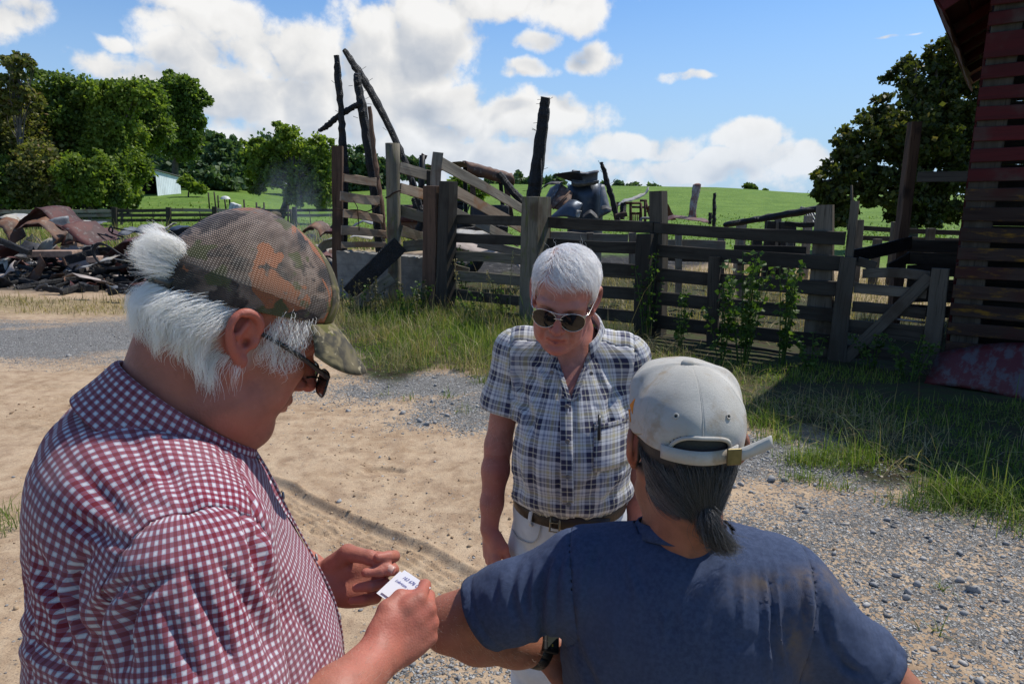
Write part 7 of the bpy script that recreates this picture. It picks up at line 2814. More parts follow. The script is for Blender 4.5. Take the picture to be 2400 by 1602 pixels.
def camo_mat(name, mesh):
    m, N = material(name)
    v = N.coord('Object')
    a = N.noise(N.mapping(v, (1, 1, 1.4)), 11, 4, .6, .5)
    b = N.noise(N.mapping(v, (1.2, 1, 1), (3, 1, 5)), 10, 4, .6, .5)
    c = N.noise(N.mapping(v, (1, 1, 1), (7, 3, 1)), 60, 4, .6)
    if mesh:
        col = N.ramp(a, [(.0, (.016, .013, .012)), (.42, (.032, .024, .02)), (.47, (.13, .085, .062)), (.54, (.24, .17, .13)), (.57, (.045, .03, .024)), (.66, (.10, .07, .055)), (.75, (.20, .15, .115))])
        col = N.mix(N.step(b, .56, .575), col, (.33, .115, .045))
        col = N.mix(N.step(N.noise(v, 19, 3), .60, .63), col, (.085, .085, .028))
        uv = N.coord('UV'); uu, vv, _ = N.sep(uv)
        wv = N.math('ADD', N.math('MULTIPLY', vv, 2 * math.pi / .0031), N.math('MULTIPLY', N.math('SINE', N.math('MULTIPLY', uu, 2 * math.pi / .0040)), .9))
        w = N.math('SINE', wv)
        col = N.mix(N.step(w, .1, .7, 0, .42), col, (.012, .010, .009))
        col = N.mix(N.math('MULTIPLY', N.step(w, -.45, -.8), N.step(c, .50, .64, .0, .36)), col, (.42, .36, .30))
        N.fin(col, .6, N.bump(w, .6, .002), spec=.4)
    else:
        col = N.ramp(a, [(.0, (.06, .05, .035)), (.42, (.085, .075, .05)), (.5, (.20, .165, .09)), (.58, (.055, .05, .04)), (.68, (.15, .125, .075))])
        col = N.mix(N.step(b, .56, .60), col, (.10, .095, .03))
        col = N.mix(N.step(c, .6, .68), col, (.32, .27, .17))
        N.fin(col, .85, N.bump(c, .2, .002), spec=.2)
    return m


man_left()
# ------------------------------------------------------------------ the man in the middle, facing us
def man_mid():
    f = nrm((-.10, -.995, 0)); r = np.array((f[1], -f[0], 0))
    N0 = np.array((.168, 1.86, 1.475))
    ax = np.stack([r, f, (0, 0, 1)])
    def W(a, b, z):
        return np.array((N0[0], N0[1], 0)) + r * a + f * b + np.array((0, 0, z))
    root = thing('person', 'white haired man in aviator sunglasses and a navy plaid short sleeved shirt', 'person', (N0[0], N0[1], 0))
    hf = nrm((-.20, -.98, 0)); hr = np.array((hf[1], -hf[0], 0)); up = np.array((0, 0, 1.0))
    ti, ro = R(20), R(8)
    y_ = hf * math.cos(ti) - up * math.sin(ti)
    z_ = up * math.cos(ti) + hf * math.sin(ti)
    x_ = hr * math.cos(ro) + z_ * math.sin(ro)
    z_ = np.cross(x_, y_)
    rows = np.stack([x_, y_, z_])
    HC = np.array((.132, 1.715, 1.592))
    H = mat4(rows, HC)
    hp = [xform(p, H) for p in head_prims(jowl=.0, mouth='open', jaw=.88, wid=.94)]
    body = list(hp)
    L = lambda *a: loc2w(H, np.array([a]))[0]
    body += [cone(L(0, -.035, -.03), N0 - f * .01, .052, .058, k=.025), cone(L(0, .0, -.075), N0 + f * .02 - (0, 0, .03), .034, .042, k=.02),
             ell(W(0, .0, 1.34), (.13, .095, .12), ax, k=.05)]
    sh_r, el_r, wr_r = W(.160, -.01, 1.420), np.array((-.040, 1.88, 1.135)), np.array((-.066, 1.83, .900))
    body += chain([W(.09, 0, 1.37), sh_r, (sh_r + el_r) / 2, el_r], [.05, .042, .041, .037], k=.02)
    body += chain([el_r, el_r * .7 + wr_r * .3, el_r * .3 + wr_r * .7, wr_r], [.037, .038, .031, .026], k=.02)
    yr = nrm((.06, -.14, -1)); zr = nrm(np.array((-.85, -.5, .0))); zr = nrm(zr - yr * (zr @ yr)); xr = -np.cross(yr, zr)
    HR = mat4(np.stack([xr, yr, zr]), wr_r + yr * .01)
    hpR, tR = hand_prims([(.35, .5, .3), (.4, .55, .3), (.45, .6, .35), (.5, .6, .35)], [(.026, .012, -.010), (.040, .042, -.022), (.040, .072, -.030), (.034, .098, -.034)])
    body += [xform(p, HR) for p in hpR]
    sh_l, el_l, wr_l = W(-.160, -.01, 1.405), np.array((.365, 1.90, 1.135)), np.array((.365, 1.86, .900))
    body += chain([W(-.09, 0, 1.37), sh_l, (sh_l + el_l) / 2, el_l], [.05, .042, .041, .037], k=.02)
    body += chain([el_l, el_l * .7 + wr_l * .3, el_l * .3 + wr_l * .7, wr_l], [.037, .038, .031, .026], k=.02)
    yl = nrm((-.02, -.14, -1)); zl = nrm(np.array((.85, -.5, 0))); zl = nrm(zl - yl * (zl @ yl)); xl = np.cross(yl, zl)
    HL = mat4(np.stack([xl, yl, zl]), wr_l + yl * .01)
    body += [xform(p, HL) for p in hpR and hand_prims([(.35, .5, .3), (.4, .55, .3), (.45, .6, .35), (.5, .6, .35)], [(.026, .012, -.010), (.040, .042, -.022), (.040, .072, -.030), (.034, .098, -.034)])[0]]
    V, F = sdf_mesh(body, .0034)
    V = relax(V, F, 1, .3)
    ml = (V - HC) @ rows.T
    # forehead lines
    N = vnormals(V, F)
    fore = (ml[:, 1] > .05) & (ml[:, 2] > .03) & (ml[:, 2] < .08)
    V = V - N * (.0010 * np.maximum(0, np.sin(ml[:, 2] * 520 + 2 * ml[:, 0] * 20)) * fore)[:, None]
    red = .6 * sstep(.04, .015, np.linalg.norm(ml - (0, .11, -.03), axis=1))
    for s in (1, -1):
        red = np.maximum(red, .6 * sstep(.04, .018, np.linalg.norm(ml - (s * .082, -.01, -.005), axis=1)))
        red = np.maximum(red, .35 * sstep(.035, .01, np.linalg.norm(ml - (s * .042, .075, -.03), axis=1)))
    lip = sstep(.012, .004, np.abs(ml[:, 2] + .0725)) * sstep(.026, .018, np.abs(ml[:, 0])) * (ml[:, 1] > .07)
    red = np.maximum(red, .8 * lip)
    red = np.maximum(red, .35 * (V[:, 2] < 1.12))
    scalp = sstep(.056, .072, ml[:, 2] + .35 * np.maximum(0, -ml[:, 1] + .05)) * .45
    obj('body', V, F, skin_mat('ruddy old skin', (.44, .20, .155), (.45, .155, .12)), root, True, attrs=dict(red=red, scalp=scalp, scalpcol=np.tile((.55, .40, .36), (len(V), 1))))
    teeth = plain('teeth', (.62, .56, .45), .3)
    P = np.array([L(x, .0925 - 9 * x * x, -.0702) for x in np.linspace(-.017, .017, 15)])
    ribbon('teeth', P, z_, .0052, teeth, root, .003)
    # ---- shirt
    sp = [ell(W(0, .0, 1.27), (.176, .132, .17), ax, k=.05), ell(W(0, -.05, 1.30), (.165, .11, .15), ax, k=.05),
          cone(W(-.125, -.01, 1.398), W(.125, -.01, 1.408), .068, .068, k=.05),
          cone(W(-.03, -.01, 1.428), W(-.135, -.01, 1.405), .046, .060, k=.04), cone(W(.03, -.01, 1.428), W(.135, -.01, 1.415), .046, .060, k=.04),
          ell(W(0, .045, 1.14), (.174, .160, .19), ax, k=.06), ell(W(0, .01, 1.03), (.168, .142, .09), ax, k=.05)]
    dn = np.array((0, 0, -.012))
    for sh, el in ((sh_r, el_r), (sh_l, el_l)):
        sp += [cone(sh + dn, (sh + el) / 2 + dn, .057, .071, k=.04), cone((sh + el) / 2 + dn, el + (el - sh) * .05, .070, .072, k=.02)]
    V, F = sdf_mesh(sp, .0055)
    cup = nrm(np.array((0, 0, .93)) + f * .36)
    V, F = cut_open_local(V, F, N0 + f * .012 + (0, 0, -.020), cup, .068)
    # open shirt front below the throat
    q = V - np.array((N0[0], N0[1], 0))
    vcut = (q @ f > .02) & (V[:, 2] > 1.325) & (np.abs(q @ r) < (V[:, 2] - 1.325) * .42)
    V, F, _u = submesh(V, F, ~vcut[F].any(1))
    q = V - np.array((N0[0], N0[1], 0)); qa = q @ r
    lim = (V[:, 2] - 1.325) * .42
    nearv = (q @ f > .02) & (V[:, 2] > 1.322) & (np.abs(np.abs(qa) - lim) < .0075) & (np.linalg.norm(V - N0 - f * .02, axis=1) > .06)
    V[nearv] += np.outer(np.sign(qa[nearv]) * (lim[nearv] - np.abs(qa[nearv])), r)
    c_r, c_l = sh_r + (el_r - sh_r) * .62, sh_l + (el_l - sh_l) * .62
    V, F = cut_open_local(V, F, c_r, el_r - sh_r, .12)
    V, F = cut_open_local(V, F, c_l, el_l - sh_l, .12)
    V, F = cut_open(V, F, np.array((0, 0, .985)), (0, 0, -1))
    st = [([(1255, 930), (1235, 970), (1215, 1010)], 9, .008), ([(1215, 850), (1225, 920), (1245, 985), (1250, 1050)], 9, -.008),
          ([(1445, 900), (1430, 960), (1440, 1030)], 9, -.010), ([(1400, 860), (1435, 920), (1450, 935)], 8, .006), ([(1450, 1060), (1400, 1120), (1350, 1165)], 9, -.008), ([(1460, 1100), (1420, 1150), (1380, 1180)], 8, .007),
          ([(1250, 1060), (1245, 1110), (1260, 1160)], 8, -.006), ([(1330, 900), (1345, 960), (1335, 1040)], 8, -.005), ([(1205, 1050), (1215, 1110), (1230, 1160)], 8, -.006), ([(1300, 1080), (1310, 1130), (1305, 1170)], 7, -.005),
          ([(1350, 830), (1360, 880), (1352, 940)], 8, .005), ([(1240, 840), (1270, 880), (1295, 930)], 8, .005), ([(1410, 1080), (1390, 1130), (1350, 1170)], 7, .005), ([(1190, 890), (1205, 930), (1240, 960)], 8, -.006)]
    V = sculpt(V, F, st)
    Nn = vnormals(V, F)
    z = V[:, 2]
    low = sstep(1.15, 1.03, z)
    k = crease(V * (9, 9, 6) + 2) * .0035 + (fbm(V * (20, 20, 13) + 3, 3) - .5) * .010 + (fbm(V * (34, 34, 10), 2) - .5) * .012 * low + .012 * sstep(1.07, 1.03, z) * sstep(.995, 1.02, z)
    V = V + Nn * k[:, None]
    for sg, sh, el in ((1, sh_r, el_r), (-1, sh_l, el_l)):
        V = snap(V, segdist(V, [sh, el])[0] < .115, W(sg * .168, 0, 1.38), r * sg - np.array((0, 0, .03)), .0029)
    V = snap(V, V[:, 2] > 1.39, W(0, .045, 1.4), f, .0029)
    z = V[:, 2]
    q = V - np.array((N0[0], N0[1], 0)); a_, b_ = q @ r, q @ f
    dR, _ = segdist(V, [sh_r, el_r]); dL, _ = segdist(V, [sh_l, el_l])
    isr = ((V - W(0.168, 0, 1.38)) @ nrm(r - np.array((0, 0, .03))) > -1e-5) & (dR < .095)
    isl = ((V - W(-0.168, 0, 1.38)) @ nrm(-r - np.array((0, 0, .03))) > -1e-5) & (dL < .095)
    Nn = vnormals(V, F)
    for s, d in ((1, dR), (-1, dL)):
        e = np.abs((V - W(s * 0.168, 0, 1.38)) @ nrm(r * s - np.array((0, 0, .03))))
        V = V - Nn * (.003 * np.exp(-(e / .005) ** 2) * (d < .12))[:, None]
    yoke = (z > 1.395) & (b_ < .045 + 1e-5)
    ys = np.abs(b_ - .045) + 10 * (z < 1.39)
    V = V - Nn * (.0022 * np.exp(-(ys / .005) ** 2))[:, None]
    th = np.arctan2(a_, b_)
    uv_f = np.stack([th * .19, z * 1.03], 1)
    uv_y = np.stack([b_ * 1.1 + .01, a_ * 1.05], 1)
    def sleeve_uv(sh, el):
        t = nrm(el - sh); s1 = nrm(np.cross(t, f)); s2 = np.cross(t, s1); p = V - sh
        return np.stack([np.arctan2(p @ s2, p @ s1) * .072, p @ t], 1)
    fr = lambda mk: mk[F].sum(1) >= 4
    mR, mL = fr(isr), fr(isl)
    mY = fr(yoke) & ~mR & ~mL
    mB = ~mR & ~mL & ~mY
    Nn = vnormals(V, F)
    for nm, mk, uv in (('sleeve', mR, sleeve_uv(sh_r, el_r)), ('sleeve', mL, sleeve_uv(sh_l, el_l)), ('yoke', mY, uv_y), ('shirt_front', mB, uv_f)):
        v2, f2, u = submesh(V, F, mk)
        o = obj(nm, v2, f2, M['madras'], root, True, uv=uv[u])
        solidify(o, .0016, 0)
        o.data.normals_split_custom_set_from_vertices([tuple(x) for x in Nn[u]])
    # collar, worn open
    ang = np.linspace(-math.pi * .80, math.pi * .80, 37)
    ring = np.array([N0 + f * (.006 - .070 * math.cos(t)) + r * (-.073 * math.sin(t)) + np.array((0, 0, .034 * math.cos(t) - .004 - .022 * max(0, -math.cos(t)))) for t in ang])
    collar('collar', M['madras'], root, ring, cup, .030, .048)
    front = lambda x, z: _front(sp, W, r, f, x, z)
    zz = np.linspace(1.322, 1.0, 22)
    P = np.array([front(.012 * (1 - i / 21) - .0, zq) for i, zq in enumerate(zz)]) + f * .004
    ribbon('placket', P, r, .032, M['madras'], root, .0025)
    # opened front edge above the top button, folded back
    for s in (1, -1):
        e = [front(s * .006, 1.318) + f * .006, front(s * .018, 1.352) + f * .009, front(s * .036, 1.395) + f * .010]
        ribbon('front_edge', spline(e, 5), r * .8 + np.array((0, 0, .3 * s)), .022, M['madras'], root, .002)
    # bare throat showing in the V
    V3 = np.array([front(0, 1.345) + f * .0035, front(.030, 1.42) + f * .004, front(-.030, 1.42) + f * .004, front(0, 1.385) + f * .0045])
    G = np.array([[front((1 - 2 * v) * (.01 + .05 * u), 1.30 + .125 * u) - f * (.006) for v in np.linspace(0, 1, 7)] for u in np.linspace(.02, 1, 8)])
    v2, f2 = g_grid(G)
    obj('throat', v2, f2, bpy.data.materials['ruddy old skin'], root, True)
    bm = plain('grey shirt button', (.16, .15, .14), .35)
    for zq, dx in ((1.305, .010), (1.225, .006), (1.135, .003), (1.05, 0)):
        disc('button', front(dx, zq) + f * .008, f, .0062, bm, root)
    for s in (1, -1):
        disc('button', front(s * .052, 1.385) + f * .022, f, .0052, bm, root)
    # pocket on his left breast
    px = np.linspace(-.155, -.062, 9); pz = np.linspace(1.145, 1.262, 9)
    G = np.array([[front(x, zq) + f * .0055 for zq in pz] for x in px])
    v2, f2 = g_grid(G)
    uv = np.stack(np.meshgrid(px * 1.0 + .013, pz + .02, indexing='ij'), -1).reshape(-1, 2)
    solidify(obj('pocket', v2, f2, M['madras'], root, True, uv=uv), .003)
    ribbon('pocket_hem', np.array([front(x, 1.255) + f * .0095 for x in px]), (0, 0, 1), .016, M['madras'], root, .002)
    pen = tube('pen', [front(-.075, 1.225) + f * .010, front(-.075, 1.262) + f * .012, front(-.075, 1.285) + f * .013], .0042, plain('black pen', (.015, .015, .016), .3), None, 8, loc=front(-.075, 1.285))
    tag(pen, 'black pen clipped in the plaid shirt pocket', 'pen')
    # ---- white jeans and belt
    jm, Nj = material('white denim')
    vj = Nj.coord('Object')
    nj = Nj.noise(vj, 9, 5, .6)
    cj = Nj.mix(Nj.step(nj, .35, .7), (.52, .53, .55), (.66, .66, .66))
    cj = Nj.mix(Nj.step(Nj.noise(vj, 24, 4), .70, .74, 0, .5), cj, (.36, .27, .15))
    Nj.fin(cj, .9, Nj.bump(Nj.noise(vj, 500, 2), .25, .001), spec=.2)
    pp = [ell(W(0, .01, .935), (.166, .138, .16), ax, k=.05), ell(W(0, -.05, .86), (.155, .11, .13), ax, k=.05)]
    for s in (1, -1):
        pp += chain([W(s * .085, .0, .82), W(s * .10, .01, .48), W(s * .105, -.02, .08)], [.098, .074, .062], k=.03)
    V, F = sdf_mesh(pp, .008)
    V, F = cut_open(V, F, np.array((0, 0, 1.01)), (0, 0, 1))
    V = sculpt(V, F, [([(1215, 1255), (1230, 1290), (1260, 1300)], 7, -.004), ([(1180, 1290), (1220, 1330)], 8, -.005), ([(1290, 1240), (1285, 1330)], 8, -.004)])
    V = V + vnormals(V, F) * ((fbm(V * 14, 3) - .5) * .012)[:, None]
    obj('jeans', V, F, jm, root, True)
    for s in (1, -1):
        v2, f2 = sdf_mesh([ell(W(s * .105, .05, .045), (.048, .135, .05), ax, k=.02), cone(W(s * .105, -.01, .05), W(s * .105, -.02, .11), .05, .055, k=.03)], .012)
        obj('shoe', v2, f2, plain('tan work shoe', (.16, .10, .055), .7), root, True)
    def wa(t, z, out):
        d = r * math.sin(t) + f * math.cos(t)
        lo, hi = 0, .4
        c = W(0, .01, z)
        for _ in range(20):
            m_ = (lo + hi) / 2
            if evals(pp, (c + d * m_)[None])[0] < 0: lo = m_
            else: hi = m_
        return c + d * (lo + out)
    T = np.linspace(0, 2 * math.pi, 49)
    lea = plain('dark brown leather belt', (.028, .017, .012), .42, 0, .3, 30, .2, 200)
    belt = thing('belt', 'dark brown leather belt round the white jeans', 'belt', W(0, 0, .955))
    ribbon('strap', np.array([wa(t, .995 - .018 * math.cos(t), .008) for t in T]), (0, 0, 1), .040, lea, belt, .0035)
    e = np.array([wa(-t, .995 - .018 * math.cos(t) - .03 * max(0, t - .35), .014 + .05 * max(0, t - .5)) for t in np.linspace(-.3, .72, 14)])
    ribbon('strap_end', e, (0, 0, 1), .036, lea, belt, .0035)
    bk = plain('worn brass buckle', (.30, .24, .15), .35, .9)
    c = [wa(t, .977 + dz, .017) for t, dz in ((.33, .024), (.16, .024), (.16, -.024), (.33, -.024), (.33, .024))]
    tube('buckle', np.array(c), .0032, bk, belt, 6)
    tube('buckle_pin', np.array([wa(.33, .977, .019), wa(.18, .977, .017)]), .002, bk, belt, 5)
    for t in (.75, -.42, 1.7, -1.7, 2.6, -2.6):
        ribbon('belt_loop', np.array([wa(t, .995 - .018 * math.cos(t) + dz, .012 if abs(dz) < .025 else .003) for dz in (-.035, -.022, 0, .022, .03)]), nrm(r * math.cos(t) - f * math.sin(t)), .013, jm, root, .002)
    for s in (1, -1):
        pk = [wa(s * t, zq, .003) for t, zq in ((.55, .955), (.62, .915), (.80, .892), (1.15, .885), (1.4, .892))]
        tube('pocket_seam', spline(pk, 5), .0022, plain('jeans seam', (.42, .41, .39), .9), root, 5)
    # ---- sunglasses
    gl = thing('sunglasses', 'silver framed dark aviator sunglasses on the middle man', 'sunglasses', L(0, .11, 0))
    sv = plain('silver wire', (.62, .60, .56), .22, 1.0, .03)
    dk, Nd = material('dark lens')
    Nd.fin((.008, .008, .009), .06, spec=.35)
    for s in (1, -1):
        out = []
        for t in np.linspace(0, 2 * math.pi, 37):
            x = .0298 * math.cos(t); zq = .0245 * math.sin(t)
            zq *= 1.0 if zq > 0 else 1.12
            x *= 1 - .10 * (zq > 0) * 0 + .12 * (-zq / .024) * (-s * math.cos(t) * .5 + .1) * 0
            x -= s * .0065 * (zq < 0) * (-zq / .024)  * -1 * .6
            xx = s * .0342 + x
            out.append((xx, .112 - 2.6 * max(0, abs(xx) - .012) ** 2 * 2.2 + .10 * zq, -.003 + zq - .004))
        out = np.array(out)
        Wp = loc2w(H, out)
        tube('rim', Wp, .0009, sv, gl, 6)
        cen = out[:-1].mean(0) + (0, .004, 0)
        rings = [loc2w(H, cen + (out[:-1] - cen) * k + np.array((0, .0032 * (1 - k * k), 0))) for k in (1, .75, .5, .25)]
        vv = np.vstack(rings + [loc2w(H, (cen + (0, .0032, 0))[None])])
        ff = []
        for q_ in range(3):
            for i in range(36):
                j = (i + 1) % 36
                ff.append((q_ * 36 + i, q_ * 36 + j, q_ * 36 + 36 + j, q_ * 36 + 36 + i))
        for i in range(36): ff.append((108 + i, 108 + (i + 1) % 36, 144))
        obj('lens', vv, ff, dk, gl, True)
        tube('temple', loc2w(H, np.array([(s * .060, .100, .008), (s * .070, .082, .010), (s * .0785, .02, .010), (s * .080, -.006, .004)])), .0013, sv, gl, 6, m=4)
        box('hinge', L(s * .0605, .099, .008), (.003, .003, .003), sv, gl)
    tube('bridge', loc2w(H, np.array([(-.011, .113, -.002), (-.005, .118, .001), (.005, .118, .001), (.011, .113, -.002)])), .0012, sv, gl, 6, m=4)
    tube('brow_bar', loc2w(H, np.array([(-.022, .112, .0155), (0, .1165, .0135), (.022, .112, .0155)])), .0012, sv, gl, 6, m=4)
    # ---- hair
    head_d = lambda P: evals(hp[:3], P)
    hv, hfc = sdf_mesh(hp[:8], .006)
    hn = vnormals(hv, hfc); hl = (hv - HC) @ rows.T
    white = hair_mat('silver white hair', (.98, .97, .96), (.78, .75, .72), .32, .7, .22)
    hairline = np.interp(hl[:, 1], [-.12, -.06, -.005, .02, .045, .07, .10], [-.06, -.045, -.005, .02, .055, .078, .085])
    top = (hl[:, 2] > hairline)
    i = np.nonzero(top)[0]
    k = rng.choice(i, 8200)
    R0 = hv[k] + rng.normal(0, .0015, (len(k), 3)); L0 = hl[k]; N0h = hn[k]
    def comb(P):
        l = (P - HC) @ rows.T
        t = sstep(.03, .085, l[:, 2])[:, None]
        side = np.stack([np.sign(l[:, 0]) * .1, -.25 + 0 * l[:, 0], -1 + 0 * l[:, 0]], 1)
        left = sstep(.030, .052, l[:, 0])[:, None]
        upd = np.stack([-.80 + 0 * l[:, 0], .62 + .3 * (l[:, 0] > 0), -.12 + 0 * l[:, 0]], 1) * (1 - left) + np.stack([.65 + 0 * l[:, 0], .35 + 0 * l[:, 0], -.3 + 0 * l[:, 0]], 1) * left
        d = side * (1 - t) + upd * t
        w = fbm(l * 34 + 4, 2)[:, None] - .5
        return (d + w * np.array((.8, 1.0, .3))) @ rows
    Ls = np.where(L0[:, 2] > .05, .068, .026) * rng.uniform(.6, 1.15, len(k))
    S = grow(R0, N0h, comb, Ls, 11, head_d, np.where(L0[:, 2] > .07, .30, .10)[:, None], .0048, .03, .16, hug=.35)
    strands('hair', S, .00030 * rng.uniform(.7, 1.3, len(S)), white, root)
    k = rng.choice(np.nonzero(top & (hl[:, 2] > .1))[0], 16)
    S = grow(hv[k], hn[k], lambda P: np.tile(np.array((.3, -.3, .7)) @ rows, (len(P), 1)), .034 * rng.uniform(.6, 1.2, 16), 8, head_d, .6, .006, 0, .7)
    strands('loose_hair', S, .00018, white, root)
    for s in (1, -1):
        v2, f2 = sdf_mesh([ell(L(s * .031, .0745, .001), (.0122, .0122, .0122), k=.003)], .003)
        obj('eye', v2, f2, plain('eye white', (.6, .57, .52), .2), root, True)
    fv, ffc = sdf_mesh(chain([(sh_r + el_r) / 2, el_r], [.046, .043], k=.02) + chain([el_r, el_r * .7 + wr_r * .3, el_r * .3 + wr_r * .7, wr_r], [.037, .038, .031, .026], k=.02), .009)
    arm_fuzz(fv, vnormals(fv, ffc), nrm(wr_r - el_r), 700, root)
    return root


def _front(sp, W, r, f, x, z):
    """point on the shirt front at body x, height z"""
    c = W(x, -.02, z)
    lo, hi = 0., .45
    for _ in range(20):
        m_ = (lo + hi) / 2
        if evals(sp, (c + f * m_)[None])[0] < 0: lo = m_
        else: hi = m_
    return c + f * lo


man_mid()
# ------------------------------------------------------------------ the man at the right, seen from behind
def tee(N, u, v):
    n = N.noise(N.coord('Object'), 140, 3, .6)
    c = N.mix(N.step(n, .3, .7), (.032, .047, .093), (.050, .070, .128))
    f = N.noise(N.coord('Object'), 5, 4, .6)
    c = N.mix(N.step(f, .4, .7, 0, .35), c, (.07, .087, .14))
    d = N.math('MULTIPLY', N.math('MULTIPLY', N.attr('dust'), .75), N.step(N.noise(N.coord('Object'), 34, 5, .65), .32, .62))
    return N.mix(d, c, (.16, .115, .075))


M['tee'] = cotton('faded navy cotton', tee, .9, .3)
for _n in M['tee'].node_tree.nodes:
    if _n.type == 'BSDF_PRINCIPLED': _n.inputs['Sheen Weight'].default_value = .03


def man_right():
    f = nrm((.12, .99, 0)); r = np.array((f[1], -f[0], 0))
    N0 = np.array((.2865, 1.06, 1.284))
    ax = np.stack([r, f, (0, 0, 1)])
    def W(a, b, z):
        return np.array((N0[0], N0[1], 0)) + r * a + f * b + np.array((0, 0, z))
    root = thing('person', 'grey ponytailed man in a dusty faded navy T-shirt seen from behind', 'person', (N0[0], N0[1], 0))
    hf = nrm((.02, .99, 0)); hr = np.array((hf[1], -hf[0], 0)); ti = R(3)
    rows = np.stack([hr, hf * math.cos(ti) - np.array((0, 0, math.sin(ti))), np.array((0, 0, math.cos(ti))) + hf * math.sin(ti)])
    HC = np.array((.283, 1.07, 1.434))
    H = mat4(rows, HC)
    L = lambda *a: loc2w(H, np.array([a]))[0]
    hp = [xform(p, H) for p in head_prims(jowl=.8)]
    body = list(hp)
    body += [cone(L(0, -.03, -.03), N0 + (0, 0, .0), .058, .064, k=.03), cone(L(0, -.068, -.05), N0 - f * .035, .036, .046, k=.03), cone(L(0, .03, -.07), N0 + f * .04, .04, .05, k=.03),
             ell(W(0, .0, 1.11), (.13, .09, .11), ax, k=.05), ell(N0 + (0, .0, -.045), (.098, .078, .050), ax, k=.03)]
    for z in (.055, .068):
        body += [ell(L(0, -.098 + z * .2, -.02 - z), (.05, .004, .003), k=.006, op='s')]
    sh_l, el_l, wr_l = np.array((.112, 1.06, 1.208)), np.array((-.112, 1.10, 1.085)), np.array((.062, 1.17, .985))
    sh_r, el_r, wr_r = np.array((.455, 1.00, 1.204)), np.array((.662, .945, 0.998)), np.array((.54, 1.14, .90))
    for sh, el, wr in ((sh_l, el_l, wr_l), (sh_r, el_r, wr_r)):
        body += chain([sh * .5 + W(0, 0, 1.14) * .5, sh, (sh + el) / 2, el], [.05, .046, .054, .048], k=.02)
        body += chain([el, el * .7 + wr * .3, el * .3 + wr * .7, wr], [.046, .055, .045, .033], k=.02)
    yl = nrm((.70, -.15, -.62)); zl = nrm(np.array((-.45, .75, -.5))); zl = nrm(zl - yl * (zl @ yl)); xl = np.cross(yl, zl)
    HLm = mat4(np.stack([xl, yl, zl]), wr_l + yl * .012)
    hq, tq = hand_prims([(.3, .4, .3), (.35, .45, .3), (.4, .5, .3), (.45, .5, .3)], [(.026, .012, -.010), (.046, .040, -.016), (.062, .066, -.020), (.070, .092, -.022)])
    body += [xform(p, HLm) for p in hq]
    yr = nrm((-.62, .2, -.7)); zr = nrm(np.array((.6, .5, -.4))); zr = nrm(zr - yr * (zr @ yr)); xr = -np.cross(yr, zr)
    HRm = mat4(np.stack([xr, yr, zr]), wr_r + yr * .012)
    body += [xform(p, HRm) for p in hand_prims([(.3, .4, .3), (.35, .45, .3), (.4, .5, .3), (.45, .5, .3)], [(.026, .012, -.010), (.046, .040, -.016), (.062, .066, -.020), (.070, .092, -.022)])[0]]
    V, F = sdf_mesh(body, .0034)
    V = relax(V, F, 1, .3)
    ml = (V - HC) @ rows.T
    red = .45 * sstep(.04, .018, np.linalg.norm(ml - (-.082, -.01, -.005), axis=1)) + .25 * sstep(.08, .04, np.linalg.norm(V - el_l, axis=1))
    scalp = sstep(-.062, -.045, ml[:, 2] - .3 * np.maximum(0, ml[:, 1] + .06)) * sstep(.04, .02, ml[:, 1]) * (np.abs(ml[:, 0]) < .079)
    obj('body', V, F, skin_mat('tanned skin', (.30, .125, .075), (.33, .12, .075)), root, True, attrs=dict(red=red, scalp=scalp, scalpcol=np.tile((.035, .033, .032), (len(V), 1))))
    # ---- T-shirt
    sp = [ell(W(.01, .02, 1.093), (.200, .140, .20), ax, k=.05), ell(W(.01, -.055, 1.113), (.190, .105, .175), ax, k=.05),
          cone(W(-.145, .0, 1.194), W(.155, .0, 1.194), .072, .074, k=.05),
          cone(W(-.03, -.02, 1.246), W(-.16, 0, 1.200), .052, .066, k=.04), cone(W(.03, -.02, 1.246), W(.17, 0, 1.200), .052, .066, k=.04),
          ell(W(.01, .02, .98), (.200, .165, .24), ax, k=.06), ell(W(.01, .0, .86), (.195, .165, .16), ax, k=.06)]
    dn = np.array((0, 0, -.010))
    for sh, el in ((sh_l, el_l), (sh_r, el_r)):
        sp += [cone(sh + dn, (sh + el) / 2 + dn * .4, .066, .067, k=.04), cone((sh + el) / 2 + dn * .4, el + (el - sh) * .12 + dn * .6, .067, .069, k=.02)]
    V, F = sdf_mesh(sp, .0055)
    cup = nrm(np.array((0, 0, .95)) + f * .32)
    V, F = cut_open_local(V, F, N0 + (0, 0, .0), cup, .079)
    for sh, el, k in ((sh_l, el_l, .74), (sh_r, el_r, .57)):
        V, F = cut_open_local(V, F, sh + (el - sh) * k, nrm(el - sh) + np.array((0, 0, -.12)), .13)
    V, F = cut_open(V, F, np.array((0, 0, .80)), (0, 0, -1))
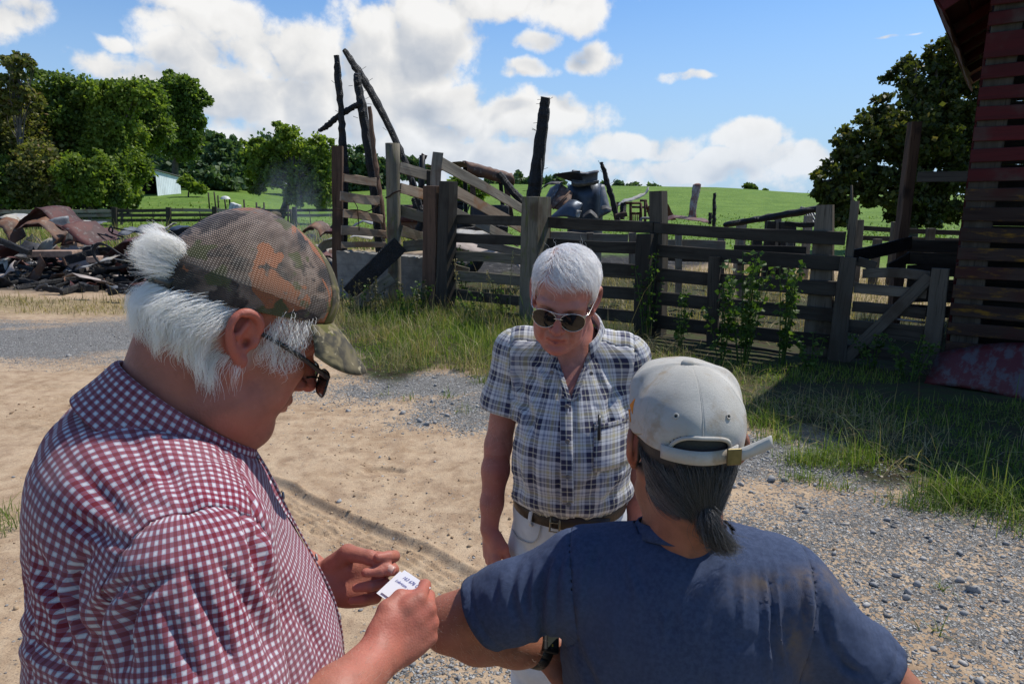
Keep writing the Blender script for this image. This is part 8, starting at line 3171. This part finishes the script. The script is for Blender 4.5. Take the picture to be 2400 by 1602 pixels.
    st = [([(1790, 1300), (1797, 1400), (1800, 1500), (1806, 1585)], 7, .007), ([(1818, 1300), (1822, 1400), (1832, 1500), (1850, 1580)], 7, .006), ([(1893, 1310), (1897, 1400), (1896, 1530)], 8, .007),
          ([(1925, 1380), (1932, 1450), (1950, 1520)], 9, -.008), ([(1740, 1300), (1738, 1380), (1740, 1460)], 8, .004),
          ([(1285, 1300), (1265, 1370), (1270, 1460), (1310, 1550)], 10, -.010), ([(1310, 1280), (1290, 1350), (1290, 1440)], 7, .005), ([(1340, 1270), (1322, 1340), (1325, 1430)], 7, .004), ([(1390, 1265), (1365, 1330), (1360, 1420)], 7, .003), ([(1420, 1262), (1400, 1330)], 7, .003),
          ([(1215, 1310), (1200, 1370), (1215, 1440)], 8, -.005), ([(1245, 1300), (1232, 1370), (1250, 1450)], 8, -.005), ([(1180, 1330), (1170, 1390)], 7, .004),
          ([(1470, 1260), (1480, 1330), (1500, 1400)], 10, .003), ([(1560, 1420), (1555, 1480)], 9, .004), ([(1600, 1380), (1596, 1440)], 7, .003), ([(1700, 1290), (1695, 1360)], 7, .003),
          ([(1960, 1500), (1980, 1540), (2020, 1560)], 9, -.006), ([(1350, 1480), (1380, 1560), (1400, 1600)], 10, -.005)]
    st = [([(x, y + 18) for x, y in p_], w_, a_) for p_, w_, a_ in st]
    V = sculpt(V, F, st)
    Nn = vnormals(V, F)
    V = V + Nn * (crease(V * (8, 8, 4) + 4) * .003 + (fbm(V * (24, 24, 9) + 9, 3) - .5) * .007 + (fbm(V * (8, 8, 6), 3) - .5) * .012)[:, None]
    for sg, c, sh, el in ((-1, W(-.178, 0, 1.203), sh_l, el_l), (1, W(.188, 0, 1.203), sh_r, el_r)):
        V = snap(V, segdist(V, [sh, el])[0] < .125, c, r * sg + np.array((0, 0, -.12)), .0029)
    dL, _ = segdist(V, [sh_l, el_l]); dR, _ = segdist(V, [sh_r, el_r])
    isl = ((V - W(-.178, 0, 1.203)) @ nrm(-r + np.array((0, 0, -.12))) > -1e-5) & (dL < .105)
    isr = ((V - W(.188, 0, 1.203)) @ nrm(r + np.array((0, 0, -.12))) > -1e-5) & (dR < .105)
    Nn = vnormals(V, F)
    for c, s, d in ((W(-.178, 0, 1.203), -1, dL), (W(.188, 0, 1.203), 1, dR)):
        e = np.abs((V - c) @ nrm(r * s + np.array((0, 0, -.12))))
        V = V - Nn * (.0018 * np.exp(-(e / .0055) ** 2) * (d < .13))[:, None]
    # hem stitching at the cuffs
    for sh, el, k in ((sh_l, el_l, .74), (sh_r, el_r, .57)):
        n = nrm(nrm(el - sh) + np.array((0, 0, -.12)))
        e = (V - (sh + (el - sh) * k)) @ n
        d, _ = segdist(V, [sh, el])
        V = V - Nn * (.0022 * np.exp(-((e + .020) / .0035) ** 2) * (d < .11))[:, None]
    px, py, _ = proj(V)
    dust = np.zeros(len(V))
    for x, y, rx, ry, a in ((1800, 1365, 75, 22, 1.0), (1900, 1355, 60, 26, .9), (1760, 1400, 60, 18, .5), (1960, 1385, 40, 30, .7), (1855, 1500, 32, 60, 1.0), (1885, 1440, 22, 50, .8), (1700, 1385, 70, 14, .35), (1880, 1560, 26, 40, .6)):
        dust = np.maximum(dust, a * np.exp(-((px - x) / rx) ** 2 - ((py - y) / ry) ** 2))
    uv = np.stack([np.arctan2((V - N0) @ r, -((V - N0) @ f)) * .2, V[:, 2]], 1)
    Nn = vnormals(V, F)
    fr = lambda mk: mk[F].sum(1) >= 4
    mL, mR = fr(isl), fr(isr)
    for nm, mk in (('sleeve', mL), ('sleeve', mR), ('shirt', ~mL & ~mR)):
        v2, f2, u = submesh(V, F, mk)
        o = obj(nm, v2, f2, M['tee'], root, True, uv=uv[u], attrs=dict(dust=dust[u]))
        solidify(o, .0018, 0)
        o.data.normals_split_custom_set_from_vertices([tuple(x) for x in Nn[u]])
    # ribbed neckband
    ang = np.linspace(-math.pi, math.pi, 49)
    P = np.array([N0 + f * (.006 - .078 * math.cos(t)) + r * (.080 * math.sin(t)) + np.array((0, 0, .022 * math.cos(t) + .002)) for t in ang])
    nb = np.array([nrm(cup * .8 - (p - N0) / np.linalg.norm(p - N0) * .5) for p in P])
    ribbon('neckband', P, nb, .026, M['tee'], root, .003)
    # trousers and boots
    tr = plain('grey work trousers', (.09, .09, .095), .9, 0, .2, 20)
    pp = [ell(W(.01, .0, .84), (.185, .155, .15), ax, k=.05)]
    for s in (1, -1):
        pp += chain([W(s * .09, 0, .78), W(s * .10, .02, .44), W(s * .10, -.01, .09)], [.10, .078, .062], k=.03)
    v2, f2 = sdf_mesh(pp, .014)
    obj('trousers', v2, f2, tr, root, True)
    for s in (1, -1):
        v2, f2 = sdf_mesh([ell(W(s * .10, .05, .045), (.05, .14, .05), ax, k=.02), cone(W(s * .10, 0, .05), W(s * .10, -.01, .11), .05, .055, k=.03)], .012)
        obj('boot', v2, f2, bpy.data.materials['brown boot'] if 'brown boot' in bpy.data.materials else tr, root, True)
    # ---- wrist watch
    wt = thing('watch', 'black digital watch on the left wrist of the T-shirt man', 'watch', wr_l)
    d = nrm(wr_l - el_l); wc = wr_l - d * .018
    s1 = nrm(np.cross(d, (0, 0, 1))); s2 = np.cross(s1, d)
    rub = plain('black rubber', (.012, .012, .013), .5, 0, .1)
    T = np.linspace(0, 2 * math.pi, 33)
    ring = np.array([wc + s1 * .0385 * math.cos(t) + s2 * .0385 * math.sin(t) for t in T])
    ribbon('band', ring, d, .026, rub, wt, .004)
    vdir = nrm(np.array((0, 0, CAM_H)) - wc); vdir = nrm(vdir - d * (vdir @ d)); vdir = nrm(vdir * .9 - np.cross(d, vdir) * .3)
    sd = np.cross(d, vdir)
    box('case', wc + vdir * .043, (.018, .020, .006), rub, wt, ax=np.stack([d, sd, vdir]), bevel=.004)
    box('screen', wc + vdir * .0497, (.011, .013, .0006), plain('watch screen', (.03, .034, .03), .15), wt, ax=np.stack([d, sd, vdir]))
    box('mark', wc + vdir * .0503 + sd * .008, (.0012, .0022, .0004), plain('yellow mark', (.6, .42, .05), .5), wt, ax=np.stack([d, sd, vdir]))

    # ---- cap
    ct = thing('cap', 'dusty off white cotton cap with an adjustable back strap on the ponytail man', 'cap', HC)
    cm, N = material('off white cap cotton')
    v = N.coord('Object')
    tw = N.math('SINE', N.math('MULTIPLY', N.vm('DOT_PRODUCT', v, (1, .2, .35)), 4800.))
    st_ = N.noise(v, 22, 5, .6)
    c = N.mix(N.step(N.noise(v, 9, 4), .35, .65), (.43, .41, .365), (.50, .48, .44))
    c = N.mix(N.step(st_, .50, .72, 0, .75), c, (.33, .25, .16))
    N.fin(c, .92, N.bump(N.math('ADD', N.math('MULTIPLY', tw, .25), N.noise(v, 260, 3)), .55, .0016), spec=.15)
    zb = lambda a: .034 + .018 * math.cos(a)
    apex = (0, -.012, .139)
    def prof(a, t):
        fr_ = .5 + .5 * math.cos(a)
        p = 2.5 + 1.3 * fr_
        return ((1 - t ** p) ** (1 / 2.0) if t < 1 else 0) * (1 + .035 * math.sin(math.pi * min(1, t * 1.5))), t ** .98
    def extra(a, t):
        fr_ = max(0, math.cos(a))
        e = np.array((0, 0, .030 * fr_ ** .7 * math.sin(math.pi * t ** .8) ** 1.2))
        rid = math.exp(-((abs(a) - 1.42) / .16) ** 2) - .8 * math.exp(-((abs(a) - 1.80) / .20) ** 2)
        e[2] += .013 * rid * math.sin(math.pi * min(1, t * .55 + .42)) * (t > .1)
        e[2] -= .003 * math.exp(-((abs(a) - 2.5) / .25) ** 2) * math.sin(math.pi * t)
        e += .0022 * np.array((math.sin(9 * a + 5 * t), math.cos(7 * a - 4 * t), math.sin(5 * a + 9 * t))) * (1 - t)
        return e
    hw = .56
    hole = lambda a, t: abs(abs(a) - math.pi) < hw and t < .27 * max(0, 1 - (abs(abs(a) - math.pi) / hw) ** 2.6) ** .5
    o, th_, G = cap_shell(ct, H, 'crown', cm, (.0885, .112, -.008), apex, zb, prof, nth=128, nt=44, hole=hole, panel=.004, extra=extra, th=.002)
    # rolled edge of the opening
    E = []
    for a in np.linspace(-hw * .985, hw * .985, 41):
        aa = math.pi + a
        t = .27 * max(0, 1 - (abs(a) / hw) ** 2.6) ** .5
        aw = aa if aa <= math.pi else aa - 2 * math.pi
        r_, h = prof(aw, t)
        cy = -.008 * (1 - t) + apex[1] * t
        q = np.array((math.sin(aw) * .0885 * r_, cy + math.cos(aw) * .112 * r_, zb(aw) + (apex[2] - zb(aw)) * h)) + extra(aw, t)
        E.append(q)
    E = np.array(E)
    tube('opening_hem', loc2w(H, E * (1.012, 1.01, 1)), .0034, cm, ct, 6)
    aa = np.linspace(math.pi - .66, math.pi + .66, 31)
    P = np.array([(math.sin(a) * .0935, math.cos(a) * .1175 - .008, zb(a) + .003) for a in aa])
    ribbon('strap', loc2w(H, P), rows[2], .021, cm, ct, .0022)
    # tail of the strap sticking out to the right, through the buckle
    b0 = P[23]; b0 = np.array((.046, -.1165, .020))
    tail = np.array([b0 + (-.008, -.003, .001), b0 + (.012, -.002, .004), b0 + (.035, .004, .011), b0 + (.060, .010, .020)])
    ribbon('strap_tail', loc2w(H, spline(tail, 5)), nrm(rows[2] - rows[0] * .2), .019, cm, ct, .0024)
    br = plain('antique brass', (.17, .135, .07), .4, .85, .2, 60)
    bx = np.stack([nrm(rows[0] + rows[1] * .2), nrm(rows[1] - rows[0] * .2), rows[2]])
    box('buckle', loc2w(H, (b0 + (.0, -.0055, .001))[None])[0], (.0115, .0022, .0125), br, ct, ax=bx, bevel=.0015)
    vv, ff = sdf_mesh([ell(L(0, -.012, .1405), (.0115, .0115, .006), k=.01)], .0022)
    obj('button', vv, ff, cm, ct, True)
    # eyelets and centre seam
    for aw, t in ((math.pi - .48, .50), (-math.pi + .46, .50)):
        r_, h = prof(aw, t)
        cy = -.008 * (1 - t) + apex[1] * t
        q = np.array((math.sin(aw) * .0885 * r_, cy + math.cos(aw) * .112 * r_, zb(aw) + (apex[2] - zb(aw)) * h)) + extra(aw, t)
        n = nrm(np.array((math.sin(aw), math.cos(aw), .45)))
        qw, nw = loc2w(H, q[None])[0], rows.T @ n
        a1 = nrm(np.cross(nw, (0, 0, 1))); a2 = np.cross(nw, a1)
        T = np.linspace(0, 2 * math.pi, 17)
        tube('eyelet', qw + nw * .0018 + (np.cos(T)[:, None] * a1 + np.sin(T)[:, None] * a2) * .0034, .0014, cm, ct, 6)
        disc('eyelet_hole', qw + nw * .0014, nw, .0026, M['char'], ct, .0006)
    for aw in (math.pi, math.pi * 2 / 3, -math.pi * 2 / 3):
        S = []
        for t in np.linspace(.28 if aw == math.pi else .02, .97, 26):
            r_, h = prof(aw, t)
            cy = -.008 * (1 - t) + apex[1] * t
            S.append(np.array((math.sin(aw) * .0885 * r_, cy + math.cos(aw) * .112 * r_, zb(aw) + (apex[2] - zb(aw)) * h)) * (1.003, 1.003, 1) + extra(aw, t))
        tube('seam', loc2w(H, np.array(S)), .0013, cm, ct, 5)
    # peak at the front
    th2 = np.linspace(-.78, .78, 25); G = []
    for a in th2:
        k_ = max(0, math.cos(a * 1.9))
        p0 = np.array((math.sin(a) * .087, math.cos(a) * .111 - .008, zb(a)))
        G.append([p0 + np.array((math.sin(a) * .03 * s, .075 * k_ ** .55 * s, -.018 * s - 3 * (math.sin(a) * .087) ** 2 * (.4 + .6 * s))) for s in np.linspace(0, 1, 8)])
    vv, ff = g_grid(loc2w(H, np.array(G).reshape(-1, 3)).reshape(25, 8, 3))
    solidify(obj('peak', vv, ff, cm, ct, True), .0035)
    # orange mark on the left side panel
    om = plain('orange stitching', (.72, .22, .012), .7)
    for k, (da, t0, t1) in enumerate(((.0, .36, .52), (.02, .24, .34))):
        pts = []
        for (x, t) in ((-.06, t0), (.10, t0 + (.0 if k == 0 else .03)), (.035, t1)):
            aw = -1.72 + da + x
            r_, h = prof(aw, t)
            cy = -.008 * (1 - t) + apex[1] * t
            pts.append(np.array((math.sin(aw) * .0885 * r_ * 1.022, cy + math.cos(aw) * .112 * r_ * 1.022, zb(aw) + (apex[2] - zb(aw)) * h)) + extra(aw, t))
        solidify(obj('orange_emblem', loc2w(H, np.array(pts)), [(0, 1, 2)], om, ct), .0012)

    # ---- hair drawn back to a ponytail
    head_d = lambda P: evals(hp[:3] + body[len(hp):len(hp) + 2], P)
    hv, hfc = sdf_mesh(hp[:8], .006)
    hn = vnormals(hv, hfc); hl = (hv - HC) @ rows.T
    dark = hair_mat('dark grey hair', (.018, .016, .015), (.13, .125, .12), .38, .5, .2)
    tie = np.array((.012, -.100, -.070))
    m = (hl[:, 2] < .020 + .028 * hl[:, 1] / .11 + .012 * (np.abs(hl[:, 0]) < .035)) & (hl[:, 2] > -.052 + .35 * np.maximum(0, hl[:, 1] + .05)) & (hl[:, 1] < .022) & ~((np.abs(hl[:, 0]) > .066) & (hl[:, 1] > -.025) & (hl[:, 2] < .02))
    k = rng.choice(np.nonzero(m)[0], 5200)
    R0 = hv[k] + rng.normal(0, .003, (len(k), 3))
    def comb(P):
        l = (P - HC) @ rows.T
        d = tie - l
        dist = np.linalg.norm(d, axis=1)[:, None]
        d = d / (dist + 1e-6)
        d = d * sstep(.01, .05, dist) + np.array((.2, -.1, -.8)) * (1 - sstep(.01, .05, dist)) + np.array((0, -.25, -.25))
        return d @ rows
    S = grow(R0, hn[k], comb, np.linalg.norm(hl[k] - tie, axis=1) * rng.uniform(.85, 1.08, len(k)), 9, head_d, .12, .0055, .02, .05, hug=.5)
    strands('hair', S, .00026 * rng.uniform(.7, 1.3, len(S)), dark, root)
    # tail
    n = 1500
    base = loc2w(H, tie + rng.normal(0, .008, (n, 3)) * (1, .5, 1) + (0, -.008, 0))
    T = np.linspace(0, 1, 10)
    tail = np.array([tie + (0, -.010, 0), tie + (.006, -.016, -.022), tie + (.022, -.016, -.045), tie + (.048, -.008, -.058)])
    cl = spline(tail, 3)
    S = []
    off = rng.normal(0, 1, (n, 3))
    ph = rng.uniform(0, 6.28, n); ln = rng.uniform(.55, 1.1, n)
    for i, t in enumerate(T):
        idx = np.clip(t * ln * (len(cl) - 1), 0, len(cl) - 1)
        c = np.stack([np.interp(idx, range(len(cl)), cl[:, q]) for q in range(3)], 1)
        wdt = 0.0050 + .0085 * math.sin(math.pi * min(1, t * .75 + .08))
        wv = .005 * t * np.stack([np.sin(ph + 9 * t), np.cos(ph + 8 * t), np.sin(2 * ph + 7 * t)], 1)
        S.append(loc2w(H, c + off * wdt * .62 + wv))
    strands('ponytail', np.stack(S, 1), .00026, dark, root)
    T = np.linspace(0, 2 * math.pi, 17)
    tube('hair_tie', loc2w(H, np.array([tie + (.010 * math.cos(t), -.008 + .002 * math.sin(t), .010 * math.sin(t)) for t in T])), .003, M['char'], root, 6)
    # fair hair on the near arm
    k = rng.choice(len(V), 1)
    fv, ffc = sdf_mesh(chain([(sh_l + el_l) / 2, el_l], [.060, .048], k=.02) + chain([el_l, el_l * .7 + wr_l * .3, el_l * .3 + wr_l * .7, wr_l], [.046, .055, .045, .033], k=.02), .008)
    fn = vnormals(fv, ffc)
    k = rng.choice(len(fv), 1100)
    d = nrm(wr_l - el_l)
    S = np.stack([fv[k], fv[k] + fn[k] * .005 + d * .003 + rng.normal(0, .002, (1100, 3)), fv[k] + fn[k] * .008 + d * .009 + rng.normal(0, .003, (1100, 3))], 1)
    strands('arm_hair', S, .00010, bpy.data.materials.get('fair arm hair') or hair_mat('fair arm hair', (.45, .33, .22), (.7, .6, .5), .4), root)
    # glasses arm glimpsed at the right temple
    tp = tube('glasses_temple', loc2w(H, np.array([(.080, -.02, .000), (.083, .03, .006), (.078, .09, .008)])), .0022, plain('dark red frame', (.12, .01, .02), .3), None, 6, loc=L(.08, .03, 0))
    tag(tp, 'dark red spectacle arm at the right temple of the ponytail man', 'glasses')
    return root


man_right()
# ------------------------------------------------------------------ labels that single out each of a row of look-alikes
def ordinal(n):
    one = ['', 'first', 'second', 'third', 'fourth', 'fifth', 'sixth', 'seventh', 'eighth', 'ninth', 'tenth', 'eleventh', 'twelfth', 'thirteenth', 'fourteenth', 'fifteenth', 'sixteenth', 'seventeenth', 'eighteenth', 'nineteenth']
    ten = ['', '', 'twenty', 'thirty', 'forty', 'fifty', 'sixty', 'seventy', 'eighty', 'ninety']
    if n > 99: return 'hundred and ' + ordinal(n - 100) if n > 100 else 'hundredth'
    if n < 20: return one[n]
    if n % 10 == 0: return ten[n // 10][:-1] + 'ieth'
    return ten[n // 10] + '-' + one[n % 10]


def label_rows():
    bpy.context.view_layer.update()
    rows_ = {}
    for o in COL.objects:
        if o.parent is None and o.get('label') and o.get('group'):
            rows_.setdefault((o['group'], o['label']), []).append(o)
    for (g, lab), os_ in rows_.items():
        if len(os_) < 2:
            continue
        px = [proj(np.array(o.matrix_world.translation)[None])[0][0] for o in os_]
        for i, k in enumerate(np.argsort(px)):
            os_[k]['label'] = f"{lab}, {ordinal(i + 1)} from the left"


label_rows()
